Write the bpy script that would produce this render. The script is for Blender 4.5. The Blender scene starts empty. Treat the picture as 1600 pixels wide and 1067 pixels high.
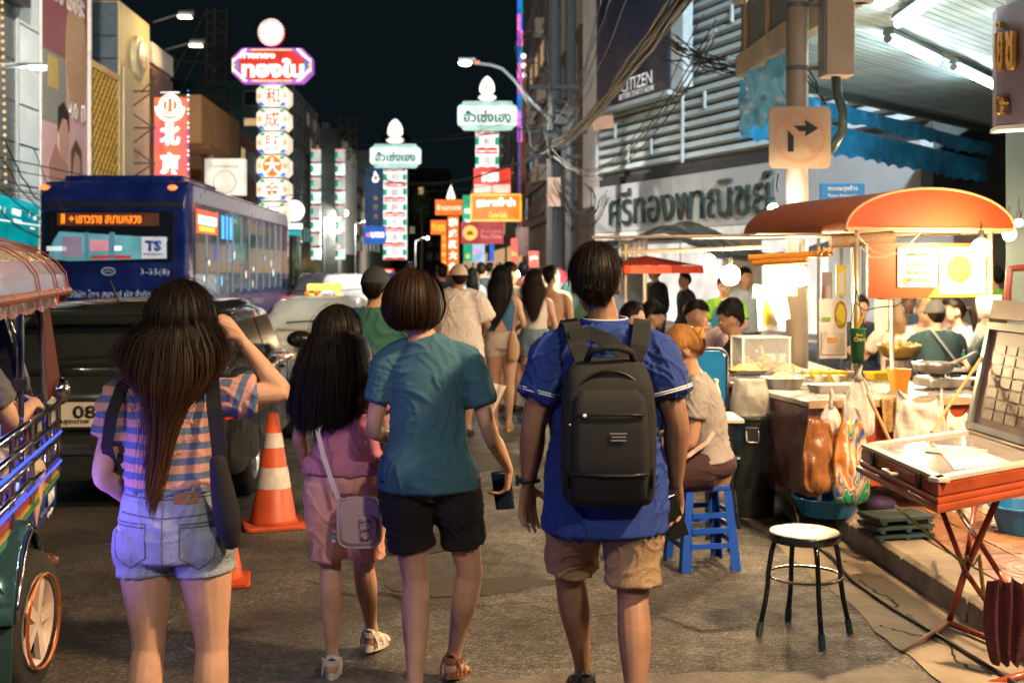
import bpy, bmesh, math, random
from mathutils import Vector, Matrix, noise
random.seed(7)
sc = bpy.context.scene
COL = sc.collection
V = Vector
PI = math.pi

# ---------------------------------------------------------------- camera, sky, exposure
EYE = 1.63
cam_d = bpy.data.cameras.new('camera'); cam = bpy.data.objects.new('camera', cam_d); COL.objects.link(cam)
cam.location = (0, 0, EYE); cam.rotation_euler = (PI/2, 0, 0)
cam_d.sensor_width = 36; cam_d.lens = 42.75; cam_d.shift_y = -0.074
cam_d.clip_start = 0.05; cam_d.clip_end = 3000
cam_d.dof.use_dof = True; cam_d.dof.focus_distance = 4.6; cam_d.dof.aperture_fstop = 4.0
sc.camera = cam
w = bpy.data.worlds.new('World'); sc.world = w; w.use_nodes = True
nt = w.node_tree; bg = nt.nodes['Background']
sky = nt.nodes.new('ShaderNodeTexSky'); sky.sky_type = 'NISHITA'; sky.sun_disc = False
sky.sun_elevation = math.radians(-4); sky.sun_rotation = math.radians(180); sky.air_density = 1
mixn = nt.nodes.new('ShaderNodeVectorMath'); mixn.operation = 'MULTIPLY_ADD'
nt.links.new(sky.outputs[0], mixn.inputs[0]); mixn.inputs[1].default_value = (.02, .03, .03)
mixn.inputs[2].default_value = (.0052, .0105, .0135)
nt.links.new(mixn.outputs[0], bg.inputs[0]); bg.inputs[1].default_value = 0.62
sc.view_settings.view_transform = 'Standard'; sc.view_settings.look = 'None'
sc.view_settings.gamma = 1; sc.view_settings.exposure = 0.0
try: sc.view_settings.use_curve_mapping = False
except Exception: pass
sc.render.engine = 'CYCLES'
sc.cycles.use_denoising = True
try: sc.cycles.denoiser = 'OPENIMAGEDENOISE'
except Exception: pass
sc.cycles.max_bounces = 6; sc.cycles.diffuse_bounces = 2; sc.cycles.glossy_bounces = 3
sc.cycles.transmission_bounces = 4; sc.cycles.transparent_max_bounces = 8
sc.cycles.sample_clamp_indirect = 3; sc.cycles.sample_clamp_direct = 0
sc.cycles.use_light_tree = True
sc.cycles.caustics_reflective = False; sc.cycles.caustics_refractive = False

def area_light(name, loc, target, power, size, col, spread=180):
    l = bpy.data.lights.new(name, 'AREA'); l.energy = power; l.shape = 'RECTANGLE'
    l.size = size[0]; l.size_y = size[1]; l.color = col; l.spread = math.radians(spread)
    o = bpy.data.objects.new(name, l); COL.objects.link(o); o.location = loc
    d = V(target) - V(loc); o.rotation_euler = d.to_track_quat('-Z', 'Y').to_euler()
    return o

# ---------------------------------------------------------------- helpers
F, CX, HY = 1900.0, 800.0, 415.0
def at(px, py, Y): return V(((px-CX)*Y/F, Y, EYE-(py-HY)*Y/F))
TH = .056
CT, ST = math.cos(TH), math.sin(TH)
def S(u, v, z=0): return V((u*CT - v*ST, u*ST + v*CT, z))          # street frame: u across, v along
UR, UV = V((CT, ST, 0)), V((-ST, CT, 0))
X, Yv, Z = V((1,0,0)), V((0,1,0)), V((0,0,1))

MC = {}
def mat(name, col, rough=.6, metal=0, nz=.15, nsc=5, bump=0, bsc=80, emit=0, ecol=None, trans=0, coat=0, stretch=None, alpha=1, ior=1.45, detail=3):
    if name in MC: return MC[name]
    m = bpy.data.materials.new(name); m.use_nodes = True; MC[name] = m
    t = m.node_tree; b = t.nodes['Principled BSDF']
    c = (*col, 1)
    b.inputs['Base Color'].default_value = c
    b.inputs['Roughness'].default_value = rough; b.inputs['Metallic'].default_value = metal
    b.inputs['Transmission Weight'].default_value = trans; b.inputs['Coat Weight'].default_value = coat
    b.inputs['Alpha'].default_value = alpha; b.inputs['IOR'].default_value = ior
    tc = t.nodes.new('ShaderNodeTexCoord'); mp = t.nodes.new('ShaderNodeMapping')
    t.links.new(tc.outputs['Object'], mp.inputs[0])
    if stretch: mp.inputs['Scale'].default_value = stretch
    if nz:
        n = t.nodes.new('ShaderNodeTexNoise'); n.inputs['Scale'].default_value = nsc; n.inputs['Detail'].default_value = detail
        t.links.new(mp.outputs[0], n.inputs[0])
        r = t.nodes.new('ShaderNodeMapRange'); r.inputs[1].default_value = .3; r.inputs[2].default_value = .7
        r.inputs[3].default_value = 1-nz; r.inputs[4].default_value = 1+nz
        t.links.new(n.outputs['Fac'], r.inputs[0])
        s = t.nodes.new('ShaderNodeVectorMath'); s.operation = 'SCALE'; s.inputs[0].default_value = col
        t.links.new(r.outputs[0], s.inputs['Scale']); t.links.new(s.outputs[0], b.inputs['Base Color'])
        r2 = t.nodes.new('ShaderNodeMapRange'); r2.inputs[1].default_value = .3; r2.inputs[2].default_value = .7
        r2.inputs[3].default_value = max(0, rough-nz*.4); r2.inputs[4].default_value = min(1, rough+nz*.4)
        t.links.new(n.outputs['Fac'], r2.inputs[0]); t.links.new(r2.outputs[0], b.inputs['Roughness'])
    if bump:
        n = t.nodes.new('ShaderNodeTexNoise'); n.inputs['Scale'].default_value = bsc; n.inputs['Detail'].default_value = 4
        t.links.new(mp.outputs[0], n.inputs[0])
        bp = t.nodes.new('ShaderNodeBump'); bp.inputs['Strength'].default_value = bump; bp.inputs['Distance'].default_value = .02
        t.links.new(n.outputs['Fac'], bp.inputs['Height']); t.links.new(bp.outputs[0], b.inputs['Normal'])
    if emit:
        b.inputs['Emission Color'].default_value = (*(ecol or col), 1); b.inputs['Emission Strength'].default_value = emit
    return m
def glow(name, col, s=1.0):
    if name in MC: return MC[name]
    m = mat(name, tuple(min(.8, c*.6) for c in col), .4, nz=0, emit=s, ecol=col)
    if s < 2:   # uneven tubes behind the lit faces
        t = m.node_tree; tc = t.nodes.new('ShaderNodeTexCoord'); n = t.nodes.new('ShaderNodeTexNoise'); n.inputs['Scale'].default_value = 2.2; n.inputs['Detail'].default_value = 2; t.links.new(tc.outputs['Object'], n.inputs[0])
        r = t.nodes.new('ShaderNodeMapRange'); r.inputs[1].default_value = .3; r.inputs[2].default_value = .7; r.inputs[3].default_value = s*.68; r.inputs[4].default_value = s*1.3
        t.links.new(n.outputs['Fac'], r.inputs[0]); t.links.new(r.outputs[0], t.nodes['Principled BSDF'].inputs['Emission Strength'])
    return m

class MB:
    def __init__(s): s.v = []; s.f = []
    def add(s, vs, fs):
        k = len(s.v); s.v += [tuple(a) for a in vs]; s.f += [tuple(i+k for i in q) for q in fs]; return s
    def hexa(s, p):   # 8 points: bottom 4 ccw, top 4
        return s.add(p, [(3,2,1,0),(4,5,6,7),(0,1,5,4),(1,2,6,5),(2,3,7,6),(3,0,4,7)])
    def box(s, x0, y0, z0, x1, y1, z1):
        return s.hexa([(x0,y0,z0),(x1,y0,z0),(x1,y1,z0),(x0,y1,z0),(x0,y0,z1),(x1,y0,z1),(x1,y1,z1),(x0,y1,z1)])
    def obox(s, c, R, U, N, w, h, d):   # centred box with own axes
        c = V(c); R = V(R)*w/2; U = V(U)*h/2; N = V(N)*d/2
        return s.hexa([c-R-N-U, c+R-N-U, c+R+N-U, c-R+N-U, c-R-N+U, c+R-N+U, c+R+N+U, c-R+N+U])
    def prism(s, pts, d):
        n = len(pts); d = V(d); a = [V(p) for p in pts]
        return s.add(a+[p+d for p in a], [tuple(range(n))[::-1], tuple(range(n, 2*n))]+[(i, (i+1)%n, n+(i+1)%n, n+i) for i in range(n)])
    def tube(s, pts, r, n=8, cap=True):
        pts = [V(p) for p in pts]; m = len(pts); rs = r if isinstance(r, (list, tuple)) else [r]*m
        t0 = (pts[1]-pts[0]).normalized(); ref = Z if abs(t0.z) < .9 else X
        u = (ref - t0*ref.dot(t0)).normalized(); k = len(s.v)
        for i, p in enumerate(pts):
            t = (pts[min(i+1, m-1)]-pts[max(i-1, 0)]).normalized()
            u = (u - t*u.dot(t)).normalized(); w_ = t.cross(u)
            for j in range(n):
                a = 2*PI*j/n; s.v.append(tuple(p+(u*math.cos(a)+w_*math.sin(a))*rs[i]))
        for i in range(m-1):
            for j in range(n):
                s.f.append((k+i*n+j, k+i*n+(j+1)%n, k+(i+1)*n+(j+1)%n, k+(i+1)*n+j))
        if cap: s.f.append(tuple(k+j for j in range(n))[::-1]); s.f.append(tuple(k+(m-1)*n+j for j in range(n)))
        return s
    def lathe(s, prof, c, n=20, ax=None, sx=1, sy=1, cap=True):   # prof [(r,z)]
        c = V(c); k = len(s.v); M = Matrix.Identity(3)
        if ax is not None: M = V(ax).normalized().to_track_quat('Z', 'Y').to_matrix()
        for r, z in prof:
            for j in range(n):
                a = 2*PI*j/n; s.v.append(tuple(c + M @ V((r*sx*math.cos(a), r*sy*math.sin(a), z))))
        m = len(prof)
        for i in range(m-1):
            for j in range(n): s.f.append((k+i*n+j, k+i*n+(j+1)%n, k+(i+1)*n+(j+1)%n, k+(i+1)*n+j))
        if cap: s.f.append(tuple(k+j for j in range(n))[::-1]); s.f.append(tuple(k+(m-1)*n+j for j in range(n)))
        return s
    def ball(s, c, r, n=12, M=None):
        rx, ry, rz = (r, r, r) if not isinstance(r, (tuple, list)) else r
        c = V(c); M = M or Matrix.Identity(3); k = len(s.v); m = max(4, n//2)
        s.v.append(tuple(c+M@V((0,0,-rz))))
        for i in range(1, m):
            e = -PI/2+PI*i/m
            for j in range(n):
                a = 2*PI*j/n; s.v.append(tuple(c+M@V((rx*math.cos(e)*math.cos(a), ry*math.cos(e)*math.sin(a), rz*math.sin(e)))))
        s.v.append(tuple(c+M@V((0,0,rz)))); last = len(s.v)-1
        for j in range(n): s.f.append((k, k+1+(j+1)%n, k+1+j))
        for i in range(m-2):
            for j in range(n):
                a = k+1+i*n; s.f.append((a+j, a+(j+1)%n, a+n+(j+1)%n, a+n+j))
        a = k+1+(m-2)*n
        for j in range(n): s.f.append((a+j, a+(j+1)%n, last))
        return s
    def loft(s, rings, cap=True, closed=True):
        k = len(s.v); n = len(rings[0])
        for r in rings: s.v += [tuple(p) for p in r]
        for i in range(len(rings)-1):
            for j in range(n if closed else n-1): s.f.append((k+i*n+j, k+i*n+(j+1)%n, k+(i+1)*n+(j+1)%n, k+(i+1)*n+j))
        if cap and closed: s.f.append(tuple(k+j for j in range(n))[::-1]); s.f.append(tuple(k+(len(rings)-1)*n+j for j in range(n)))
        return s
    def mesh(s, name, smooth=False):
        me = bpy.data.meshes.new(name); me.from_pydata(s.v, [], s.f); me.update()
        if smooth: me.polygons.foreach_set('use_smooth', [True]*len(me.polygons))
        return me
    def build(s, name, m=None, parent=None, local=False, smooth=False, bevel=0, seg=2, label=None, cat=None, group=None, kind=None, origin=None, sub=0, autos=False):
        if origin is None and parent is None and s.v and kind != 'structure':
            xs = [a[0] for a in s.v]; ys = [a[1] for a in s.v]; zs = [a[2] for a in s.v]
            origin = ((min(xs)+max(xs))/2, (min(ys)+max(ys))/2, min(zs))
        if origin is not None: s.v = [(a[0]-origin[0], a[1]-origin[1], a[2]-origin[2]) for a in s.v]
        me = s.mesh(name, smooth or bool(sub))
        return link(name, me, m, parent, local, bevel, seg, label, cat, group, kind, origin, sub, autos)

def link(name, me, m=None, parent=None, local=False, bevel=0, seg=2, label=None, cat=None, group=None, kind=None, origin=None, sub=0, autos=False):
    o = bpy.data.objects.new(name, me); COL.objects.link(o)
    if m: (me.materials.clear() if me.materials else None); me.materials.append(m)
    if origin is not None: o.location = origin
    if parent is not None: par(o, parent, local)
    if bevel:
        b = o.modifiers.new('bevel', 'BEVEL'); b.width = bevel; b.segments = seg; b.limit_method = 'ANGLE'; b.harden_normals = False
    if sub:
        b = o.modifiers.new('sub', 'SUBSURF'); b.levels = sub; b.render_levels = sub
    tag(o, label, cat, group, kind)
    return o
WM = {}
def par(o, parent, local=False):
    o.parent = parent
    if not local and parent.name in WM: o.matrix_parent_inverse = WM[parent.name].inverted()
def tag(o, label=None, cat=None, group=None, kind=None):
    if label: o['label'] = label
    if cat: o['category'] = cat
    if group: o['group'] = group
    if kind: o['kind'] = kind
    return o
def thing(name, label, cat, loc=(0,0,0), rz=0, group=None):
    o = bpy.data.objects.new(name, None); COL.objects.link(o); o.location = loc; o.rotation_euler = (0,0,rz)
    o.empty_display_size = .1
    tag(o, label, cat, group); WM[o.name] = Matrix.Translation(V(loc)) @ Matrix.Rotation(rz, 4, 'Z')
    return o
def kids(o): return [c for c in bpy.data.objects if c.parent == o]
def copy_tree(root, loc, rz=None, label=None, group=None, scale=None):
    ch = {}
    def rec(o, p):
        c = o.copy(); COL.objects.link(c)
        if p: c.parent = p
        for k in kids(o): rec(k, c)
        return c
    r = rec(root, None); r.location = loc
    if rz is not None: r.rotation_euler = (0,0,rz)
    if scale: r.scale = (scale,)*3
    if label: r['label'] = label
    if group: r['group'] = group
    return r

TMP = bpy.data.scenes.new('tmp')
def evalmesh(o):
    TMP.collection.objects.link(o); vl = TMP.view_layers[0]; vl.update()
    return bpy.data.meshes.new_from_object(o.evaluated_get(vl.depsgraph))
def text_mesh(body, wd, h, bold=0, ext=.004, shear=0, res=2):
    c = bpy.data.curves.new('t', 'FONT'); c.body = body; c.extrude = 0; c.offset = bold; c.resolution_u = res
    c.align_x = 'CENTER'; c.shear = shear; c.size = 1
    o = bpy.data.objects.new('t', c)
    me = evalmesh(o); bpy.data.objects.remove(o); bpy.data.curves.remove(c)
    xs = [a.co.x for a in me.vertices]; ys = [a.co.y for a in me.vertices]
    if not xs: return me
    x0, x1, y0, y1 = min(xs), max(xs), min(ys), max(ys)
    sx = wd/max(1e-6, x1-x0); sy = h/max(1e-6, y1-y0)
    for a in me.vertices: a.co = V(((a.co.x-(x0+x1)/2)*sx, (a.co.y-(y0+y1)/2)*sy, 0))
    if ext:
        bm = bmesh.new(); bm.from_mesh(me)
        r = bmesh.ops.extrude_face_region(bm, geom=bm.faces[:])
        for q in r['geom']:
            if isinstance(q, bmesh.types.BMVert): q.co.z += ext
        bm.to_mesh(me); bm.free()
    return me
def text(body, wd, h, c, R, U, m, parent, bold=.0, ext=.004, name='lettering', shear=0, local=False):
    me = text_mesh(body, wd, h, bold, ext, shear)
    R = V(R).normalized(); U = V(U).normalized(); N = R.cross(U); c = V(c)
    for a in me.vertices: a.co = c + R*a.co.x + U*a.co.y + N*a.co.z
    if ext >= .03:   # raised letters: one part per separate piece
        bm = bmesh.new(); bm.from_mesh(me); left = set(bm.faces)
        while left:
            st_ = [left.pop()]; comp = list(st_)
            while st_:
                for e_ in st_.pop().edges:
                    for f_ in e_.link_faces:
                        if f_ in left: left.discard(f_); st_.append(f_); comp.append(f_)
            ix = {}; b = MB()
            for f_ in comp: b.f.append(tuple(ix.setdefault(v_, len(ix)) for v_ in f_.verts))
            b.v = [tuple(v_.co) for v_ in ix]; b.build('letter', m, parent, local)
        bm.free(); return
    return link(name, me, m, parent, local)
def poly(cx, cz, pts, c, R, U): return [V(c)+V(R)*(a+cx)+V(U)*(b+cz) for a, b in pts]
def flat(pts2, c, R, U, m, parent, d=.004, name='print', local=False):
    R = V(R); U = V(U); N = R.cross(U)
    b = MB(); b.prism([V(c)+R*a+U*e for a, e in pts2], N*d)
    return b.build(name, m, parent, local)
def circ(x, z, r, n=20, rz=None): return [(x+r*math.cos(2*PI*i/n), z+(rz or r)*math.sin(2*PI*i/n)) for i in range(n)]
def rect(x0, z0, x1, z1): return [(x0,z0),(x1,z0),(x1,z1),(x0,z1)]
def sag(a, b, d, n=10, jit=0):
    a = V(a); b = V(b); out = []
    for i in range(n+1):
        t = i/n; p = a.lerp(b, t); p.z -= d*4*t*(1-t)
        if jit and 0 < i < n: p += V((random.uniform(-jit, jit), random.uniform(-jit, jit), random.uniform(-jit, jit)))
        out.append(p)
    return out
def smooth_chain(pts, k=4):
    """Catmull-Rom over tuples (Vector, a, b)"""
    out = []; n = len(pts)
    for i in range(n-1):
        p0, p1, p2, p3 = pts[max(i-1, 0)], pts[i], pts[i+1], pts[min(i+2, n-1)]
        for j in range(k):
            t = j/k
            def cr(a, b, c, d): return .5*((2*b)+(c-a)*t+(2*a-5*b+4*c-d)*t*t+(3*b-a-3*c+d)*t**3)
            out.append((cr(p0[0], p1[0], p2[0], p3[0]), cr(p0[1], p1[1], p2[1], p3[1]), cr(p0[2], p1[2], p2[2], p3[2])))
    out.append(pts[-1]); return out
def chain_mesh(mb, pts, lat=X, n=16, k=4, cap=.6):
    ch = smooth_chain([(V(p), a, b) for p, a, b in pts], k) if k > 1 else [(V(p), a, b) for p, a, b in pts]
    m = len(ch); lat = V(lat); rings = []
    for i, (p, a, b) in enumerate(ch):
        t = (ch[min(i+1, m-1)][0]-ch[max(i-1, 0)][0]).normalized()
        u = lat - t*lat.dot(t)
        u = u.normalized() if u.length > 1e-3 else (Yv - t*Yv.dot(t)).normalized()
        v_ = t.cross(u); rings.append([p+u*a*math.cos(2*PI*j/n)+v_*b*math.sin(2*PI*j/n) for j in range(n)])
    def capring(i, d):
        p, a, b = ch[i]; t = (ch[min(i+1, m-1)][0]-ch[max(i-1, 0)][0]).normalized()*d
        out = []
        for sc_, off in ((.8, .6), (.35, .93)):
            out.append([p+(q-p)*sc_+t*min(a, b)*off*cap for q in rings[i]])
        return out
    if cap: 
        e = capring(m-1, 1); s_ = capring(0, -1)
        rings = s_[::-1]+rings+e
    mb.loft(rings); return mb
def remesh(mb, voxel, smooth=4, fold=0, fscale=(6,6,3), seed=0, fn=None):
    me = mb.mesh('tmp'); o = bpy.data.objects.new('tmp', me)
    r = o.modifiers.new('r', 'REMESH'); r.mode = 'VOXEL'; r.voxel_size = voxel; r.use_smooth_shade = True
    if smooth:
        s = o.modifiers.new('s', 'SMOOTH'); s.factor = .6; s.iterations = smooth
    out = evalmesh(o)
    bpy.data.objects.remove(o); bpy.data.meshes.remove(me)
    if fold or fn:
        off = V((seed*7.3, seed*3.1, seed*5.7))
        nrm = [tuple(q.vector) for q in out.vertex_normals]; flat_ = []
        for a, nv in zip(out.vertices, nrm):
            c = a.co; d = 0
            if fold:
                wz = .08*noise.noise(V((c.x*4, c.y*4, c.z*4))+off)
                q1 = V((c.x*9+c.z*9+wz*60, c.y*6, (c.z-c.x)*3.5))+off; q2 = V((c.x*10-c.z*7+wz*60, c.y*7, (c.z+c.x)*4))-off
                r1 = max(0, 1-abs(noise.noise(q1))*5.5); r2 = max(0, 1-abs(noise.noise(q2))*6.5)
                d += fold*max(-.22, r1*r1*.75+r2*r2*.6-.25+.5*noise.noise(q1*.35))
            if fn: d += fn(c)
            flat_ += (c.x+nv[0]*d, c.y+nv[1]*d, c.z+nv[2]*d)
        out.vertices.foreach_set('co', flat_); out.update()
    out.polygons.foreach_set('use_smooth', [True]*len(out.polygons))
    return out
LW = dict(br=400, bl=200, side=6000, left=2600, kerb=1150)
# ---------------------------------------------------------------- people
SKIN = {
 'light': mat('skin_light', (.50,.29,.195), .62, nz=.11, nsc=16, detail=8, bump=.07, bsc=110),
 'tan': mat('skin_tan', (.39,.215,.135), .62, nz=.11, nsc=16, detail=8, bump=.07, bsc=110),
 'brown': mat('skin_brown', (.25,.13,.08), .62, nz=.13, nsc=16, detail=8, bump=.07, bsc=110)}
for m_ in SKIN.values():
    b_ = m_.node_tree.nodes['Principled BSDF']; b_.inputs['Subsurface Weight'].default_value = .12
    b_.inputs['Subsurface Radius'].default_value = (.02,.008,.004)
EYEW = mat('eye_white', (.7,.68,.65), .2, nz=0); EYED = mat('eye_dark', (.02,.012,.01), .15, nz=0)
LIP = mat('lips', (.33,.11,.09), .4, nz=0)
def hair_mat(name, root, tip, zr=None):
    m = bpy.data.materials.new(name); m.use_nodes = True; t = m.node_tree; b = t.nodes['Principled BSDF']
    tc = t.nodes.new('ShaderNodeTexCoord'); mp = t.nodes.new('ShaderNodeMapping'); mp.inputs['Scale'].default_value = (70,70,3)
    t.links.new(tc.outputs['Object'], mp.inputs[0])
    n = t.nodes.new('ShaderNodeTexNoise'); n.inputs['Scale'].default_value = 1.5; t.links.new(mp.outputs[0], n.inputs[0])
    mx = t.nodes.new('ShaderNodeMix'); mx.data_type = 'RGBA'
    mx.inputs['A'].default_value = (*root, 1); mx.inputs['B'].default_value = (*tip, 1)
    if zr:
        sp = t.nodes.new('ShaderNodeSeparateXYZ'); t.links.new(tc.outputs['Object'], sp.inputs[0])
        r = t.nodes.new('ShaderNodeMapRange'); r.inputs[1].default_value = zr[1]; r.inputs[2].default_value = zr[0]
        t.links.new(sp.outputs['Z'], r.inputs[0])
        a = t.nodes.new('ShaderNodeMath'); a.operation = 'MULTIPLY'; t.links.new(r.outputs[0], a.inputs[0]); t.links.new(n.outputs['Fac'], a.inputs[1])
        a2 = t.nodes.new('ShaderNodeMath'); a2.operation = 'MULTIPLY'; a2.inputs[1].default_value = 1.6; a2.use_clamp = True
        t.links.new(a.outputs[0], a2.inputs[0]); t.links.new(a2.outputs[0], mx.inputs['Factor'])
    else: t.links.new(n.outputs['Fac'], mx.inputs['Factor'])
    t.links.new(mx.outputs['Result'], b.inputs['Base Color'])
    b.inputs['Roughness'].default_value = .5; b.inputs['Specular IOR Level'].default_value = .13
    bp = t.nodes.new('ShaderNodeBump'); bp.inputs['Strength'].default_value = .5; bp.inputs['Distance'].default_value = .004
    t.links.new(n.outputs['Fac'], bp.inputs['Height']); t.links.new(bp.outputs[0], b.inputs['Normal'])
    return m
HBLACK = hair_mat('hair_black', (.004,.0035,.0035), (.014,.009,.007))
HBROWN = hair_mat('hair_dark_brown', (.007,.004,.003), (.035,.016,.008))

from mathutils.bvhtree import BVHTree
def projector(root, part, off=.002):
    o = [q for q in kids(root) if q.name.split('.')[0] == part][0]; t = BVHTree.FromPolygons([v.co for v in o.data.vertices], [p.vertices for p in o.data.polygons])
    def f(x_, z_, dx=0):
        h = t.ray_cast(V((x_, -1, z_)), Yv); return (h[0]+V((0,-off,0))) if h[0] else None
    return f
def surf_line(root, part, pts, r_, m, name):
    f = projector(root, part, r_*.3); out = []
    for (x0, z0), (x1, z1) in zip(pts, pts[1:]):
        n = max(2, int(math.hypot(x1-x0, z1-z0)/.012)); out += [f(x0+(x1-x0)*i/n, z0+(z1-z0)*i/n) for i in range(n)]
    out.append(f(*pts[-1])); out = [p for p in out if p is not None]
    if len(out) > 2: MB().tube(out, r_, 5).build(name, m, root, True, smooth=True)
def hand_chains(wr, d, side, curl=.35, S=1, thumb_fwd=1, lat=None):
    """wrist, finger direction d, lateral axis = across the knuckles. returns list of (pts, lat)"""
    d = V(d).normalized(); lat = V(lat or (0,1,0)); lat = (lat-d*lat.dot(d)).normalized()   # towards thumb
    pn = d.cross(lat)*side; pn.normalize()                                                  # palm direction (curl side)
    out = [([(wr, .026*S, .02*S), (wr+d*.03*S, .032*S, .017*S), (wr+d*.075*S+lat*.002, .039*S, .0145*S), (wr+d*.092*S, .036*S, .012*S)], lat)]
    L = (.040,.046,.043,.034)
    for i in range(4):
        off = (.027, .009, -.010, -.027)[i]*S
        p = wr+d*(.078*S)+lat*off; dd = d.copy(); pts = [(p, .0092*S, .0088*S)]
        dd = (dd+lat*(off*3)).normalized()
        for j, l in enumerate((1.0,.66,.5)):
            a = curl*(.8+.5*j)*(1+.12*i)
            dd = (dd*math.cos(a)+pn*math.sin(a)).normalized()
            p = p+dd*L[i]*l*S*1.05; pts.append((p, (.0088-.0009*j)*S, (.0086-.0009*j)*S))
        out.append((pts, lat))
    p = wr+d*.022*S+lat*.024*S; td = (d*.6+lat*.75+pn*.35*thumb_fwd).normalized()
    pts = [(p-lat*.008*S, .014*S, .013*S), (p+td*.038*S, .0115*S, .011*S)]
    td2 = (td*.75+d*.55+pn*(.3+curl*.4)).normalized(); pts += [(pts[-1][0]+td2*.03*S, .0098*S, .0092*S), (pts[-1][0]+td2*.054*S, .0082*S, .0078*S)]
    out.append((pts, lat))
    return out

def head_mesh(mb, hc, R, S, face=True, ears=True):
    e = lambda p, r, n=20: mb.ball(hc+R@(V(p)*S), tuple(a*S for a in r), n, R)
    e((0,-.008,.01), (.077,.098,.102), 28); e((0,.028,-.052), (.06,.066,.066)); e((0,.062,-.093), (.027,.024,.02))
    e((0,.02,-.03), (.068,.072,.06))
    if face:
        e((0,.098,-.028), (.0115,.022,.013), 12); e((0,.088,-.008), (.009,.014,.03), 12)
        e((0,.076,.022), (.052,.018,.012), 14); e((-.036,.072,-.03), (.02,.018,.016), 12); e((.036,.072,-.03), (.02,.018,.016), 12)
        e((0,.086,-.062), (.023,.012,.012), 12)
    if ears:
        for s in (-1, 1):
            e((s*.079,-.008,-.018), (.009,.02,.032), 12); e((s*.077,0,-.03), (.01,.012,.018), 10)

def hairpath(phi, sp, hc, R, S, t_out=0, endj=0):
    """list of points from crown to tip for azimuth phi (0=back)"""
    a = abs(phi)
    fr = sp.get('front', 40); sd = sp.get('side', 0); bk = sp.get('back', -45)
    def lerp(x, y, t): return x+(y-x)*max(0, min(1, t))
    if a < 1.15: el = lerp(bk, sp.get('sidebk', sd), (a-.55)/.6)
    elif a < 1.9: el = lerp(sp.get('sidebk', sd), sd, (a-1.15)/.3)
    else: el = lerp(sd, fr, (a-1.9)/.35)
    el += endj*57*.08
    rx, ry, rz = .079*S, .102*S, .106*S
    th = sp.get('thick', .012)*S; thl = sp.get('thicklow', sp.get('thick', .012))*S
    pts = []; n = 12; top = 88 - 3*math.sin(phi*3)
    for i in range(n+1):
        e_ = math.radians(top+(el-top)*i/n); k = i/n
        t = (th*(1-k)+thl*k)*(1 if k < .8 or sp.get('hang') else 1-.35*(k-.8)/.2) + t_out*(.5+.5*k)
        ce, se = math.cos(e_), math.sin(e_)
        p = V((math.sin(phi)*(rx+t)*ce, -math.cos(phi)*(ry+t)*ce-.008*S, (rz+t)*se+.01*S))
        pts.append(hc+R@p)
    hg = sp.get('hang')
    if hg and a < sp.get('hang_phi', 1.75):
        p0 = pts[-1].copy(); loc0 = p0-hc; m = 14; ez = sp['end']*S*(1 if not sp.get('taper') else 1)
        ln = (p0.z-(hc.z+ez))
        ln *= 1-sp.get('ragged', .12)*(a/1.75)**2 + endj*.06
        for i in range(1, m+1):
            k = i/m
            env = hg; j = 0
            while j < len(env)-2 and env[j+1][0] < k: j += 1
            k0, w0, d0 = env[j]; k1, w1, d1 = env[j+1]; q = (k-k0)/(k1-k0)
            q = max(0, min(1, q)); wx = w0+(w1-w0)*q; dy = d0+(d1-d0)*q
            sx = sp.get('sx', 0)*k*k
            p = V((loc0.x*wx+sx+t_out*math.sin(phi), loc0.y*(1-.35*k)+dy*S-t_out*math.cos(phi), 0)); p.z = -ln*k + loc0.z
            pts.append(hc+p)
    return pts
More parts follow.
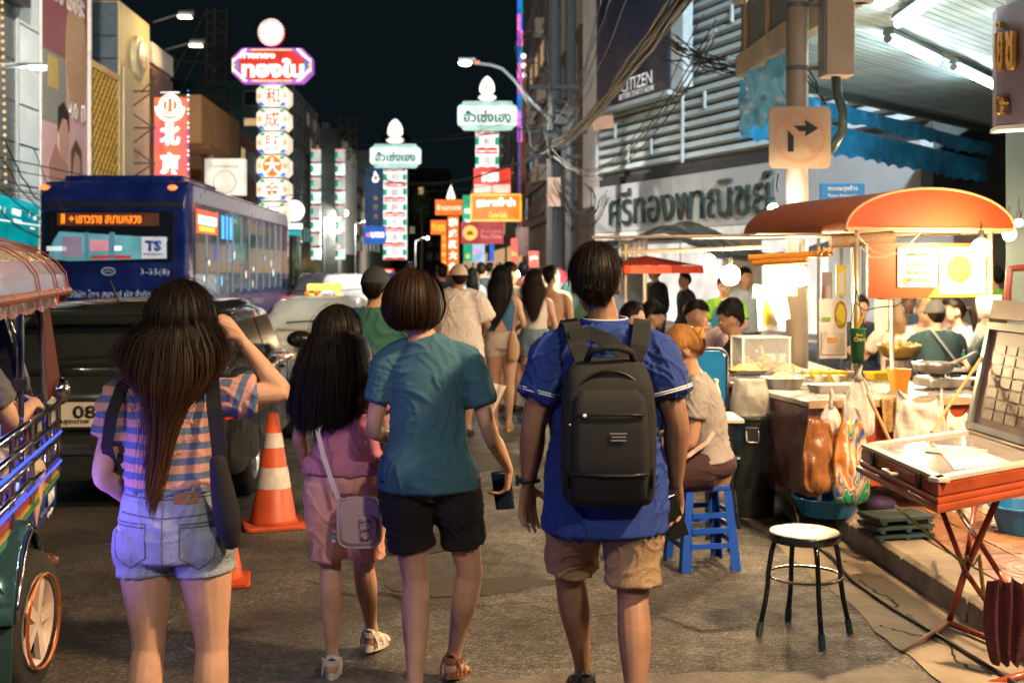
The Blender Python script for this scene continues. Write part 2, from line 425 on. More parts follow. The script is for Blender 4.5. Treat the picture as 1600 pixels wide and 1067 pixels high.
def make_hair(parent, hc, R, S, sp, seed=0, nstr=1500, name='hair', near=False):
    rnd = random.Random(seed); mb = MB(); nphi = 72
    rings = []
    for j in range(nphi):
        phi = -PI+2*PI*j/nphi
        o = (.0022*math.sin(phi*23+seed)+.0012*math.sin(phi*41+2*seed))*S
        rings.append(hairpath(phi, sp, hc, R, S, o, .4*math.sin(phi*17+seed)))
    # pad to equal length
    L = max(len(r) for r in rings)
    rings = [r+[r[-1]+(r[-2]-r[-1])*.01*(q+1) for q in range(L-len(r))] if len(r) < L else r for r in rings]
    k = len(mb.v)
    for r in rings: mb.v += [tuple(p) for p in r]
    for j in range(nphi):
        if sp.get('hang'):
            pa = -PI+2*PI*j/nphi; hp = sp.get('hang_phi', 1.75)
            lim = 12 if (abs(pa) >= hp or abs(pa+2*PI/nphi) >= hp) else L-1
        else: lim = L-1
        for i in range(lim): mb.f.append((k+j*L+i, k+((j+1)%nphi)*L+i, k+((j+1)%nphi)*L+i+1, k+j*L+i+1))
    # inner closing layer: strands
    for q in range(nstr):
        phi = rnd.uniform(-PI, PI)
        o = abs(rnd.gauss(0, 1))*sp.get('fuzz', .004)*S*(2 if rnd.random() < .05 else 1)
        pts = hairpath(phi+rnd.uniform(-.03, .03), sp, hc, R, S, o, rnd.gauss(0, .9))
        if len(pts) > 13 and rnd.random() < .5: pts = pts[rnd.randint(0, 6):]
        tw = rnd.uniform(-.006, .006)*S; pts = [p+V((tw*math.sin(i*.5+phi*5), tw*math.cos(i*.4), 0)) for i, p in enumerate(pts)]
        wd = sp.get('sw', .0016)*S*rnd.uniform(.35, 1.15); n = len(pts)
        if sp.get('spiky') and rnd.random() < sp['spiky']:
            e = pts[-1]; dirn = (pts[-1]-pts[-2]).normalized(); out = (e-hc).normalized()
            cut = rnd.randint(2, n-1); pts = pts[:cut+1]; e = pts[-1]; out = (e-hc).normalized(); dirn = (pts[-1]-pts[-2]).normalized()
            pts.append(e+(dirn*.6+out*.5+V((rnd.uniform(-.3,.3),)*3)).normalized()*rnd.uniform(.01,.024)*S); n = len(pts)
        kk = len(mb.v)
        for i, p in enumerate(pts):
            t = (pts[min(i+1, n-1)]-pts[max(i-1, 0)]).normalized(); rad = (p-hc); rad.z *= .2; rad = rad.normalized() if rad.length > 1e-4 else Yv
            sd_ = t.cross(rad); sd_ = sd_.normalized() if sd_.length > 1e-4 else X
            ww = wd*(1 if i < n-2 else (.6 if i == n-2 else .15))
            mb.v += [tuple(p-sd_*ww), tuple(p+sd_*ww+rad*.0006)]
        for i in range(n-1): mb.f.append((kk+2*i, kk+2*i+1, kk+2*i+3, kk+2*i+2))
    return mb.build(name, sp.get('mat', HBLACK), parent, local=True, smooth=True)

HAIRS = {
 'short': dict(front=30, side=8, sidebk=-14, back=-50, thick=.022, thicklow=.008, fuzz=.005, spiky=.45, sw=.0022),
 'buzz': dict(front=35, side=8, sidebk=-15, back=-48, thick=.006, thicklow=.003, fuzz=.001, sw=.0015),
 'bob': dict(front=10, side=-20, sidebk=-48, back=-55, thick=.036, thicklow=.042, fuzz=.005, sw=.002),
 'long': dict(front=38, side=0, sidebk=0, back=-5, thick=.014, thicklow=.016, hang=[(0,1,0),(.3,1.15,-.05),(1,.95,-.07)], end=-.52, sw=.002, fuzz=.006),
}

def person(label, loc, yaw, H=1.7, wide=1.0, pose=None, skin='tan', top=None, bottom=None, hair='short', look=(0,0), face=False,
           voxel=.008, shoes=None, group=None, seed=0, gender='m', hands=True, sit=False, nstr=900, cap=None, legs=True, extra=None, curl=.35):
    root = thing('person', label, 'person', loc, yaw, group)
    Sx = H/1.70; P = dict(pelvis=(0,0,.94), waist=(0,.0,1.07), chest=(0,.005,1.25), sho=(0,-.01,1.37), neck=(0,0,1.435), head=(0,.018,1.575),
        shL=(-.178,-.01,1.35), elL=(-.225,-.03,1.10), wrL=(-.235,.03,.86), shR=(.178,-.01,1.35), elR=(.225,-.03,1.10), wrR=(.235,.03,.86),
        hipL=(-.085,0,.90), knL=(-.095,.02,.49), anL=(-.10,-.03,.09), hipR=(.085,0,.90), knR=(.095,.02,.49), anR=(.10,-.03,.09))
    P = {k: V(p)*Sx for k, p in P.items()}
    if gender == 'f':
        for k in ('shL','shR'): P[k].x *= .88
    for k, p in (pose or {}).items():
        if isinstance(p, tuple) and len(p) == 3 and k in P: P[k] = V(p)
    pose = pose or {}
    g = Sx*wide; f_ = gender == 'f'
    wa = (.122 if f_ else .140); hp = (.168 if f_ else .160); cb = .142 if f_ else .160
    spine = [(P['pelvis']-(P['waist']-P['pelvis']).normalized()*.09*Sx, .12*g, .095*g), (P['pelvis'], hp*g, .118*g), (P['waist'], wa*g, .095*g),
             (P['chest'], cb*g, .112*g), (P['sho'], (.135 if f_ else .15)*g, .078*g), (P['neck'], .062*g, .058*g)]
    mb = MB(); chain_mesh(mb, spine, n=20)
    R = Matrix.Rotation(look[0], 3, 'Z') @ Matrix.Rotation(-look[1], 3, 'X')
    hc = P['head']; chain_mesh(mb, [(P['neck']-V((0,0,.03)), .058*g, .055*g), (P['neck']+(hc-P['neck'])*.35, .052*Sx, .054*Sx), (hc-V((0,.01,.03))*Sx, .055*Sx, .06*Sx)], n=14)
    head_mesh(mb, hc, R, Sx, face=True, ears=True)
    for s in 'LR':
        sg = -1 if s == 'L' else 1
        sh, el, wr = P['sh'+s], P['el'+s], P['wr'+s]; am = (.86 if f_ else 1.0)*g*pose.get('arms', 1)
        chain_mesh(mb, [(P['neck']-V((0,0,.02))+V((sg*.02,0,0)), .045*am, .045*am), (sh.lerp(P['neck'], .45)-V((0,0,.012)), .045*am, .05*am), (sh, .052*am, .054*am)], n=12)
        mid = sh.lerp(el, .45); fo = el.lerp(wr, .28); dd = (wr-el).normalized()
        chain_mesh(mb, [(sh+V((-sg*.03*g,0,.0)), .05*am, .05*am), (sh+(el-sh)*.12, .056*am, .055*am), (mid, .047*am, .048*am), (el, .038*am, .039*am), (fo, .041*am, .040*am), (el.lerp(wr, .65), .033*am, .032*am), (wr, .025*am, .021*am)], lat=(0,1,0), n=12)
        if hands:
            hd = pose.get('hand'+s, tuple((dd*.8+V((0,.1,-.3))).normalized()))
            lat_ = pose.get('thumb'+s, (0,1,0))
            for pts, lt in hand_chains(wr, V(hd), pose.get('palm'+s, -sg), pose.get('curl'+s, curl), Sx*(.92 if f_ else 1), lat=lat_):
                chain_mesh(mb, pts, lat=lt, n=8, k=3)
        if legs:
            h, kn, an = P['hip'+s], P['kn'+s], P['an'+s]; lg = (1.0 if f_ else 1.0)*g
            chain_mesh(mb, [(h+V((0,0,.03)), .092*lg, .095*lg), (h+(kn-h)*.15, .092*lg, .098*lg), (h.lerp(kn, .5), .078*lg, .08*lg), (h.lerp(kn, .85), .058*lg, .06*lg), (kn, .054*lg, .057*lg)], n=14)
            bk = V((0,-.012,0))*Sx
            chain_mesh(mb, [(kn, .052*lg, .055*lg), (kn.lerp(an, .3)+bk, .056*lg, .06*lg), (kn.lerp(an, .6)+bk*.5, .043*lg, .046*lg), (kn.lerp(an, .88), .031*lg, .036*lg), (an, .033*lg, .038*lg), (an-V((0,0,.03)), .033*lg, .04*lg)], n=14)
            fd = V(pose.get('foot'+s, (sg*.12,1,-.0))).normalized(); lat2 = fd.cross(Z)
            chain_mesh(mb, [(an-fd*.045*Sx-V((0,0,.045*Sx)), .03*Sx, .03*Sx), (an-V((0,0,.045*Sx)), .033*Sx, .035*Sx), (an+fd*.07*Sx-V((0,0,.055*Sx)), .04*Sx, .026*Sx), (an+fd*.14*Sx-V((0,0,.068*Sx)), .042*Sx, .017*Sx), (an+fd*.17*Sx-V((0,0,.07*Sx)), .034*Sx, .013*Sx)], lat=lat2, n=12)
    me = remesh(mb, voxel, 3 if voxel < .007 else 2)
    link('body', me, SKIN[skin], root, True)
    sp = [(p, a, b) for p, a, b in spine]
    def sp_at(t):      # t in 0..1 pelvisbottom..neck
        ch = smooth_chain(sp, 8); i = t*(len(ch)-1); k = int(i); k2 = min(k+1, len(ch)-1); q = i-k
        return ch[k][0].lerp(ch[k2][0], q), ch[k][1]*(1-q)+ch[k2][1]*q, ch[k][2]*(1-q)+ch[k2][2]*q
    ztop = P['neck'].z
    cv = max(voxel, .006)
    if top:   # dict(mat, hem(z drop m below pelvis, real), sleeve frac, loose, kind)
        b = MB(); lo = top.get('loose', .014)*g; hem = top.get('hem', -.05); kind = top.get('kind', 'tee')
        up = (P['waist']-P['pelvis']).normalized(); rings = []
        pb = P['pelvis']+up*hem
        if hem < .02: rings.append((pb, (hp+.010)*g+lo*1.5+.012, .124*g+lo*1.5+.014)); rings.append((P['pelvis']+up*max(.0, hem+.05), (hp+.008)*g+lo*1.4+.008, .122*g+lo*1.3+.01))
        t0 = .34 if hem < .02 else min(.6, .2+hem*1.6)
        topt = {'tee': .955, 'crop': .72, 'tank': .80, 'cami': .66}[kind]
        ts = [t0+(topt-t0)*i/5 for i in range(6)]
        for i, t in enumerate(ts):
            p, a, bb = sp_at(t); ease = lo*(1.4 if .2 < t < .55 else 1.0)
            if kind == 'tee' and t > .82: a, bb, ease = a*.98, bb, lo*.6
            rings.append((p, a+ease+(.012*g if .2 < t < .5 and not top.get('fit') else 0), bb+ease))
        chain_mesh(b, rings, n=24, cap=.15)
        if kind == 'tee':
            for s in 'LR':
                sg = -1 if s == 'L' else 1; sh, el, wr = P['sh'+s], P['el'+s], P['wr'+s]; fr = top.get('sleeve', .6); am = (.88 if f_ else 1)*g
                q = [(P['neck']-V((-sg*.04*Sx,0,.038*Sx)), .036*am+lo*.4, .05*am+lo*.4), (sh.lerp(P['neck'], .5)-V((0,0,.016*Sx)), .04*am+lo*.5, .056*am+lo*.5), (sh.lerp(P['neck'], .12)-V((0,0,.006*Sx)), .05*am+lo*.7, .058*am+lo*.7), (sh.lerp(el, .1), .057*am+lo*.8, .06*am+lo*.9)]
                if fr <= 1: q += [(sh.lerp(el, fr*.5), .058*am+lo, .06*am+lo), (sh.lerp(el, fr), .058*am+lo*1.2, .058*am+lo*1.3)]
                else: q += [(sh.lerp(el, .5), .052*am+lo, .054*am+lo), (el, .046*am+lo, .046*am+lo), (el.lerp(wr, fr-1), .04*am+lo, .036*am+lo)]
                chain_mesh(b, q, lat=(0,1,0), n=14, cap=.2)
        me = remesh(b, cv, 3, fold=top.get('fold', .006)*(1 if kind == 'tee' else .5), fscale=(7,7,4), seed=seed)
        o = link(top.get('name', 'shirt'), me, top['mat'], root, True)
    if bottom:   # dict(mat, leg frac, loose, kind)
        b = MB(); lo = bottom.get('loose', .016)*g; kind = bottom.get('kind', 'shorts'); up = (P['waist']-P['pelvis']).normalized()
        hi = bottom.get('high', .07)
        if not sit:
            rings = [(P['pelvis']-up*(.085+bottom.get('crotch', 0))*Sx, .152*g+lo*.5, .120*g+lo*.6), (P['pelvis']-up*.02, hp*g+lo*.8, .122*g+lo), (P['pelvis']+up*hi*.6, (hp-.01)*g+lo*.6, .112*g+lo*.6), (P['pelvis']+up*hi, (hp-.022)*g+lo*.4, .105*g+lo*.4)]
        else:
            rings = [(P['pelvis']-up*.05*Sx, .165*g, .12*g), (P['pelvis'], hp*g+lo, .122*g+lo), (P['pelvis']+up*hi, (hp-.02)*g+lo*.6, .108*g+lo*.4)]
        chain_mesh(b, rings, n=24, cap=.15)
        for s in 'LR':
            h, kn, an = P['hip'+s], P['kn'+s], P['an'+s]; fr = bottom.get('leg', .6)
            pr = lambda r: r*g+lo
            if fr <= 1:
                q = [(h+V((0,0,.02)), pr(.088), pr(.1)), (h.lerp(kn, fr*.4), pr(.094), pr(.1)), (h.lerp(kn, fr*.75), pr(.09-.02*fr), pr(.092-.02*fr)), (h.lerp(kn, fr), pr(.094-.02*fr), pr(.096-.02*fr))]
            else: q = [(h+V((0,0,.02)), pr(.088), pr(.1)), (h.lerp(kn, .5), pr(.08), pr(.082)), (kn, pr(.06), pr(.062)), (kn.lerp(an, .5), pr(.05), pr(.055)), (kn.lerp(an, fr-1), pr(.04), pr(.042))]
            chain_mesh(b, q, n=18, cap=.12)
        me = remesh(b, cv, 3, fold=bottom.get('fold', .006), fscale=(8,8,5), seed=seed+3, fn=bottom.get('fn'))
        link(bottom.get('name', 'shorts'), me, bottom['mat'], root, True)
    if shoes and legs:
        for s in 'LR':
            sg = -1 if s == 'L' else 1
            an = P['an'+s]; fd = V(pose.get('foot'+s, (sg*.12,1,0))).normalized(); lt = fd.cross(Z).normalized(); up2 = lt.cross(fd); dn = -up2
            b = MB(); base = an+dn*.078*Sx; kind = shoes.get('kind', 'shoe')
            L0, L1 = -.07*Sx, .19*Sx
            def outl(k): 
                out = []
                for a in range(20):
                    th = 2*PI*a/20; y = math.cos(th); x_ = math.sin(th); ln = (L1-L0)/2; c = (L1+L0)/2
                    out.append(base+fd*(c+y*ln*k)+lt*x_*(.040+.008*y)*Sx*k)
                return out
            o1 = outl(1); tk = shoes.get('sole', .022)
            b.loft([[p-up2*tk*.5 for p in o1], [p+up2*tk*.5 for p in outl(.98)]])
            so = b.build('sole', shoes.get('solemat', shoes['mat']), root, True, bevel=.003)
            b = MB()
            if kind == 'shoe':
                chain_mesh(b, [(base+fd*-.055*Sx+up2*.03*Sx, .034*Sx, .035*Sx), (base+fd*0+up2*.04*Sx, .038*Sx, .045*Sx), (base+fd*.07*Sx+up2*.03*Sx, .042*Sx, .034*Sx), (base+fd*.13*Sx+up2*.02*Sx, .043*Sx, .024*Sx), (base+fd*.175*Sx+up2*.018*Sx, .033*Sx, .018*Sx)], lat=lt, n=14)
                b.build('shoe_upper', shoes['mat'], root, True, smooth=True)
            else:
                for yy, hh, rr in ((.12, .028, .012), (.055, .05, .012)) + (((-.02, .085, .010),) if kind == 'sandal' else ()):
                    arc = [base+fd*(yy+(-.03 if (yy < 0) else 0)*math.sin(PI*q/8))*Sx+lt*math.cos(PI*q/8)*.044*Sx+up2*(.008+math.sin(PI*q/8)*hh)*Sx for q in range(9)]
                    bb = MB(); k = 0
                    for i in range(8):
                        a, c = arc[i], arc[i+1]; u = (fd*.8+up2*(.2 if yy > 0 else .6)).normalized()*rr*Sx
                        n_ = (c-a).cross(u).normalized()*.0025
                        bb.hexa([a-u-n_, a+u-n_, c+u-n_, c-u-n_, a-u+n_, a+u+n_, c+u+n_, c-u+n_])
                    bb.build('strap', shoes['mat'], root, True, smooth=False)
                if kind == 'sandal':   # heel strap
                    arc = [base+fd*(.0-math.sin(PI*q/10)*.062)*Sx+lt*math.cos(PI*q/10)*.042*Sx+up2*.062*Sx for q in range(11)]
                    bb = MB()
                    for i in range(10):
                        a, c = arc[i], arc[i+1]; u = up2*.012*Sx; n_ = (c-a).cross(u).normalized()*.0025
                        bb.hexa([a-u-n_, a+u-n_, c+u-n_, c-u-n_, a-u+n_, a+u+n_, c+u+n_, c-u+n_])
                    bb.build('strap', shoes['mat'], root, True)
    if hair:
        hs = dict(HAIRS[hair]) if isinstance(hair, str) else {**HAIRS[hair['base']], **hair}
        make_hair(root, hc, R, Sx, hs, seed, nstr)
    if face:
        for s in (-1, 1):
            MB().ball(hc+R@(V((s*.031,.083,-.004))*Sx), (.013*Sx,.008*Sx,.0065*Sx), 10, R).build('eye', EYEW, root, True, smooth=True)
            MB().ball(hc+R@(V((s*.031,.0895,-.004))*Sx), (.0062*Sx,.004*Sx,.006*Sx), 10, R).build('iris', EYED, root, True, smooth=True)
            MB().ball(hc+R@(V((s*.032,.091,.019))*Sx), (.018*Sx,.005*Sx,.0035*Sx), 8, R).build('eyebrow', HBLACK, root, True, smooth=True)
        MB().ball(hc+R@(V((0,.096,-.061))*Sx), (.022*Sx,.005*Sx,.0065*Sx), 10, R).build('lips', LIP, root, True, smooth=True)
    if cap:
        b = MB(); rows = []
        for i in range(9):
            e = math.radians(90-i*11.0); ring = []
            for j in range(28):
                a = 2*PI*j/28; rx, ry, rz = .094*Sx, .116*Sx, .126*Sx
                z_ = rz*math.sin(e)+.008
                if i == 8: z_ = .012-(.012*math.cos(a))
                ring.append(hc+R@(V((rx*math.cos(e)*math.sin(a), ry*math.cos(e)*math.cos(a)-.006, z_))))
            rows.append(ring)
        b.loft(rows); b.build('cap', cap['mat'], root, True, smooth=True)
        fw = cap.get('dir', 1); b = MB(); top_, bot = [], []
        for j in range(13):
            a = PI*j/12; p = V((.078*math.cos(a), fw*(.085+.075*math.sin(a)), .03-.012*abs(math.cos(a))))*Sx
            top_.append(hc+R@p)
        b.prism(top_, R@V((0,0,-.005))); b.build('cap_visor', cap.get('visor', cap['mat']), root, True)
        MB().ball(hc+R@(V((0,-.006,.136))*Sx), .008, 8).build('cap_button', cap['mat'], root, True, smooth=True)
    return root, P, R, hc
# ---------------------------------------------------------------- ground
def asphalt():
    m = bpy.data.materials.new('asphalt'); m.use_nodes = True; t = m.node_tree; b = t.nodes['Principled BSDF']
    tc = t.nodes.new('ShaderNodeTexCoord')
    def no(s, d=3):
        n = t.nodes.new('ShaderNodeTexNoise'); n.inputs['Scale'].default_value = s; n.inputs['Detail'].default_value = d
        t.links.new(tc.outputs['Object'], n.inputs[0]); return n
    vo = t.nodes.new('ShaderNodeTexVoronoi'); vo.inputs['Scale'].default_value = 105; t.links.new(tc.outputs['Object'], vo.inputs[0])
    sp = t.nodes.new('ShaderNodeSeparateColor'); t.links.new(vo.outputs['Color'], sp.inputs[0])
    cr = t.nodes.new('ShaderNodeValToRGB'); e = cr.color_ramp.elements
    e[0].position = .25; e[0].color = (.042,.040,.037,1); e[1].position = 1; e[1].color = (.21,.195,.17,1)
    x = e.new(.72); x.color = (.084,.077,.068,1)
    t.links.new(sp.outputs[0], cr.inputs[0])
    big = no(1.3, 7); r = t.nodes.new('ShaderNodeMapRange'); r.inputs[1].default_value = .38; r.inputs[2].default_value = .64; r.inputs[3].default_value = .5; r.inputs[4].default_value = 1.35
    t.links.new(big.outputs['Fac'], r.inputs[0])
    s = t.nodes.new('ShaderNodeVectorMath'); s.operation = 'SCALE'; t.links.new(cr.outputs[0], s.inputs[0]); t.links.new(r.outputs[0], s.inputs['Scale'])
    t.links.new(s.outputs[0], b.inputs['Base Color'])
    r2 = t.nodes.new('ShaderNodeMapRange'); r2.inputs[1].default_value = .3; r2.inputs[2].default_value = .75; r2.inputs[3].default_value = .42; r2.inputs[4].default_value = .85
    t.links.new(no(7).outputs['Fac'], r2.inputs[0]); t.links.new(r2.outputs[0], b.inputs['Roughness'])
    bp = t.nodes.new('ShaderNodeBump'); bp.inputs['Strength'].default_value = .9; bp.inputs['Distance'].default_value = .006; bp.invert = True
    t.links.new(vo.outputs['Distance'], bp.inputs['Height'])
    bp2 = t.nodes.new('ShaderNodeBump'); bp2.inputs['Strength'].default_value = .4; bp2.inputs['Distance'].default_value = .02
    t.links.new(no(14, 4).outputs['Fac'], bp2.inputs['Height']); t.links.new(bp.outputs[0], bp2.inputs['Normal'])
    t.links.new(bp2.outputs[0], b.inputs['Normal'])
    return m
ASPH = asphalt()
CONC = mat('gutter_concrete', (.23,.19,.14), .75, nz=.35, nsc=3, bump=.5, bsc=22, detail=6)
CONC2 = mat('kerb_concrete', (.26,.22,.17), .7, nz=.4, nsc=5, bump=.5, bsc=30, detail=6)
MB().add([S(-160,-60,0), S(160,-60,0), S(160,700,0), S(-160,700,0)], [(0,1,2,3)]).build('ground', mat('ground_dark', (.05,.047,.043), .8), kind='structure')
b = MB(); n = 1
b.add([S(-12,-30,.004), S(2.4,-30,.004), S(2.4,420,.004), S(-12,420,.004)], [(0,1,2,3)])
b.add([S(2.4,9.7,.004), S(60,9.7,.004), S(60,33,.004), S(2.4,33,.004)], [(0,1,2,3)])
b.build('road', ASPH, kind='structure')
# worn stop line at the bottom of the picture
PAINT = mat('worn_road_paint', (.12,.11,.095), .7, nz=.45, nsc=9, bump=.5, bsc=60, detail=6)
rnd = random.Random(5)
tp = [S(-2.6+.11*i, 4.80+rnd.uniform(-.02,.02), .008) for i in range(42)]; bt = [S(-2.6+.11*i, 4.50+rnd.uniform(-.02,.02), .008) for i in range(42)]
b = MB(); b.add(tp+bt, [(42+i, 43+i, i+1, i) for i in range(41)]); b.build('road_marking', PAINT, kind='structure')
# gutter sheet with a ragged edge
L_, R_ = [], []
for i in range(60):
    v = 3.2+i*.11; edge = 1.93+.05*noise.noise(V((v*2, 0, 0)))+.02*noise.noise(V((v*9, 3, 0)))-(.16*max(0, v-8.4))
    L_.append(S(edge, v, .010)); R_.append(S(2.4, v, .010))
b = MB(); b.add(L_+R_, [(i, 60+i, 61+i, i+1) for i in range(59)]); b.build('gutter_path', CONC, kind='structure')
# crack lines in the gutter
CRK = mat('crack_dark', (.012,.01,.008), .9, nz=0)
crks = MB()
for pts in ([(480,905),(560,930),(600,925),(700,950),(820,940),(900,965),(1010,955),(1100,985),(1190,975)], [(880,740),(930,760),(960,800),(1000,815)], [(1345,905),(1370,925),(1395,935),(1405,955),(1430,965)], [(1375,975),(1400,985),(1440,992),(1485,1010),(1490,1030),(1520,1045),(1560,1055)], [(1290,860),(1305,872),(1330,880)]):
    q = [at(a, c, 1900*(EYE-.012)/(c-HY)) for a, c in pts]; fine = []
    for i in range(len(q)-1):
        for j in range(4): p = q[i].lerp(q[i+1], j/4); p += V((random.uniform(-.012,.012), random.uniform(-.012,.012), 0)); fine.append(p)
    for i in range(len(fine)-1):
        a, c = fine[i], fine[i+1]; sd = (c-a).cross(Z).normalized()*.006*random.uniform(.5, 1.5)
        crks.add([a-sd, c-sd, c+sd, a+sd], [(0,1,2,3)])
crks.build('cracks', CRK, kind='structure')
PT = mat('asphalt_patch', (.055,.048,.041), .8, nz=.3, nsc=20, bump=.6, bsc=90, detail=6)
for px_, py_, w_, d_, a_ in ((740,915,.8,.35,.2), (700,720,1.4,1.2,.05), (980,760,.6,.9,.1)):
    c_ = at(px_, py_, 1900*(EYE-.008)/(py_-HY)); rn_ = random.Random(px_); MB().add([V((c_.x+(w_/2*math.cos(t)*1.1*(1+.3*rn_.uniform(-1,1))), c_.y+d_/2*math.sin(t)*(1+.12*rn_.uniform(-1,1))+a_*math.cos(t)*w_/2, .0075)) for t in [2*PI*i/26 for i in range(26)]], [tuple(range(26))]).build('road_patch', PT, kind='structure')
mh = MB(); c_ = at(640, 850, 1900*EYE/435); mh.lathe([(.30,.007),(.30,.013),(.27,.013),(.27,.010),(0,.010)], V((c_.x,c_.y,0)), 32); mh.build('manhole_cover', mat('cast_iron', (.05,.045,.04), .45, metal=.6, nz=.3, bump=.6, bsc=30), kind='structure')
# pavement base, kerb stones, tiles
pav = thing('sidewalk', 'raised pavement with orange patterned tiles on the right', 'pavement', S(2.37,0)); del pav['category']; del pav['label']; pav['kind'] = 'structure'
b = MB(); b.hexa([S(2.62,-6,0), S(12,-6,0), S(12,9.2,0), S(2.62,9.2,0), S(2.62,-6,.118), S(12,-6,.118), S(12,9.2,.118), S(2.62,9.2,.118)])
b.build('pavement_base', mat('mortar', (.10,.08,.06), .9), pav)
rnd = random.Random(2)
for i in range(13):
    v0 = -1.0+i*.8; v1 = v0+.79; e = rnd.uniform(-.006,.006)
    b = MB(); q = [(2.37,0),(2.62,0),(2.62,.135),(2.395,.135),(2.37,.115)]
    b.loft([[S(u, v0+.004, z+e*(z>0)) for u, z in q], [S(u, v1, z+e*(z>0)) for u, z in q]])
    b.build('kerb_stone', CONC2, pav, bevel=.006)
# curved kerb corner
for i in range(5):
    a0, a1 = PI+i*-.31, PI-(i+1)*.31+.01
    b = MB(); q = [(.85,0),(.60,0),(.60,.135),(.825,.135),(.85,.115)]
    c0 = S(3.22, 9.4)
    b.loft([[c0+V((math.cos(a+TH)*r, math.sin(a+TH)*r, z)) for r, z in q] for a in (a0, a1)])
    b.build('kerb_stone', CONC2, pav, bevel=.006)
TIL = [mat('pavement_tile_%d' % i, c, .38, nz=.3, nsc=12, bump=.35, bsc=25, detail=5) for i, c in enumerate([(.34,.17,.09), (.30,.15,.08), (.37,.20,.11), (.27,.14,.085)])]
tmesh = {}
for iu in range(9):
    for iv in range(14):
        u0 = 2.64+iu*.31; v0 = 3.7+iv*.31
        if u0+.3 < 12:
            k = (iu+iv) % 2
            if k not in tmesh:
                b = MB(); b.box(-.15,-.15,0,.15,.15,.012)
                for r in (.05,.11,.17,.23):      # raised arcs of the stamped fan pattern
                    pts = [(-.15+r*math.cos(a), -.15+r*math.sin(a)) for a in [PI/2*q/7 for q in range(8)]]
                    for q in range(7):
                        (x0, y0), (x1, y1) = pts[q], pts[q+1]
                        d = V((x1-x0, y1-y0, 0)).normalized().cross(Z)*.012
                        b.hexa([(x0-d.x,y0-d.y,.010),(x0+d.x,y0+d.y,.010),(x1+d.x,y1+d.y,.010),(x1-d.x,y1-d.y,.010),(x0-d.x*.7,y0-d.y*.7,.015),(x0+d.x*.7,y0+d.y*.7,.015),(x1+d.x*.7,y1+d.y*.7,.015),(x1-d.x*.7,y1-d.y*.7,.015)])
                tmesh[k] = b.mesh('tile')
            me = tmesh[k]
            o = bpy.data.objects.new('tile', me); COL.objects.link(o)
            if not me.materials: me.materials.append(TIL[0])
            o.location = S(u0+.15, v0+.15, .119+rnd.uniform(-.0015,.0015)); o.rotation_euler = (rnd.uniform(-.006,.006), rnd.uniform(-.006,.006), TH+PI/2*rnd.choice((0, 0, 1) if k else (2, 2, 3)))
            o.parent = pav; o.matrix_parent_inverse = WM[pav.name].inverted()
            o.material_slots[0].link = 'OBJECT'; o.material_slots[0].material = rnd.choice(TIL)
# far and left pavements
for u0, u1, v0, v1 in ((2.4,12,33.5,420), (-14,-9.2,-10,420)):
    b = MB(); b.hexa([S(u0,v0,0), S(u1,v0,0), S(u1,v1,0), S(u0,v1,0), S(u0,v0,.13), S(u1,v0,.13), S(u1,v1,.13), S(u0,v1,.13)])
    b.build('sidewalk', CONC2, kind='structure')

# ---------------------------------------------------------------- buildings
def sbox(u0, u1, v0, v1, z0, z1, m, name='wall', parent=None, **k):
    return MB().hexa([S(u0,v0,z0), S(u1,v0,z0), S(u1,v1,z0), S(u0,v1,z0), S(u0,v0,z1), S(u1,v0,z1), S(u1,v1,z1), S(u0,v1,z1)]).build(name, m, parent, **k)
WGL = mat('dark_window_glass', (.02,.03,.035), .12, nz=.2, nsc=.5)
FRM = mat('window_frame_grey', (.16,.17,.17), .5)
LITW = [glow('lit_window_warm', (1,.62,.28), .55), glow('lit_window_cool', (.45,.85,.9), .35), glow('lit_window_dim', (.9,.7,.45), .2)]
def windows(parent, side, u, v0, v1, z0, z1, nv, nz_, lit=.15, rnd=random.Random(3), fw=.7, fh=.62):
    """windows on a street-facing wall: side=+1 faces +u (left row of houses), -1 faces -u"""
    dv = (v1-v0)/nv; dz = (z1-z0)/nz_; N = UR*side
    for i in range(nv):
        for j in range(nz_):
            c = S(u, v0+dv*(i+.5), z0+dz*(j+.5)); R = UV*side; w_, h_ = dv*fw, dz*fh
            f = MB()
            for s in (-1, 1): f.obox(c+R*s*w_/2+N*.03, R, Z, N, .07, h_+.07, .09); f.obox(c+Z*s*h_/2+N*.03, R, Z, N, w_, .07, .088)
            f.obox(c+N*.02, R, Z, N, .05, h_, .06)
            fo = f.build('window', FRM, parent)
            g = MB(); g.obox(c+N*.012, R, Z, N, w_-.04, h_-.04, .02); g.build('pane', rnd.choice(LITW) if rnd.random() < lit else WGL, fo)
def front_windows(parent, u0, u1, v, z0, z1, nu, nz_, lit=.15, rnd=random.Random(4), fw=.6, fh=.55):
    du = (u1-u0)/nu; dz = (z1-z0)/nz_; N = -UV
    for i in range(nu):
        for j in range(nz_):
            c = S(u0+du*(i+.5), v, z0+dz*(j+.5)); w_, h_ = du*fw, dz*fh; f = MB()
            for s in (-1, 1): f.obox(c+UR*s*w_/2+N*.03, UR, Z, N, .08, h_+.08, .09); f.obox(c+Z*s*h_/2+N*.03, UR, Z, N, w_, .08, .088)
            fo = f.build('window', FRM, parent)
            MB().obox(c+N*.012, UR, Z, N, w_-.04, h_-.04, .02).build('pane', rnd.choice(LITW) if rnd.random() < lit else WGL, fo)
def building(label, u0, u1, v0, v1, z1, m, name='building', z0=0, inset=0):
    r = thing(name, label, 'building', S((u0+u1)/2, (v0+v1)/2)); sbox(u0, u1, v0, v1, z0, z1, m, 'wall', r)
    return r
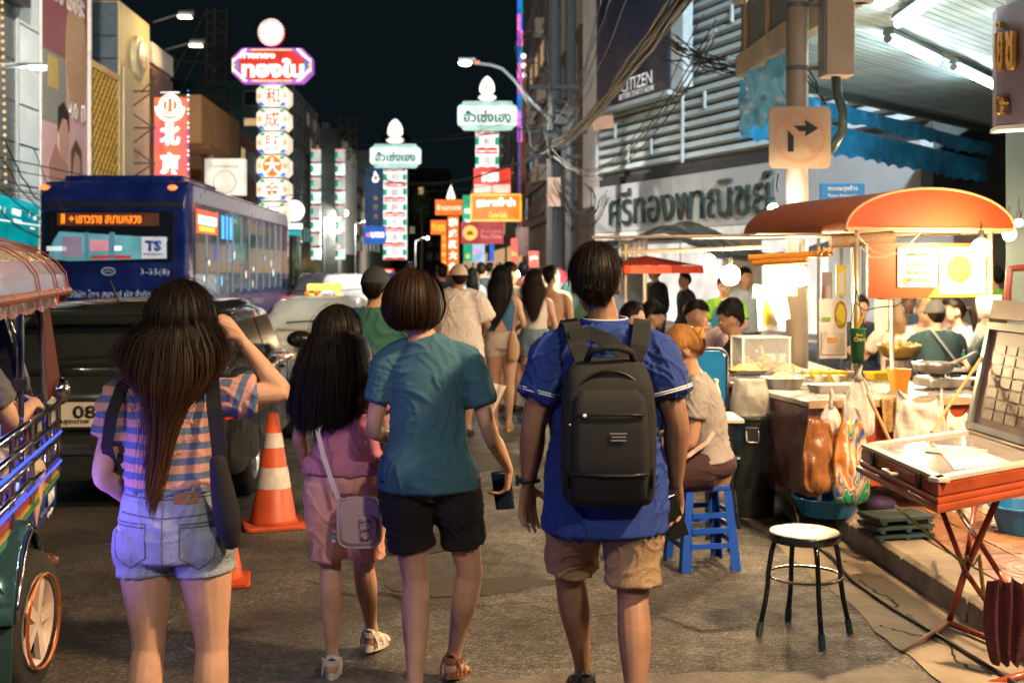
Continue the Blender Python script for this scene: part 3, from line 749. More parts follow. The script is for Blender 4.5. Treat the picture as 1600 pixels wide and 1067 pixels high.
def shopglow(parent, side, u, v0, v1, z1=2.9, col=0, m=None):
    N = UR*side; c = S(u, (v0+v1)/2, z1/2+.1); MB().obox(c+N*.03, UV*side, Z, N, (v1-v0)*.86, z1-.35, .05).build('shopfront', m or LITW[col], parent)

wpanel = mat('wall_white_panel', (.48,.54,.54), .55, nz=.12, nsc=1.5, bump=.1, bsc=10)
# L1 panel building
r = building('tall pale grey panelled building at the far left edge with dark glass strip', -24, -10.02, 19, 30.7, 15, mat('panel_backing', (.05,.06,.06), .6))
for i in range(12):
    z0 = 2.6+i*.95
    for v0, v1 in ((19.2,23),(23.1,26.4),(29.1,30.65)):
        sbox(-10.02, -9.95, v0, v1-.05, z0, z0+.90, wpanel, 'panel', r)
    sbox(-10.02, -9.99, 26.5, 29.0, z0+.02, z0+.93, mat('smoked_glass', (.06,.07,.065), .25, nz=.3, nsc=.8), 'glass_panel', r)
for v_ in (26.45, 27.75, 29.05): sbox(-10.0, -9.92, v_-.03, v_+.03, 2.6, 14, FRM, 'mullion', r)
# L2 billboard building
r = building('plain house behind the tall pink portrait billboard', -24, -10.2, 30.75, 35.0, 15, mat('house_grey', (.12,.12,.12), .8))
shopglow(r, 1, -10.2, 30.8, 35, col=0)
# pink billboard
bb = thing('billboard', 'tall faded pink advertising banner with two figures and the figure 40', 'billboard', S(-10.0, 32.8, 3))
PK = mat('banner_pink', (.55,.33,.32), .6, nz=.18, nsc=.7, stretch=(1,1,.5)); MG = mat('banner_maroon', (.20,.045,.07), .6, nz=.12, nsc=1)
c = S(-10.03, 32.87, 0); R = UV; U = Z
MB().obox(S(-10.1, 32.87, 7.4), UV, Z, UR, 4.15, 9.4, .12).build('banner', PK, bb)
FR = mat('banner_frame', (.5,.45,.4), .5)
for s in (-1, 1): MB().obox(S(-10.06, 32.87+s*2.12, 7.4), UV, Z, UR, .1, 9.5, .22).build('frame', FR, bb)
SK = mat('print_skin', (.46,.25,.18), .6, nz=.1); SK2 = mat('print_skin_dark', (.36,.18,.13), .6, nz=.1)
c = S(-10.035, 32.87, 0)
flat(rect(-2.0,7.1,2.0,12.1), c, R, U, MG, bb)
flat(rect(-2.0,5.3,.1,7.1), c, R, U, mat('banner_grey', (.20,.20,.17), .6), bb, .005)
flat(circ(1.0,7.3,.95,24,1.75), c, R, U, mat('banner_ochre', (.40,.22,.13), .6), bb, .012)
flat(rect(-1.4,6.2,-.6,7.0), c, R, U, mat('print_yellow', (.42,.30,.08), .6), bb, .009)
text('เสมอ เธอจะ', 3.3, .6, c+R*.05+Z*8.75+UR*.02, UV, Z, mat('banner_white', (.62,.58,.55), .5), bb, bold=.02, name='lettering')
text('40 ปี', 1.5, .55, c+R*1.05+Z*5.85+UR*.02, UV, Z, MC['banner_white'], bb, bold=.03)
flat([(-1.1,2.9),(-1.4,4.2),(-.9,4.8),(-.5,4.6),(.2,4.3),(.4,2.9)], c, R, U, SK2, bb, .012)
flat(circ(-.15,5.0,.42,20,.62), c, R, U, SK, bb, .016)
flat([(-.62,5.1),(-.6,5.75),(-.15,5.95),(.3,5.7),(.32,5.2),(.1,5.5),(-.3,5.5)], c, R, U, HBLACK, bb, .02)
flat([(.1,2.9),(.3,3.7),(.8,4.0),(1.5,3.9),(1.9,3.0),(1.9,2.9)], c, R, U, SK, bb, .014)
flat(circ(.95,4.35,.36,20,.52), c, R, U, SK, bb, .02)
flat([(.5,3.9),(.5,4.7),(.9,5.05),(1.4,4.8),(1.45,4.0),(1.25,4.6),(.8,4.75)], c, R, U, mat('print_hair', (.08,.035,.02), .6), bb, .024)
# small black shop sign above the glass strip
sg = thing('shop_sign', 'small dark shop sign over the smoked glass strip at top left', 'sign', S(-9.9,27.7,7.6))
MB().obox(S(-9.8,27.6,8.3), UV, Z, UR, 2.9, 1.3, .3).build('sign_board', mat('sign_black', (.02,.02,.022), .4), sg)
text('ธรรม', 2.2, .5, S(-9.64,27.6,8.5), UV, Z, mat('sign_dim_text', (.35,.33,.3), .5), sg)
# L3 gold lattice building
AMB = mat('wall_amber', (.38,.22,.08), .6, nz=.2, nsc=2)
r = building('low building wrapped in a golden lattice screen beside the pink banner', -20, -10.35, 35.0, 38.15, 7.3, mat('lattice_back', (.16,.08,.02), .7))
GOLD = mat('gold_lattice', (.55,.33,.07), .4, metal=.3, nz=.15)
sbox(-10.12, -10.0, 35.0, 38.15, 7.3, 7.5, GOLD, 'coping', r)
for i in range(8):
    for d in (1, -1):
        b = MB()
        for j in range(16):
            v0 = 35.05+i*.39; z0 = 1.9+j*.34; a, c_ = (v0, v0+.39)[::d]
            p, q = S(-10.06+.01*d, a, z0), S(-10.06+.01*d, c_, z0+.34)
            b.tube([p, q], .045, 4)
        b.build('lattice_bar', GOLD, r)
# L4 yellow building with lit face
YEL = mat('wall_yellow', (.55,.42,.20), .6, nz=.12, nsc=1.5, bump=.15, bsc=12)
r = building('cream yellow building with floodlit round emblem on its street face', -20, -10, 38.2, 42.0, 9.8, YEL)
b = MB().obox(S(-13.5,38.14,8.6), UR, Z, -UV, 6.9, 2.3, .1).build('dark_cladding', mat('cladding_dark_blue', (.05,.075,.095), .5, nz=.2), r)
for z in (8.0, 8.7): MB().obox(S(-13.5,38.06,z), UR, Z, -UV, 6.9, .04, .05).build('cladding_seam', mat('seam_dark', (.01,.01,.012), .6), r)
MB().obox(S(-9.96,40.1,6.0), UV, Z, UR, 3.2, 3.6, .06).build('lower_panel', mat('panel_cream', (.5,.40,.24), .6, nz=.15), r)
em = MB(); em.lathe([(.7,-.12),(.7,.05),(.55,.1),(0,.1)], S(-9.9,40.2,8.4), 24, ax=UR); em.build('round_emblem', mat('emblem_cream', (.6,.5,.3), .4), r)
em = MB(); em.lathe([(.52,0),(.52,.03),(0,.03)], S(-9.79,40.2,8.4), 24, ax=UR); em.build('emblem_disc', mat('emblem_bronze', (.25,.16,.08), .4), r)
text('金', .55, .6, S(-9.74,40.2,8.4), UV, Z, MC['emblem_cream'], r)
text('同仁', 1.0, .5, S(-9.92,40.1,5.2), UV, Z, MC['emblem_bronze'], r)
shopglow(r, 1, -10, 38.3, 41.9, col=0)
for dv, lab in ((0, 'nearer'), (1.8, 'farther')):
    l = thing('spotlight', 'spotlight on a long arm over the yellow facade, the %s of the two' % lab, 'floodlight', S(-9.9, 42.2+dv, 9.9-dv*.3), group='facade spotlights')
    a = S(-9.9, 42.2+dv, 9.95-dv*.35); e = S(-8.6, 41.2+dv, 10.1-dv*.35)
    MB().tube([a, e], .035, 6).build('arm', FRM, l)
    MB().obox(e-Z*.06, UR, (Z*.3+UV*.7).normalized(), Z, .5, .34, .2).build('lamp_head', FRM, l, bevel=.03)
    MB().obox(e-Z*.19+UR*-.02-UV*.1, UR, UV, Z, .42, .3, .05).build('lamp_glass', glow('flood_glass', (1,.82,.5), 9), l)
    la = area_light('floodlight_lamp', e-Z*.25-UR*.1, S(-10, 40.2+dv*.3, 8.2), 65, (.4,.3), (1,.72,.34)); la.parent = l; la.matrix_parent_inverse = WM[l.name].inverted()
# L5 brown building + L6 shed roof
r = building('brown house with a pale top band next to the yellow building', -20, -10.05, 42.05, 45.3, 9.3, mat('wall_brown_pink', (.30,.17,.12), .7))
MB().obox(S(-9.98,43.7,8.9), UV, Z, UR, 3.2, .7, .1).build('top_band', mat('band_pale', (.55,.50,.45), .6), r)
MB().obox(S(-9.98,43.7,7.7), UV, Z, UR, 3.2, 1.3, .08).build('dark_sign_panel', mat('panel_dark_red', (.07,.03,.03), .6), r)
windows(r, 1, -10.05, 42.3, 45.1, 3.2, 6.8, 2, 2, .4)
BLG = mat('roof_blue_grey', (.16,.20,.23), .6, nz=.2, nsc=.5, stretch=(1,1,3))
r = building('large grey hall with a steep gabled end rising behind the left shops', -30, -14, 56, 80, 10.5, BLG)
b = MB(); b.prism([S(-30,56.02,10.5), S(-14,56.02,10.5), S(-19.5,56.02,14.6), S(-21,56.02,14.6), S(-30,56.02,13)], UV*20); b.build('roof', BLG, r)
# L7 orange building
OR = mat('wall_orange', (.50,.25,.09), .6, nz=.15, nsc=1)
r = building('orange plastered corner building with a flat overhanging roof', -20, -10, 50.8, 59.5, 6.2, mat('wall_orange_dark', (.32,.14,.05), .7))
sbox(-13, -9.9, 50.3, 59.6, 6.6, 8.6, OR, 'parapet', r); sbox(-12.6,-9.6,50.6,59.4,6.2,6.6, MC['wall_orange_dark'],'cornice',r)
for i in range(5): 
    o = MB().tube([S(-9.7,51.2+i*1.9,0), S(-9.7,51.2+i*1.9,6.2)], .14, 10).build('column', mat('column_cream',(.5,.38,.25),.6), r)
windows(r, 1, -10, 51.5, 59, 3.1, 6, 4, 1, .6)
r = building('low house behind the orange neon sign', -20, -10.3, 45.35, 50.2, 5.6, mat('wall_ochre', (.36,.2,.08), .7)); windows(r, 1, -10.3, 45.6, 50, 2.9, 5.4, 2, 1, .6)
r = building('narrow brick red house left of the lantern sign column', -20, -10.05, 60, 69, 8.2, mat('wall_brick_red', (.26,.09,.06), .7)); windows(r, 1, -10.05, 60.3, 68.8, 3.1, 8, 4, 2, .3)
r = building('dark house with shuttered windows behind the lantern sign column', -20, -10.1, 69.2, 80.6, 9.5, mat('wall_dark_teal', (.05,.07,.07), .7)); windows(r, 1, -10.1, 69.5, 80, 3.1, 9, 5, 2, .3)
GT = mat('tower_green_glass', (.03,.07,.06), .25, nz=.3, nsc=.3)
r = building('dark green glass tower right of the lantern sign column', -24, -10, 81, 98, 13.8, GT)
for i in range(9): sbox(-10, -9.9, 81.5+i*1.8, 81.62+i*1.8, 3, 13.6, FRM, 'mullion', r)
windows(r, 1, -9.98, 82, 97.5, 3, 13.2, 7, 6, .25)
front_windows(r, -13.5, -10.2, 80.98, 10, 13.5, 2, 2, .5)
r = building('broad dark concrete block with a scaffold on its roof', -24, -10, 100, 118, 12.8, mat('concrete_dark', (.10,.105,.10), .8, nz=.2, nsc=.5)); windows(r, 1, -10, 101, 117, 3, 12, 6, 5, .12)
for k, (v0, v1, h, c_) in enumerate([(120,138,14,(.09,.11,.11)), (140,160,11,(.13,.12,.1)), (163,190,17,(.07,.09,.1)), (195,230,12,(.1,.1,.1))]):
    r = building(['grey office block with vertical ribs beyond the dark concrete block', 'low pale block deep along the left side of the street', 'tall dark slab behind the pale block on the left', 'farthest low block on the left side of the street'][k], -26, -10, v0, v1, h, mat('far_wall_left_%d' % k, c_, .8))
    windows(r, 1, -10, v0+.5, v1-.5, 3, h-.6, 6, 4, .3)
    if k == 0:
        for i in range(10): sbox(-10, -9.7, v0+.6+i*1.75, v0+.9+i*1.75, 2.8, h, mat('rib_pale', (.3,.33,.32), .6), 'rib', r)
# far towers closing the street
for k, (x0, x1, Y, h, c_, seed) in enumerate([(-14,-8,300,34,(.03,.04,.045),1), (-26,-15,280,24,(.05,.06,.06),2), (2,20,300,36,(.04,.045,.05),3), (-8,0,330,22,(.05,.06,.06),4), (-45,-27,260,20,(.04,.05,.05),5)]):
    r = thing('building', ['tall dim tower closing the view between the green and red neon columns', 'wide dark block far off to the left of the street end', 'far tower half hidden by the right hand signs', 'low block at the very end of the street', 'distant block behind the left rooftops'][k], 'building', (x0, Y, 0))
    MB().box(x0*1.0-18*(k in (0,3)), Y, 0, x1-18*(k in (0,3)), Y+20, h).build('wall', mat('far_tower_%d' % k, c_, .8, emit=0), r)
    off = -18*(k in (0,3)); rn = random.Random(seed)
    for i in range(int((x1-x0)/2)):
        for j in range(int(h/3)-1):
            MB().box(x0+off+.5+i*2, Y-.15, 3+j*3, x0+off+1.6+i*2, Y+.02, 4.6+j*3).build('window', rn.choice(LITW) if rn.random() < .13 else WGL, r)

# ---------------------------------------------------------------- right side
BEI = mat('wall_beige', (.42,.36,.27), .7, nz=.15, nsc=1)
r = building('tall beige shophouse with pipes and ledges, right side of the street', 4.2, 16, 46, 63, 18, BEI)
for i in range(9): sbox(4.05, 4.2, 46, 63, 3.4+i*1.6, 3.52+i*1.6, mat('ledge', (.3,.27,.22), .7), 'ledge', r)
windows(r, -1, 4.2, 46.5, 62.5, 3.5, 17.5, 5, 7, .25)
for i, (v, z) in enumerate([(48,5),(52,5.2),(49,8.2),(55,8),(50,11.2)]):
    a = thing('air_conditioner', 'pale air conditioner unit bolted to the beige shophouse wall', 'air conditioner', S(4,v,z), group='air conditioners on the beige shophouse')
    sbox(3.75,4.14,v,v+.9,z,z+.65, mat('ac_white',(.5,.5,.46),.5), 'casing', a, bevel=.02); MB().lathe([(.25,0),(.25,.03),(0,.03)], S(3.74,v+.35,z+.32), 16, ax=-UR).build('fan_grille', FRM, a)
r = building('dark brown house with yellow lit top window beside the pleated facade', 4.25, 16, 37.9, 45.8, 9.2, mat('wall_dark_brown', (.09,.065,.05), .8)); windows(r, -1, 4.25, 38.2, 45.5, 3.4, 9, 3, 3, .35)
PL = mat('pleated_metal', (.34,.32,.32), .5, nz=.12, nsc=1)
r = building('tall building clad in grey pleated metal behind the tangled cables', 4.5, 16, 33.4, 37.7, 16, mat('pleat_back', (.1,.1,.1), .7))
for i in range(14):
    v = 33.45+i*.3; b = MB(); b.prism([S(4.5,v,3.4), S(4.3,v+.15,3.4), S(4.5,v+.29,3.4)], Z*12.4); b.build('pleat', PL, r)
for k, (v0, v1, h, c_) in enumerate([(63.2,80,9,(.2,.12,.08)), (80.5,110,12,(.12,.12,.11)), (112,170,9,(.15,.11,.09)), (172,260,14,(.08,.08,.08))]):
    r = building(['low brownish shop row behind the red and orange signs', 'grey block farther down the right side of the street', 'long low row of shops deep on the right side', 'farthest block on the right side of the street'][k], 4.2, 18, v0, v1, h, mat('far_wall_right_%d' % k, c_, .8)); windows(r, -1, 4.2, v0+.5, v1-.5, 3.2, h-.5, 6, 3, .5)
    shopglow(r, -1, 4.15, v0, v1, col=0)
# corner building with louvres
LV = mat('louvre_aluminium', (.33,.38,.39), .42, nz=.1, nsc=3, metal=.1)
C0 = V((2.48, 33, 0)); Dr = V((.358, -1, 0)).normalized(); Nn = V((-1, -.358, 0)).normalized()*1   # facade runs from C0 towards the camera and right
def CF(s, z, o=0): return C0 + Dr*s + Nn*o + Z*z
r = thing('louvred_building', 'corner building with horizontal grey louvres above a grey shop fascia', 'building', CF(6,0,-2))
LEN = 13.5
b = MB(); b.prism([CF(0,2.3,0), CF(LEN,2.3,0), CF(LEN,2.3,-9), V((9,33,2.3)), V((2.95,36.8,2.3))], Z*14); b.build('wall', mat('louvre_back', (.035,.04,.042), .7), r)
b = MB(); b.prism([CF(0,0,-1.2), CF(LEN,0,-1.2), CF(LEN,0,-9), V((9,33,0)), V((4.2,34,0))], Z*2.3); b.build('ground_floor_wall', mat('shop_wall_pale', (.45,.42,.38), .7), r)
FAS = mat('fascia_grey', (.22,.23,.24), .5, nz=.1, nsc=1.5)
FZ0, FZ1 = 2.5, 3.72
for i in range(9):
    s0 = i*1.5; MB().prism([CF(s0+.006,FZ0,0), CF(s0+1.494,FZ0,0), CF(s0+1.494,FZ0,.25), CF(s0+.006,FZ0,.25)], Z*(FZ1-FZ0)).build('fascia_panel', FAS, r)
MB().prism([CF(0,FZ1+.02,0), CF(LEN,FZ1+.02,0), CF(LEN,FZ1+.02,.12), CF(0,FZ1+.02,.12)], Z*.2).build('fascia_black_strip', mat('gap_black', (.01,.01,.012), .8), r)  # plain black strip between fascia and louvres
C1 = V((2.75, 37.2, 0)); Dl = (C1-C0).normalized()
NL = V((Dl.y*-1, Dl.x, 0))
MB().prism([C0+Z*FZ0, C1+Z*FZ0, C1+V((.3,0,FZ0)), C0+V((.3,.1,FZ0))], Z*(FZ1-FZ0)).build('side_fascia', mat('fascia_side', (.45,.40,.38), .5), r)
lm = None
for i in range(42):
    z = FZ1+.36+i*.242
    for s0, s1 in ((0.02,4.9),(4.98,LEN)):
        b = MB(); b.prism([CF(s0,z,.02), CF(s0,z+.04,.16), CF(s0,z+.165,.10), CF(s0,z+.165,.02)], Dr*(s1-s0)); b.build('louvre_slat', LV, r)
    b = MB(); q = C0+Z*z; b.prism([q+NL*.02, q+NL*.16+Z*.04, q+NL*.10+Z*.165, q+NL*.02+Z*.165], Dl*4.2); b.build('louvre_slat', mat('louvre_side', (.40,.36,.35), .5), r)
for s in (4.94, 0.0, 9.5): MB().prism([CF(s-.03,FZ1+.3,.16), CF(s+.03,FZ1+.3,.16), CF(s+.03,FZ1+.3,.22), CF(s-.03,FZ1+.3,.22)], Z*(4 if s else 10)).build('louvre_post', LV, r)
for s, z in ((2,4.3),(3.3,4.4),(1.2,5.0),(2.6,6.3),(6,5.2),(7.2,6.9)): MB().obox(CF(s,z+.15,.19), Dr, Z, Nn, .07, .38, .05).build('clip', LV, r)
# shop name
text('ศรีทองพาณิชย์', 7.9, .92, CF(5.0,3.13,.26), Dr, Z, mat('chrome_letters', (.10,.17,.17), .12, metal=.9, nz=.3, nsc=4), r, bold=.0, ext=.06)
text('257', .9, .5, C0.lerp(C1,.45)+Z*3.1+NL*.04, -Z, NL.cross(-Z)*-1 if False else Dl, mat('numerals_brown', (.12,.07,.05), .5), r, ext=.03)
# lit shop under the fascia seen behind the diners
SH = glow('shop_lightbox_white', (1,.97,.92), .75)
for i, (s0, s1) in enumerate(((0.2,2.2),(2.4,4.4),(6.3,8.8),(8.9,12.6))):
    MB().prism([CF(s0,.2,-1.16), CF(s1,.2,-1.16), CF(s1,.2,-1.1), CF(s0,.2,-1.1)], Z*(2.0)).build('lit_shop_panel', SH if i < 3 else glow('shop_lit_dimmer', (.8,.85,.85), .35), r)
MB().prism([CF(0.1,2.3,-1.1), CF(LEN,2.3,-1.1), CF(LEN,2.3,.3), CF(.1,2.3,.3)], Z*.18).build('soffit', mat('soffit_pale', (.5,.5,.48), .6), r)
for k in range(6): MB().prism([CF(1.2+k*.28,1.85,.05),CF(1.42+k*.28,1.85,.05),CF(1.42+k*.28,1.85,.1),CF(1.2+k*.28,1.85,.1)], Z*.58).build('shutter_strip', mat('strip_%d'%(k%2), ((.5,.4,.3),(.45,.38,.4))[k%2], .6), r)
# CITIZEN billboard
cz = thing('billboard', 'dark navy watch billboard reading CITIZEN on the louvred wall', 'billboard', CF(2.2,6,.4))
def q_at(px, py, s): return None
NAVY = mat('billboard_navy', (.012,.016,.035), .35, nz=.3, nsc=.8)
# s along the facade for px: x=2.48+.337*s ; Y=33-.9415*s
def s_px(px): k = (px-CX)/F; return (k*33-2.48)/(.337+.9415*k)
sa, sb = s_px(962), s_px(1078)
MB().prism([CF(sa,5.72,.25), CF(sb,5.72,.25), CF(sb,5.72,.55), CF(sa,5.72,.55)], Z*6.5).build('board', NAVY, cz)
MB().prism([CF(sb+.02,5.7,.25), CF(sb+.6,5.7,.25), CF(sb+.6,5.7,.5), CF(sb+.02,5.7,.5)], Z*6.5).build('side_frame', mat('billboard_frame_grey', (.33,.38,.4), .5), cz)
MB().prism([CF(sa,5.6,.25), CF(sb,5.6,.25), CF(sb,5.6,.58), CF(sa,5.6,.58)], Z*.1).build('bottom_frame', MC['billboard_frame_grey'], cz)
wt = mat('print_silver', (.85,.85,.82), .4)
text('CITIZEN', 1.75, .32, CF(s_px(1026),6.12,.56), Dr, Z, wt, cz, bold=.005)
text('BETTER STARTS NOW', 1.95, .14, CF(s_px(1026),5.86,.56), Dr, Z, wt, cz)
STL = [mat('watch_steel_%d' % i, c_, .35, metal=.6) for i, c_ in enumerate([(.10,.10,.16), (.18,.18,.26), (.06,.06,.09)])]
cc = CF((sa+sb)/2+.2, 0, .56)
for j in range(9):
    z = 10.6-.27*j; wd = 1.25-.04*j
    for k, (x0, x1) in enumerate(((-wd/2,-wd/4), (-wd/4+.03,wd/4-.03), (wd/4,wd/2))): flat(rect(x0,z-.12,x1,z+.11), cc+Dr*(.04*j), Dr, Z, STL[(j+k) % 3 if k != 1 else 1], cz, .03, name='bracelet_link')
# street name sign
ss = thing('street_sign', 'blue street name plate in Thai and English on the grey fascia', 'sign', at(1317,322,13.5))
c = at(1317,304,13.5); k = 13.5/F
MB().obox(c+Yv*.03, X, Z, -Yv, 70*k, 36*k, .05).build('plate', mat('street_sign_blue', (.02,.16,.42), .4, nz=.05), ss, bevel=.01)
WH = mat('sign_white', (.75,.75,.72), .5, nz=.03)
text('ถนนผดุงด้าว', 46*k, 10*k, c+V((0,0,.065)), X, Z, WH, ss, bold=.02); text('Thanon Phadung Dao', 48*k, 5.5*k, c+V((0,0,-.015)), X, Z, WH, ss); text('(Soi Texas)', 30*k, 5.5*k, c+V((0,0,-.085)), X, Z, WH, ss)
MB().tube([c+V((-.25,.08,-.13)), c+V((-.25,.08,-2.2))], .02, 6).build('post', FRM, ss); MB().tube([c+V((.25,.08,-.13)), c+V((.25,.08,-2.2))], .02, 6).build('post', FRM, ss)

# ---------------------------------------------------------------- canopy at top right
ZC = 3.95
A_ = V((2.77,14.4,ZC)); B_ = V((9.36,21.9,ZC)); De = (B_-A_).normalized(); Ds = V((.056,-1,0)).normalized()
cn = thing('awning', 'big teal lit metal awning with batten ceiling over the right pavement', 'awning', A_)
E_ = A_+Ds*10.4
BD = mat('ceiling_board', (.42,.55,.58), .5, nz=.18, nsc=2, bump=.1, bsc=15); BD2 = mat('ceiling_board_b', (.36,.49,.53), .5, nz=.2, nsc=2)
# boards run along De, stacked along Ds
step = .15; nb = int(10.4/step)
for i in range(nb):
    p = A_+Ds*(i*step); g = Ds*(step-.02)
    L = 10.8
    b = MB(); b.prism([p, p+De*L, p+De*L+g, p+g], Z*.03); b.build('ceiling_board', BD if i % 3 else BD2, cn)
b = MB(); e0 = A_+Ds*-.1+De*-.05; b.prism([e0+Z*.035, e0+De*10.9+Z*.035, E_+De*10.9+Z*.035, E_+Z*.035], Z*.12); b.build('roof_deck', mat('deck_black', (.015,.02,.022), .8), cn)
FSC = mat('fascia_weathered', (.30,.26,.20), .6, nz=.35, nsc=2, bump=.3, bsc=8, detail=5)
FDK = mat('fascia_dark_metal', (.06,.08,.08), .5, nz=.3)
Nf = V((-1,-.056,0)).normalized()
for z0, z1, o, m_, nm in ((-.10,.16,.0,FSC,'gutter_trim'), (.2,.75,-.06,FDK,'fascia_panel'), (.78,.9,.05,FSC,'ledge'), (.92,1.5,-.04,mat('fascia_glass',(.10,.12,.12),.3,nz=.3),'glass_panel'), (1.52,1.66,.08,FSC,'ledge')):
    b = MB(); p = A_+Nf*o; b.prism([p+Z*z0, p+Ds*10.3+Z*z0, p+Ds*10.3+Nf*.12+Z*z0, p+Nf*.12+Z*z0], Z*(z1-z0)); b.build(nm, m_, cn)
for i in range(11): MB().obox(A_+Ds*(.3+i*.95)+Nf*.02+Z*1.2, Ds, Z, Nf, .10, 2.6, .14).build('upright', mat('upright_tan', (.36,.25,.15), .6), cn)
b = MB(); b.prism([A_+De*-.02+Z*-.10, A_+De*10.8+Z*-.10, A_+De*10.8+Z*-.10-Ds*.1, A_-Ds*.1+Z*-.10], Z*.4); b.build('edge_beam', FDK, cn)
# fluorescent tubes
def tubelamp(a, c, lab):
    t = thing('fluorescent_lamp', lab, 'lamp', a, group='fluorescent lamps under the awning'); d = (c-a).normalized(); sd = d.cross(Z)
    MB().prism([a-sd*.06+Z*.04, a+sd*.06+Z*.04, a+sd*.04+Z*.10, a-sd*.04+Z*.10], c-a).build('batten', mat('batten_grey', (.15,.2,.2), .5), t)
    MB().tube([a+d*.03, c-d*.03], .036, 10).build('tube', glow('tube_light', (.84,.97,1), 55), t)
    for e in (a, c): MB().tube([e-d*.02, e+d*.02], .042, 10).build('end_cap', FRM, t)
def canpt(px, py, z=ZC-.12): Y = F*(z-EYE)/(HY-py); return V(((px-CX)*Y/F, Y, z))
tubelamp(canpt(1402,38), canpt(1488,-22), 'tube lamp running up and out of the frame under the awning')
a = canpt(1388,61); tubelamp(a, canpt(1466,97), 'tube lamp in the middle of the awning ceiling, left of the gold sign')
a = canpt(1491,105); tubelamp(a, canpt(1556,136), 'lowest tube lamp of the awning, next to the gold lettered sign')
tubelamp(canpt(1600,30), canpt(1690,70), 'tube lamp under the awning beyond the right edge')
# blue tarp valance
TP = mat('blue_tarp', (.04,.38,.80), .22, nz=.25, nsc=4, bump=.6, bsc=9, coat=.3)
tv = thing('tarpaulin', 'shiny blue tarpaulin valance with scalloped hem hanging under the awning edge', 'tarpaulin', A_-Z*.8)
def val(z0, z1, L, off, name, wob, scal=True):
    b = MB(); rows = []; n = 90
    for j in range(7):
        t = j/6; row = []
        for i in range(n+1):
            s = L*i/n; zz = z0+(z1-z0)*t
            if t == 1 and scal: zz += .06*abs(math.sin(s*PI/.42))
            o = off+.10*t*math.sin(s*3.1)+wob*(noise.noise(V((s*2.2, t*1.5, off)))+.5*noise.noise(V((s*6, t*3, 5))))
            row.append(A_+De*s-Ds*o+Z*(zz-.02*s+.02*noise.noise(V((s*.7,0,off))))) 
        rows.append(row)
    k = []
    for row in rows: k += row
    b.add(k, [(j*(n+1)+i, j*(n+1)+i+1, (j+1)*(n+1)+i+1, (j+1)*(n+1)+i) for j in range(6) for i in range(n)])
    return b.build(name, TP, tv, smooth=True)
val(-.10, -.36, 10.4, .10, 'upper_valance', .04); val(-.40, -.80, 9.4, .24, 'lower_valance', .07)
MB().tube([A_+De*.2-Z*.40-Ds*.3, A_+De*9.6-Z*.60-Ds*.3], .045, 8).build('tarp_roll', mat('tarp_light', (.05,.35,.6), .3), tv)
b = MB()
for j in range(7):
    b.v += [tuple(A_+Nf*(.05+.1*noise.noise(V((i*.5,j*.6,9))))+Ds*(i*.18)-Z*(.1+.11*j+.04*math.sin(i*1.3))-Ds*.1) for i in range(14)]
b.f = [(j*14+i, j*14+i+1, (j+1)*14+i+1, (j+1)*14+i) for j in range(6) for i in range(13)]
b.build('side_flap', TP, tv, smooth=True)
tubelamp(V((11.0, 25.3, 3.15)), V((11.0+1.4, 25.3, 3.15)), 'added tube lamp under the green awning across the side street')  # lamp added to lift the dark front below the green awning
# gold lettered sign
gs = thing('shop_sign', 'purple brown vertical shop sign with golden Thai and Chinese letters', 'sign', at(1590,195,9))
Y = 9.0; k = Y/F; PB = mat('sign_purple', (.10,.06,.10), .55, nz=.2)
MB().prism([at(1557,194,Y), at(1640,188,Y-1.0), at(1640,188,Y-1.0)+V((.05,.2,0)), at(1557,194,Y)+V((.05,.2,0))], Z*.86).build('board', PB, gs)
GL = mat('gold_letters', (.70,.38,.06), .3, metal=.6, nz=.1)
a = at(1557,110,Y); c = at(1640,104,Y-1.0); Rr = (c-a).normalized(); 
for body, u_, z_, w_, h_ in (('จว', .12, .325, .12, .05), ('เย', .14, .13, .17, .28), ('ช', .36, .13, .15, .28), ('行金', .17, -.26, .22, .15)): text(body, w_, h_, a+Rr*u_+Z*z_+Rr.cross(Z)*.008, Rr, Z, GL, gs, bold=.03, ext=.03)
MB().prism([at(1557,199,Y)-V((0,0,.02)), at(1640,193,Y-1)-V((0,0,.02)), at(1640,193,Y-1.0)+V((.05,.25,-.02)), at(1557,199,Y)+V((.05,.25,-.02))], Z*.03).build('bottom_trim', mat('trim_light', (.6,.6,.58), .5), gs)
# near right shop wall under the awning
r = thing('shop_wall', 'tiled teal shop wall at the right edge below the gold lettered sign', 'wall', (4.2,9.2,0))
WT = mat('teal_tile', (.10,.22,.23), .3, nz=.3, nsc=3); 
MB().box(4.02,9.42,0,9,9.9,ZC).build('wall', mat('grout', (.05,.08,.08), .8), r)
for i in range(7):
    for j in range(10):
        MB().box(4.03+i*.16,9.40,1.72+j*.16,4.18+i*.16,9.425,1.87+j*.16).build('tile', WT, r)
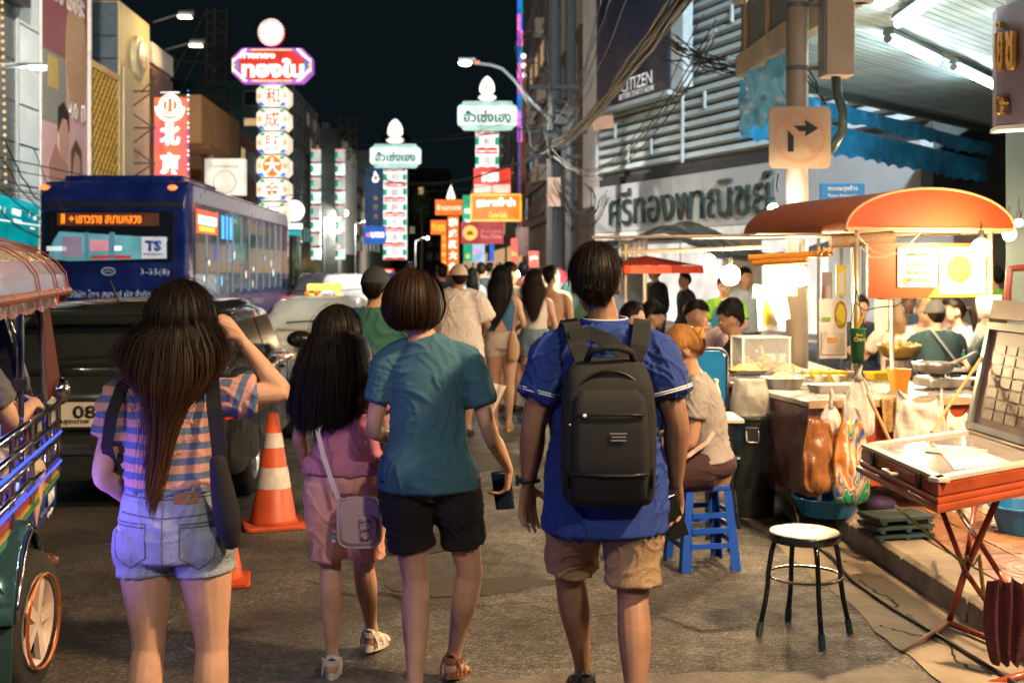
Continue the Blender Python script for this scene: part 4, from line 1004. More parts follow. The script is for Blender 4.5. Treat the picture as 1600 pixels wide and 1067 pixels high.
# right-hand row across the side street
r = thing('shop_house', 'dim shophouse across the side street with green scalloped awning', 'building', (9,24,0))
P0 = V((9.1,26.4,0)); 
MB().box(P0.x,P0.y+.2,0,P0.x+16,P0.y+8,13).build('wall', mat('dark_teal_wall', (.16,.22,.22), .7, nz=.3), r)
MB().box(P0.x+.0,P0.y-.02,2.6,P0.x+.7,P0.y+.19,12).build('pier', mat('pier_purple', (.05,.045,.06), .7), r)
GA = mat('green_awning', (.03,.12,.10), .6, nz=.3, nsc=3)
for lv, (z_, y_) in enumerate(((4.35,0), (3.75,.1))):
    b = MB(); n = 60; rows = [[], [], []]
    for i in range(n+1):
        x = P0.x+.8+i*.16
        rows[0].append(V((x, P0.y+.18, z_))); rows[1].append(V((x, P0.y-1.1+y_, z_-.45))); rows[2].append(V((x, P0.y-1.12+y_, z_-.72-.06*abs(math.sin(i*.9)))))
    b.add(rows[0]+rows[1]+rows[2], [(j*(n+1)+i, j*(n+1)+i+1, (j+1)*(n+1)+i+1, (j+1)*(n+1)+i) for j in range(2) for i in range(n)])
    b.build('awning_cloth', GA, r, smooth=False)
bd = MB().box(P0.x+1.6,P0.y-1.3,2.55,P0.x+4.2,P0.y-1.22,3.1).build('bamboo_board', mat('board_tan', (.35,.20,.10), .6, nz=.3, nsc=8, stretch=(6,1,.5)), r)
text('ชงชา', 1.9, .4, V((P0.x+2.9,P0.y-1.31,2.84)), X, Z, mat('letters_dark_red', (.10,.02,.03), .5), r, bold=.02)
for i in range(8): MB().box(P0.x+.9+i*1.25,P0.y+.1,.2,P0.x+2.0+i*1.25,P0.y+.16,2.35).build('lit_shop_panel', glow('shop_lit_teal' if i % 2 else 'shop_lit_warm', (.35,.75,.8) if i % 2 else (1,.8,.55), .3 if i % 2 else .5), r)
# ---------------------------------------------------------------- neon signs
NW = glow('neon_white', (1,.93,.86), 1.8); NWB = glow('neon_cool_white', (.86,1,.95), 1.15)
NR = glow('neon_red', (1,.06,.03), .75); NRD = glow('neon_deep_red', (.6,.03,.02), .5); NG = glow('neon_green', (.0,.55,.28), .6)
NB = glow('neon_blue', (.03,.2,.9), .75); NO = glow('neon_orange', (1,.2,.015), .95); NOY = glow('neon_amber', (1,.55,.06), 1.1)
NP = glow('neon_purple', (.55,.12,.75), .7); NY = glow('neon_yellow', (1,.8,.15), 1.0); NDG = glow('neon_text_green', (.0,.22,.14), .4)
NTEAL = glow('neon_teal', (.0,.42,.5), .6); NPK = glow('neon_pink', (1,.2,.6), 1)
BOX = mat('signbox_metal', (.06,.07,.07), .5)
def px_sign(name, label, cat, x0, y0, x1, y1, Y, group=None):
    r = thing(name, label, cat, at((x0+x1)/2, y1, Y), group=group); k = Y/F
    return r, at((x0+x1)/2, (y0+y1)/2, Y), k
def sgn_box(r, c, w_, h_, d, m, name='sign_box', bevel=.0):
    return MB().obox(c+Yv*(d/2), X, Z, -Yv, w_, h_, d).build(name, m, r, bevel=bevel)
def T_(body, w_, h_, c, m, r, bold=.02, ext=.02, name='lettering'): return text(body, w_, h_, c-Yv*.01, X, Z, m, r, bold=bold, ext=ext, name=name)
# octagonal gold shop sign
Y = 50; r, c, k = px_sign('neon_sign', 'red octagonal neon sign with white Thai letters on top of the lantern column', 'neon sign', 362, 75, 488, 130, Y)
w_, h_ = 126*k, 54*k
def octo(w_, h_, cut): a, b_ = w_/2, h_/2; return [(-a+cut,-b_),(a-cut,-b_),(a,-b_+cut),(a,b_-cut),(a-cut,b_),(-a+cut,b_),(-a,b_-cut),(-a,-b_+cut)]
MB().prism([c+V((x,.0,z)) for x, z in octo(w_, h_, .42)], Yv*.5).build('sign_box', NP, r)
for i, (sc_, m_) in enumerate(((.955,NY),(.91,NPK),(.87,NB))):
    flat(octo(w_*sc_-.02, h_*(1-(1-sc_)*1.6), .42-.01*i), c, X, Z, m_, r, .01+.01*i, 'neon_border')
flat(octo(w_*.82, h_*.84, .36), c, X, Z, glow('neon_red_field', (.85,.035,.02), .62), r, .05, 'red_field')
for s in (-1, 1):
    for q in (-1, 1):
        for j, m_ in enumerate((NW, NB, NP)):
            x0 = s*(w_/2-.12-.13*j-.12); b = MB(); p0 = c+V((s*(w_/2-.62+.0-.10*j),-.07,q*(h_/2-.05))); p1 = c+V((s*(w_/2-.05-.02*j),-.07,q*(h_/2-.60-.02*j))); b.tube([p0, p1], .035, 5); b.build('neon_bar', m_, r)
    MB().obox(c+V((s*(w_/2-.18),-.07,0)), X, Z, Yv, .07, .5, .03).build('neon_bar', NG, r); MB().obox(c+V((s*(w_/2-.08),-.06,0)), X, Z, Yv, .09, .55, .03).build('neon_bar', NY, r)
T_('ห้างทอง', 1.45, .30, c+V((-.58,-.07,.42)), NW, r, .03); T_('ทองใบ', 2.55, .78, c+V((.05,-.07,-.12)), NW, r, .045)
r2, c2, k = px_sign('neon_sign', 'white sunburst neon disc above the red octagonal sign', 'neon sign', 403, 29, 443, 72, Y)
MB().prism([c2+V(((.50 if i % 2 else .55)*math.cos(2*PI*i/48), .1, (.52 if i % 2 else .57)*math.sin(2*PI*i/48))) for i in range(48)], Yv*.2).build('disc_rim', NR, r2)
MB().lathe([(.46,0),(.46,.05),(.3,.09),(0,.1)], c2+Yv*.1, 28, ax=-Yv).build('disc', glow('disc_white', (1,.88,.85), 1.6), r2)
for i in range(28): a = 2*PI*i/28; MB().ball(c2+V((.51*math.cos(a), .04, .53*math.sin(a))), .035, 6).build('bulb', NW, r2)
# lantern column
chars = '和成興大金行'
for i, ch in enumerate(chars):
    y0 = 133+i*36.6; r, c, k = px_sign('lantern_box', 'glowing lantern box %s of the tall column' % ['at the top', 'second from the top', 'third from the top', 'with the 大 sign', 'just above the lowest', 'at the very bottom'][i], 'neon sign', 401, y0, 450, y0+34, Y, 'lantern boxes of the tall neon column')
    w_, h_ = 49*k, 34*k
    MB().prism([c+V((x,0,z)) for x, z in octo(w_, h_, .2)], Yv*1.1).build('lantern_body', glow('lantern_cream', (1,.82,.62), .95), r)
    flat(circ(0,0,.38,20,.42), c, X, Z, NW if i != 3 else NO, r, .02, 'disc')
    for s in (-1, 1):
        flat([(s*.28,.30),(s*.36,.42),(s*.52,.42),(s*.46,.28)][::s], c, X, Z, NG, r, .02, 'corner_leaf'); flat([(s*.30,-.42),(s*.52,-.42),(s*.56,-.26),(s*.40,-.28)][::s], c, X, Z, NB, r, .02, 'corner_leaf')
        flat([(s*.46,-.1),(s*.6,-.1),(s*.6,.1),(s*.46,.1)][::s], c, X, Z, glow('neon_peach', (1,.5,.28), .8), r, .02, 'side_patch')
    T_(ch, .62, .66, c+V((0,-.03,0)), glow('neon_brown', (.75,.18,.03), .6) if i != 3 else NW, r, .015)
    MB().obox(c+V((0,.55,-.47)), X, Z, Yv, 1.0, .04, 1.0).build('spacer', BOX, r)
MB().tube([at(400,132,Y)+Yv*.6, at(400,132,Y)*1+V((0,.6,-8.7))], .06, 6).build('sign_mast', BOX, label='dark steel mast beside the lantern column', cat='mast')
sc_ = thing('scaffold', 'black steel lattice tower on the roofs behind the lantern column', 'scaffold', at(337,170,62))
for x in (321, 333, 352):
    MB().tube([at(x,200,62), at(x+2,12,62)], .05, 5).build('post', mat('scaffold_rust', (.07,.055,.03), .7), sc_)
for i in range(11):
    y = 18+i*17; MB().tube([at(321,y,62), at(353,y,62.02)], .035, 4).build('rail', MC['scaffold_rust'], sc_); MB().tube([at(321,y,62), at(353,y+17,62)][::(1 if i % 2 else 1)], .03, 4).build('brace', MC['scaffold_rust'], sc_)
for (a, b_) in (((321,18),(270,120)), ((321,60),(280,150)), ((353,90),(290,160)), ((270,95),(350,100)), ((262,130),(300,60))): MB().tube([at(*a,62), at(*b_,62)], .035, 4).build('stay', MC['scaffold_rust'], sc_)
s2 = thing('scaffold', 'thin rusty scaffold frame between the yellow facade and the orange neon sign', 'scaffold', at(215,300,39))
for x in (196, 203, 239): MB().tube([at(x,300,39), at(x,118,39)], .035, 5).build('post', MC['scaffold_rust'], s2)
for y in (143, 200, 255): MB().tube([at(192,y,39), at(243,y,39)], .03, 4).build('rail', MC['scaffold_rust'], s2)
for a, b_ in (((203,170),(239,143)), ((203,175),(239,200)), ((203,228),(239,200)), ((203,230),(239,255)), ((220,145),(245,120)), ((203,280),(239,256))): MB().tube([at(*a,39), at(*b_,39)], .025, 4).build('brace', MC['scaffold_rust'], s2)
for x in (470,):
    pass
s3 = thing('scaffold', 'open steel frame on the roof of the dark concrete block', 'scaffold', at(542,240,118))
for x in (530, 545, 557):
    MB().tube([at(x,250,118), at(x,183,118)], .08, 4).build('post', MC['scaffold_rust'], s3)
for i in range(4): MB().tube([at(530,184+i*18,118), at(557,184+i*18,118)], .06, 4).build('rail', MC['scaffold_rust'], s3); MB().tube([at(530,202+i*18,118), at(557,184+i*18,118)], .05, 4).build('brace', MC['scaffold_rust'], s3)
# orange vertical sign 北京
Y = 41.3; r, c, k = px_sign('neon_sign', 'orange vertical neon sign with round seal and 北京 in white', 'neon sign', 240, 140, 292, 300, Y)
mo = mat('neon_orange_blend', (.5,.1,.05), .5, nz=0); t_ = mo.node_tree; bb_ = t_.nodes['Principled BSDF']
tc_ = t_.nodes.new('ShaderNodeTexCoord'); n_ = t_.nodes.new('ShaderNodeTexNoise'); n_.inputs['Scale'].default_value = .9; t_.links.new(tc_.outputs['Object'], n_.inputs[0])
cr_ = t_.nodes.new('ShaderNodeValToRGB'); cr_.color_ramp.elements[0].position = .38; cr_.color_ramp.elements[0].color = (.55,.05,.16,1); cr_.color_ramp.elements[1].position = .6; cr_.color_ramp.elements[1].color = (1,.16,.02,1)
t_.links.new(n_.outputs['Fac'], cr_.inputs[0]); t_.links.new(cr_.outputs[0], bb_.inputs['Emission Color']); bb_.inputs['Emission Strength'].default_value = .85
sgn_box(r, c+V((0,0,-.6)), 50*k, 190*k, .35, mo)
T_('北', .68, .75, c+V((0,-.02,-.0+.22)), NW, r, .04); T_('京', .68, .75, c+V((0,-.02,-.78)), NW, r, .04); T_('同', .62, .75, c+V((0,-.02,-1.75)), NW, r, .04)
b = MB(); cc = c+V((0,-.03,1.2))
for i in range(2): b.tube([cc+V(((.36-.1*i)*math.cos(a), 0, (.36-.1*i)*math.sin(a))) for a in [2*PI*q/24 for q in range(25)]], .022, 5)
b.tube([cc+V((.46*math.cos(a), 0, -.06+.46*math.sin(a))) for a in [PI+PI*q/14 for q in range(15)]], .06, 5)
b.tube([cc+V((-.09,0,-.18)), cc+V((-.09,0,.2))], .02, 5); b.tube([cc+V((.09,0,-.18)), cc+V((.09,0,.2))], .02, 5); b.tube([cc+V((-.32,0,.43)), cc+V((.32,0,.43))], .015, 4)
b.build('seal_neon', NW, r)
for i in range(22): MB().ball(at(294,142+i*7.2,Y), .035, 6).build('bulb', NW if i % 3 else NB, r)
# white shop sign box
Y = 47; r, c, k = px_sign('shop_sign', 'white lit sign box with faint writing above the back of the bus', 'sign', 320, 248, 382, 305, Y)
sgn_box(r, c, 62*k, 57*k, .4, glow('sign_cream_lit', (1,.9,.75), .62)); T_('ร้านทองเยาวราช', 44*k, 6*k, c+V((-.02,-.01,.42)), mat('text_grey', (.2,.2,.22), .5), r, 0, .005)
flat(circ(0,-.2,.45,20), c, X, Z, MC['text_grey'], r, .004, 'ring'); flat(circ(0,-.2,.42,20), c, X, Z, MC['sign_cream_lit'], r, .008, 'ring_inner')
# white round sign by the column
Y = 52; r, c, k = px_sign('shop_sign', 'plain white round lit sign low on the lantern column', 'sign', 445, 314, 474, 345, Y)
MB().lathe([(.45,0),(.45,.1),(.3,.13),(0,.13)], c, 24, ax=-Yv).build('disc', NW, r); MB().obox(c+V((0,0,-.66)), X, Z, Yv, .7, .22, .15).build('name_strip', NW, r); MB().obox(c+V((0,.05,-.95)), X, Z, Yv, .6, .2, .1).build('lower_strip', NTEAL, r)
# dark column pillar with two green white columns
pl = sbox(-7.4,-6.3,50.2,51.2,0,0.1, BOX, 'x'); bpy.data.objects.remove(pl)
r = thing('pillar', 'thick dark grey concrete pillar between two far green neon columns', 'pillar', at(514,415,85)); MB().box(at(501,0,85).x, 85, 0, at(528,0,85).x, 86.5, 11.2).build('shaft', mat('pillar_concrete', (.10,.105,.10), .8, nz=.3, nsc=1), r)
MB().box(at(503,0,85).x, 84.9, 11.2, at(515,0,85).x, 86, 11.6).build('cap', FRM, r)
def lampbud(r, c, s):   # the bud-shaped crown light
    pr = [(0,0),(.30,.0),(.46,.10),(.44,.2),(.28,.27),(.22,.33),(.34,.38),(.40,.5),(.38,.75),(.28,1.0),(.12,1.18),(0,1.25)]
    MB().lathe([(a*s, z*s) for a, z in pr], c, 20, sy=.5).build('bud_crown', NW, r, smooth=True)
    MB().obox(c+V((0,-.22*s,.62*s)), X, Z, Yv, .08*s, .4*s, .06*s).build('flame_mark', NOY, r)
def hsh(x0, y0, x1, y1, cx, coly1, nseg, Y, label, seglab, upto=None):
    r, c, k = px_sign('neon_sign', label, 'neon sign', x0, y0, x1, y1, Y); w_, h_ = (x1-x0)*k, (y1-y0)*k
    MB().prism([c+V((x,.0,z)) for x, z in octo(w_, h_*.72, .12)], Yv*.5).build('sign_face', NWB, r)
    MB().prism([c+V((x,.04,z)) for x, z in octo(w_*.86, h_, .1)], Yv*.4).build('back_box', glow('neon_pale_green', (.6,.9,.78), .75), r)
    for z in (h_*.36, -h_*.36): MB().obox(c+V((0,-.02,z)), X, Z, Yv, w_*.97, .03, .03).build('edge_tube', NG, r)
    T_('ฮั่วเซ่งเฮง', w_*.80, h_*.42, c+V((0,-.01,-.05)), NDG, r, .03)
    lampbud(r, at(cx, y0-2, Y)+Yv*.2, 38*k/1.25)
    y = y1+3; sh = (coly1-y)/nseg
    for i in range(nseg):
        q, cc, k = px_sign('sign_segment', 'neon panel %s under %s' % (['at the top', 'second from top', 'third from top', 'fourth from top', 'second from the bottom', 'at the bottom'][i], seglab), 'neon sign', cx-17, y+sh*i, cx+17, y+sh*(i+1), Y, 'red and green neon panels under '+seglab)
        W_, Hh = 36*k, sh*k
        MB().obox(cc+Yv*.2, X, Z, Yv, W_, Hh*.985, .4).build('panel_box', NWB, q)
        for s in (-1, 1):
            flat([(s*W_*.5,-Hh*.2),(s*W_*.5,Hh*.2),(s*W_*.34,Hh*.2),(s*W_*.34,-Hh*.2)][::-s], cc, X, Z, NG, q, .02, 'green_patch')
            z0, z1 = sorted((s*Hh*.49, s*Hh*.36)); flat([(-W_*.46,z0),(W_*.46,z0),(W_*.46,z1),(W_*.2,z1-s*.05),(0,z1+s*.0),(-W_*.2,z1-s*.05),(-W_*.46,z1)], cc, X, Z, NR, q, .02, 'red_band')
        flat(circ(0,0,W_*.25,18), cc, X, Z, NWB, q, .03, 'disc'); T_(chars[i], W_*.3, W_*.32, cc+V((0,-.03,0)), NRD, q, .0)
hsh(578, 225, 657, 262, 617, 406, 6, 72, 'white neon sign with green Thai letters and bud crown, left of the street centre', 'the farther white sign left of centre')
hsh(715, 158, 808, 203, 761, 266, 2, 61, 'larger white neon sign with green Thai letters and bud crown, right of centre', 'the larger white sign right of centre')
# lattice bracket to the right of it
r = thing('sign_bracket', 'dark lattice bracket holding the larger white sign to the houses', 'bracket', at(796,265,61.5))
for x in (781, 796, 810): MB().tube([at(x,206,61.5), at(x,266,61.5)], .06, 4).build('post', BOX, r)
for i in range(5):
    y = 206+i*15; MB().tube([at(781,y,61.5), at(810,y,61.5)], .05, 4).build('rail', BOX, r)
    if i < 4:
        for x in (781, 796): MB().tube([at(x,y,61.5), at(x+14,y+15,61.5)], .04, 4).build('brace', BOX, r); MB().tube([at(x+14,y,61.5), at(x,y+15,61.5)], .04, 4).build('brace', BOX, r)
# distant twin columns beside pillar
for x, lab in ((493, 'left'), (531, 'right')):
    for i in range(8):
        r, c, k = px_sign('sign_segment', 'small far green and white neon panel %s of the dark pillar' % lab, 'neon sign', x-7, 232+i*22, x+7, 252+i*22, 84, 'neon panels just %s of the dark pillar' % lab)
        MB().obox(c+Yv*.2, X, Z, Yv, 14*k, 19*k, .4).build('panel_box', NWB if i % 2 else glow('neon_dim_white', (.8,.8,.75), .7), r)
        flat(rect(-7*k,-5*k,-3*k,5*k), c, X, Z, NG, r, .02, 'green_patch'); flat(rect(-7*k,8*k,7*k,9.4*k), c, X, Z, NR, r, .02, 'red_band')
def simple_sign(label, x0, y0, x1, y1, Y, m, texts=(), name='neon_sign', d=.35, bevel=0, frame=None):
    r, c, k = px_sign(name, label, 'neon sign', x0, y0, x1, y1, Y); sgn_box(r, c, (x1-x0)*k, (y1-y0)*k, d, m, bevel=bevel)
    if frame: 
        w_, h_ = (x1-x0)*k, (y1-y0)*k
        for s in (-1, 1): MB().obox(c+V((s*(w_/2-.04),-.02,0)), X, Z, Yv, .08, h_, .04).build('frame', frame, r); MB().obox(c+V((0,-.02,s*(h_/2-.04))), X, Z, Yv, w_-.16, .08, .04).build('frame', frame, r)
    for tx in texts:
        body, w_, h_, dx, dz, mm = tx[:6]; T_(body, w_*k, h_*k, c+V((dx*k,-.02,-dz*k)), mm, r, tx[6] if len(tx) > 6 else .03)
    return r, c, k
r_, c_, k_ = simple_sign('red lit sign with white Thai letters under the larger white sign', 740, 263, 798, 303, 54, NR, [('เยาวราช', 26, 15, -3, -6, NW, .05)])
for s in (-1, 1): MB().obox(c_+V((s*14.5*k_,-.03,-12*k_)), X, Z, Yv, 27*k_, 13*k_, .04).build('white_strip', glow('neon_cream', (1,.75,.6), .9), r_)
simple_sign('orange lit sign with big white Thai letters and yellow script, largest of the orange signs', 735, 303, 815, 346, 48, NO, [('หูฉลามไชน่า', 60, 17, 0, -7, NW, .06), ('Coca-Cola', 28, 9, 3, 11, NY, .03)], frame=NOY)
r_, c_, k_ = simple_sign('dark red plate with round golden emblem below the big orange sign', 720, 347, 787, 381, 46, glow('neon_dark_red', (.5,.02,.03), .55), [('ร้านอาหาร', 32, 6, 14, -3, glow('text_pinkish', (.9,.35,.3), .8), .01), ('Baan Kluea', 32, 7, 14, 5, MC['text_pinkish'], .01)])
flat(circ(-19*k_,0,12*k_,24), c_, X, Z, MC['text_pinkish'], r_, .012, 'emblem_ring'); flat(circ(-19*k_,0,10.5*k_,24), c_, X, Z, NOY, r_, .02, 'emblem'); flat([(-24*k_,-3*k_),(-14*k_,-3*k_),(-15*k_,4*k_),(-17*k_,1*k_),(-19*k_,6*k_),(-21*k_,1*k_),(-23*k_,4*k_)], c_, X, Z, NRD, r_, .03, 'emblem_mark')
simple_sign('small orange sign with cream letters beneath a white spire', 680, 312, 722, 336, 80, NO, [('ร้านทอง', 38, 9, 0, 0, glow('neon_cream2', (1,.85,.6), 1.1), .03)])
r = thing('neon_spire', 'little white neon spire standing on the small orange sign', 'neon sign', at(704,311,80)); MB().tube([at(700,311,80), at(703,300,80), at(704.5,291,80), at(706,300,80), at(709,311,80)], .12, 6).build('spire', NW, r)
r, c, k = px_sign('neon_sign', 'tall thin red neon column with white Chinese characters at the street end', 'neon sign', 699, 338, 717, 430, 78); sgn_box(r, c, 17*k, 92*k, .3, NO)
for i, ch in enumerate('和成興大金'): T_(ch, 13*k, 13*k, c+V((-.02,-.02,(36-17*i)*k)), NW, r, .06)
r, c, k = px_sign('neon_sign', 'amber neon column left of the red one at the street end', 'neon sign', 689, 366, 698, 430, 76); sgn_box(r, c, 8*k, 64*k, .3, NO)
for i, ch in enumerate('金行和成興'): T_(ch, 6.5*k, 9*k, c+V((0,-.02,(26-13*i)*k)), NOY, r, .05)
simple_sign('small amber lit sign with Thai letters left of the red column', 673, 344, 697, 366, 76, NO, [('จินดา', 20, 13, 0, 0, NOY, .06)])
r_, c_, k_ = simple_sign('small blue UOB bank sign beside the far white and green column', 568, 353, 602, 381, 70, glow('neon_bank_blue', (.01,.14,.6), .8), [('UOB', 21, 9, 5, 0, NW, .05)])
flat(circ(-10*k_,0,3.4*k_,14), c_, X, Z, NPK, r_, .03, 'logo_dot')
r_, c_, k_ = simple_sign('dark blue vertical banner with golden drop logo and gold characters', 570, 262, 602, 352, 75, glow('banner_blue', (.01,.05,.16), .4), [('金', 8, 9, 1, 3, mat('gold_dim', (.5,.35,.08), .5, emit=.4), .02), ('行', 8, 9, 1, 17, MC['gold_dim'] if 'gold_dim' in MC else None, .02), ('大', 8, 9, 1, 31, MC.get('gold_dim'), .02)])
flat([(-5*k_,26*k_),(0,40*k_),(7*k_,28*k_),(4*k_,22*k_),(-2*k_,22*k_)], c_, X, Z, NW, r_, .02, 'drop_logo'); flat([(-2*k_,27*k_),(1*k_,33*k_),(4*k_,28*k_),(2*k_,25*k_)], c_, X, Z, MC['gold_dim'], r_, .03, 'drop_logo')
simple_sign('narrow green lit sign behind the big orange sign', 723, 305, 738, 375, 58, NG, [('ทอง', 9, 8, 0, -10, NW, .02), ('24', 8, 7, 0, 6, NW, .02)])
simple_sign('green and yellow lit shop board below the dark red plate', 724, 380, 738, 408, 60, NG, [('金', 9, 10, 0, 6, NY, .02)])
simple_sign('bright pastel video screen low on the right row of shops', 735, 380, 757, 410, 62, glow('screen_mix', (.5,.75,1), .9), [('SALE', 14, 8, 0, -4, NPK, .02)])
simple_sign('narrow blue lit banner next to the pastel screen', 765, 380, 772, 408, 60, NB)
simple_sign('yellow lit sign over the crowd at the street end', 744, 424, 770, 436, 40, glow('sign_yellow_lit', (1,.6,.12), 1.2), [('ก๋วยเตี๋ยว', 20, 6, 0, 0, NR, .02)], d=.2)
simple_sign('white lightbox held above the crowd near the man in white', 727, 430, 742, 446, 36, NW, [('ห้อง', 8, 6, 0, 0, NB, .02)], d=.1)
simple_sign('red lit shopfront sign at the street end near the white column', 590, 420, 615, 430, 75, NR, [('SHOP', 18, 6, 0, 0, NW, .02)])
simple_sign('tall red and yellow lit sign behind the crowd on the right', 798, 372, 809, 412, 44, glow('sign_red_soft', (.9,.12,.06), .7), [('ร้าน', 8, 8, 0, 4, NY, .03)])
simple_sign('plain pale pink sheet sign on the beige shophouse', 806, 355, 826, 400, 45, mat('sheet_pink', (.5,.33,.3), .7), d=.05)
simple_sign('tilted red stall sign with white letters over the crowd', 826, 392, 842, 418, 30, glow('sign_red_stall', (.8,.1,.05), .5), [('ลูกชิ้น', 12, 8, 0, -2, NW, .03)], d=.08)
# teal sign left
Y = 22; r, c, k = px_sign('shop_sign', 'turquoise lit shop board reading PAYPOINT left of the bus', 'sign', 0, 295, 60, 375, Y)
pts = [at(-60,283,Y-1.5), at(61,321,Y+1.2), at(61,385,Y+1.2), at(-60,368,Y-1.5)]
MB().prism(pts, V((-.1,.25,0))).build('sign_box', glow('board_turquoise', (.0,.42,.45), .62), r)
Rr = (pts[1]-pts[0]).normalized(); Uu = (Z-Rr*Z.dot(Rr)).normalized()
def on(px, py): return at(px, py, Y+.55*1)+Rr.cross(Uu)*.02
nrm = Rr.cross(Uu); d0 = pts[0].dot(nrm)
def onb(px, py):
    d = at(px, py, 1)-V((0,0,EYE)); t = (d0-V((0,0,EYE)).dot(nrm))/d.dot(nrm); return V((0,0,EYE))+d*t+nrm*.015
for body, x, y, w_, h_ in (('PAYPOINT', 25, 332, 27, 10), ('/', 6, 329, 2, 10), ('/', 45, 335, 2, 10), ('เพย์', 54, 340, 8, 9), ('E', -1, 327, 3, 9)): text(body, w_*Y/F, h_*Y/F, onb(x, y), Rr, Uu, NW, r, bold=.01)
text('counter service', 26*Y/F, 3*Y/F, onb(26, 344), Rr, Uu, NW, r); MB().prism([onb(-20,340), onb(61,352), onb(61,353.5), onb(-20,341.5)], nrm*.01).build('line', NW, r)
text('@paypoint', 14*Y/F, 4*Y/F, onb(50, 357), Rr, Uu, NW, r)
bulbs = thing('bulb_string', 'vertical string of warm bulbs down the panelled building at the far left', 'light string', at(4,290,20))
MB().tube([at(3,0,20), at(9,295,20)], .012, 4).build('wire', BOX, bulbs)
for i in range(24): MB().ball(at(3+i*.25,4+i*12.2,19.97), .03, 6).build('bulb', glow('bulb_dim_warm', (1,.6,.25), .8), bulbs)
# neon strip on right
r = thing('neon_strip', 'vertical blue and pink neon strip with white bulbs on the tall beige shophouse', 'neon sign', S(4.1,63,4))
for i in range(9): 
    m_ = (NB, NPK, NP)[i % 3]; b = MB(); b.tube([at(811,i*25-2,58), at(811,i*25+22,58)], .09, 6); b.build('neon_tube', m_, r)
    MB().tube([at(815,i*25-2,58), at(815,i*25+22,58)], .06, 6).build('neon_tube', (NTEAL, NB, NPK)[i % 3], r)
for y in (88, 103, 118): MB().ball(at(818,y,57.8), .13, 8).build('bulb', glow('bulb_pinkwhite', (1,.8,.85), 2), r)
MB().tube([at(812,200,58), at(812,350,58)], .09, 6).build('neon_tube', glow('neon_dim_purple', (.16,.1,.3), .5), r); MB().obox(at(818,220,58), X, Z, Yv, .22, 8, .1).build('orange_trim', mat('trim_orange', (.45,.17,.06), .6), r)

# ---------------------------------------------------------------- street lamps, poles, cables
STEEL = mat('galvanised_steel', (.25,.27,.28), .45, metal=.5)
def glowball(c, r, m, parent, name='bulb', n=12): return MB().ball(c, r, n).build(name, m, parent, smooth=True)
Y = 30; sl = thing('street_lamp', 'lit street lamp on a curved arm over the middle of the street', 'street lamp', at(868,520,Y))
MB().tube([at(742,99,Y), at(768,102,Y), at(785,108,Y), at(806,128,Y), at(830,158,Y), at(862,190,Y)], .045, 8).build('arm', STEEL, sl, smooth=True)
h = at(730,97,Y); MB().obox(h+Z*.05, X, Z, Yv, .42, .10, .2).build('lamp_head', STEEL, sl, bevel=.03); glowball(h-Z*.02-X*.05, (.17,.12,.09), glow('street_lamp_glow', (1,.96,.9), 14), sl, 'lamp_glass')
MB().obox(at(745,98,Y), X, Z, Yv, .14, .09, .1).build('joint', mat('joint_orange', (.5,.15,.05), .5), sl)
area_light('street_lamp_light', h-Z*.15, h-Z*5, 1300, (.3,.2), (1,.93,.82), 150).parent = sl
bpy.data.objects['street_lamp_light'].matrix_parent_inverse = WM[sl.name].inverted()
Y = 23; l2 = thing('street_lamp', 'flat headed street lamp reaching in from the left edge before the pale panels', 'street lamp', at(-60,520,Y))
MB().tube([at(-60,415,Y)-Z*1.6, at(-60,105,Y), at(-50,104,Y), at(35,102,Y)], .05, 8).build('arm', STEEL, l2); MB().obox(at(50,101,Y), X, Z, Yv, .5, .06, .25).build('lamp_head', STEEL, l2, bevel=.02)
MB().obox(at(58,106,Y), X, Z, Yv, .26, .05, .2).build('lamp_glass', glow('lamp_glass_soft', (1,.93,.9), 6), l2); par(area_light('street_lamp_light', at(58,110,Y), at(58,110,Y)+V((-1.5,6,-1.5)), 500, (.3,.2), (1,.95,.9)), l2)
for px_, py_, Yl, lab in ((540,333,85,'left of'), (581,345,110,'farther along beside'), (668,372,150,'deep in the street beyond')):
    l3 = thing('street_lamp', 'small bright far street lamp '+lab+' the white neon column', 'street lamp', (at(px_,0,Yl).x-1.5,Yl,0)); h3 = at(px_,py_,Yl)
    MB().tube([V((h3.x-1.5,Yl,0)), V((h3.x-1.5,Yl,h3.z-.3)), h3+Z*.15], .04, 6).build('post', STEEL, l3); MB().ball(h3, .2, 10).build('lamp_glass', glow('far_lamp_glow', (1,.92,.8), 12), l3, smooth=True); par(area_light('street_lamp_light', h3-Z*.4, h3+V((-3,3,-3)), 2600, (1,1), (1,.9,.78), 170), l3)
# post carrying the lamp and cables
Y = 30; up = thing('utility_pole', 'dark utility pole wrapped in cable coils on the far pavement', 'utility pole', at(868,518,Y)); PD = mat('pole_dark', (.018,.02,.02), .8, nz=.3)
x = at(866,0,Y).x
MB().tube([V((x,Y,0)), V((x,Y,9.5))], [.20,.16], 10).build('shaft', PD, up); MB().tube([V((x+.45,Y+1,0)), V((x+.45,Y+1,9))], .13, 8).build('shaft', PD, up)
for z, w_ in ((4.3,1.3),(4.9,1.6),(6.0,1.2)): MB().obox(V((x,Y-.2,z)), X, Z, Yv, w_, .1, .1).build('crossarm', PD, up)
for i in range(6): MB().obox(V((x+random.uniform(-.35,.35), Y-.3, 3.5+random.uniform(0,1.9))), X, Z, Yv, .3, .35, .25).build('junction_box', mat('box_black', (.03,.03,.03), .6), up, bevel=.02)
MB().obox(at(866,300,29.6), X, Z, Yv, .3, .7, .08).build('notice_plate', mat('notice_tan', (.45,.28,.2), .7), up)
CB = mat('cable_black', (.018,.018,.018), .5, nz=0); CG = mat('cable_grey', (.14,.125,.11), .6, nz=.3)
rnd = random.Random(11)
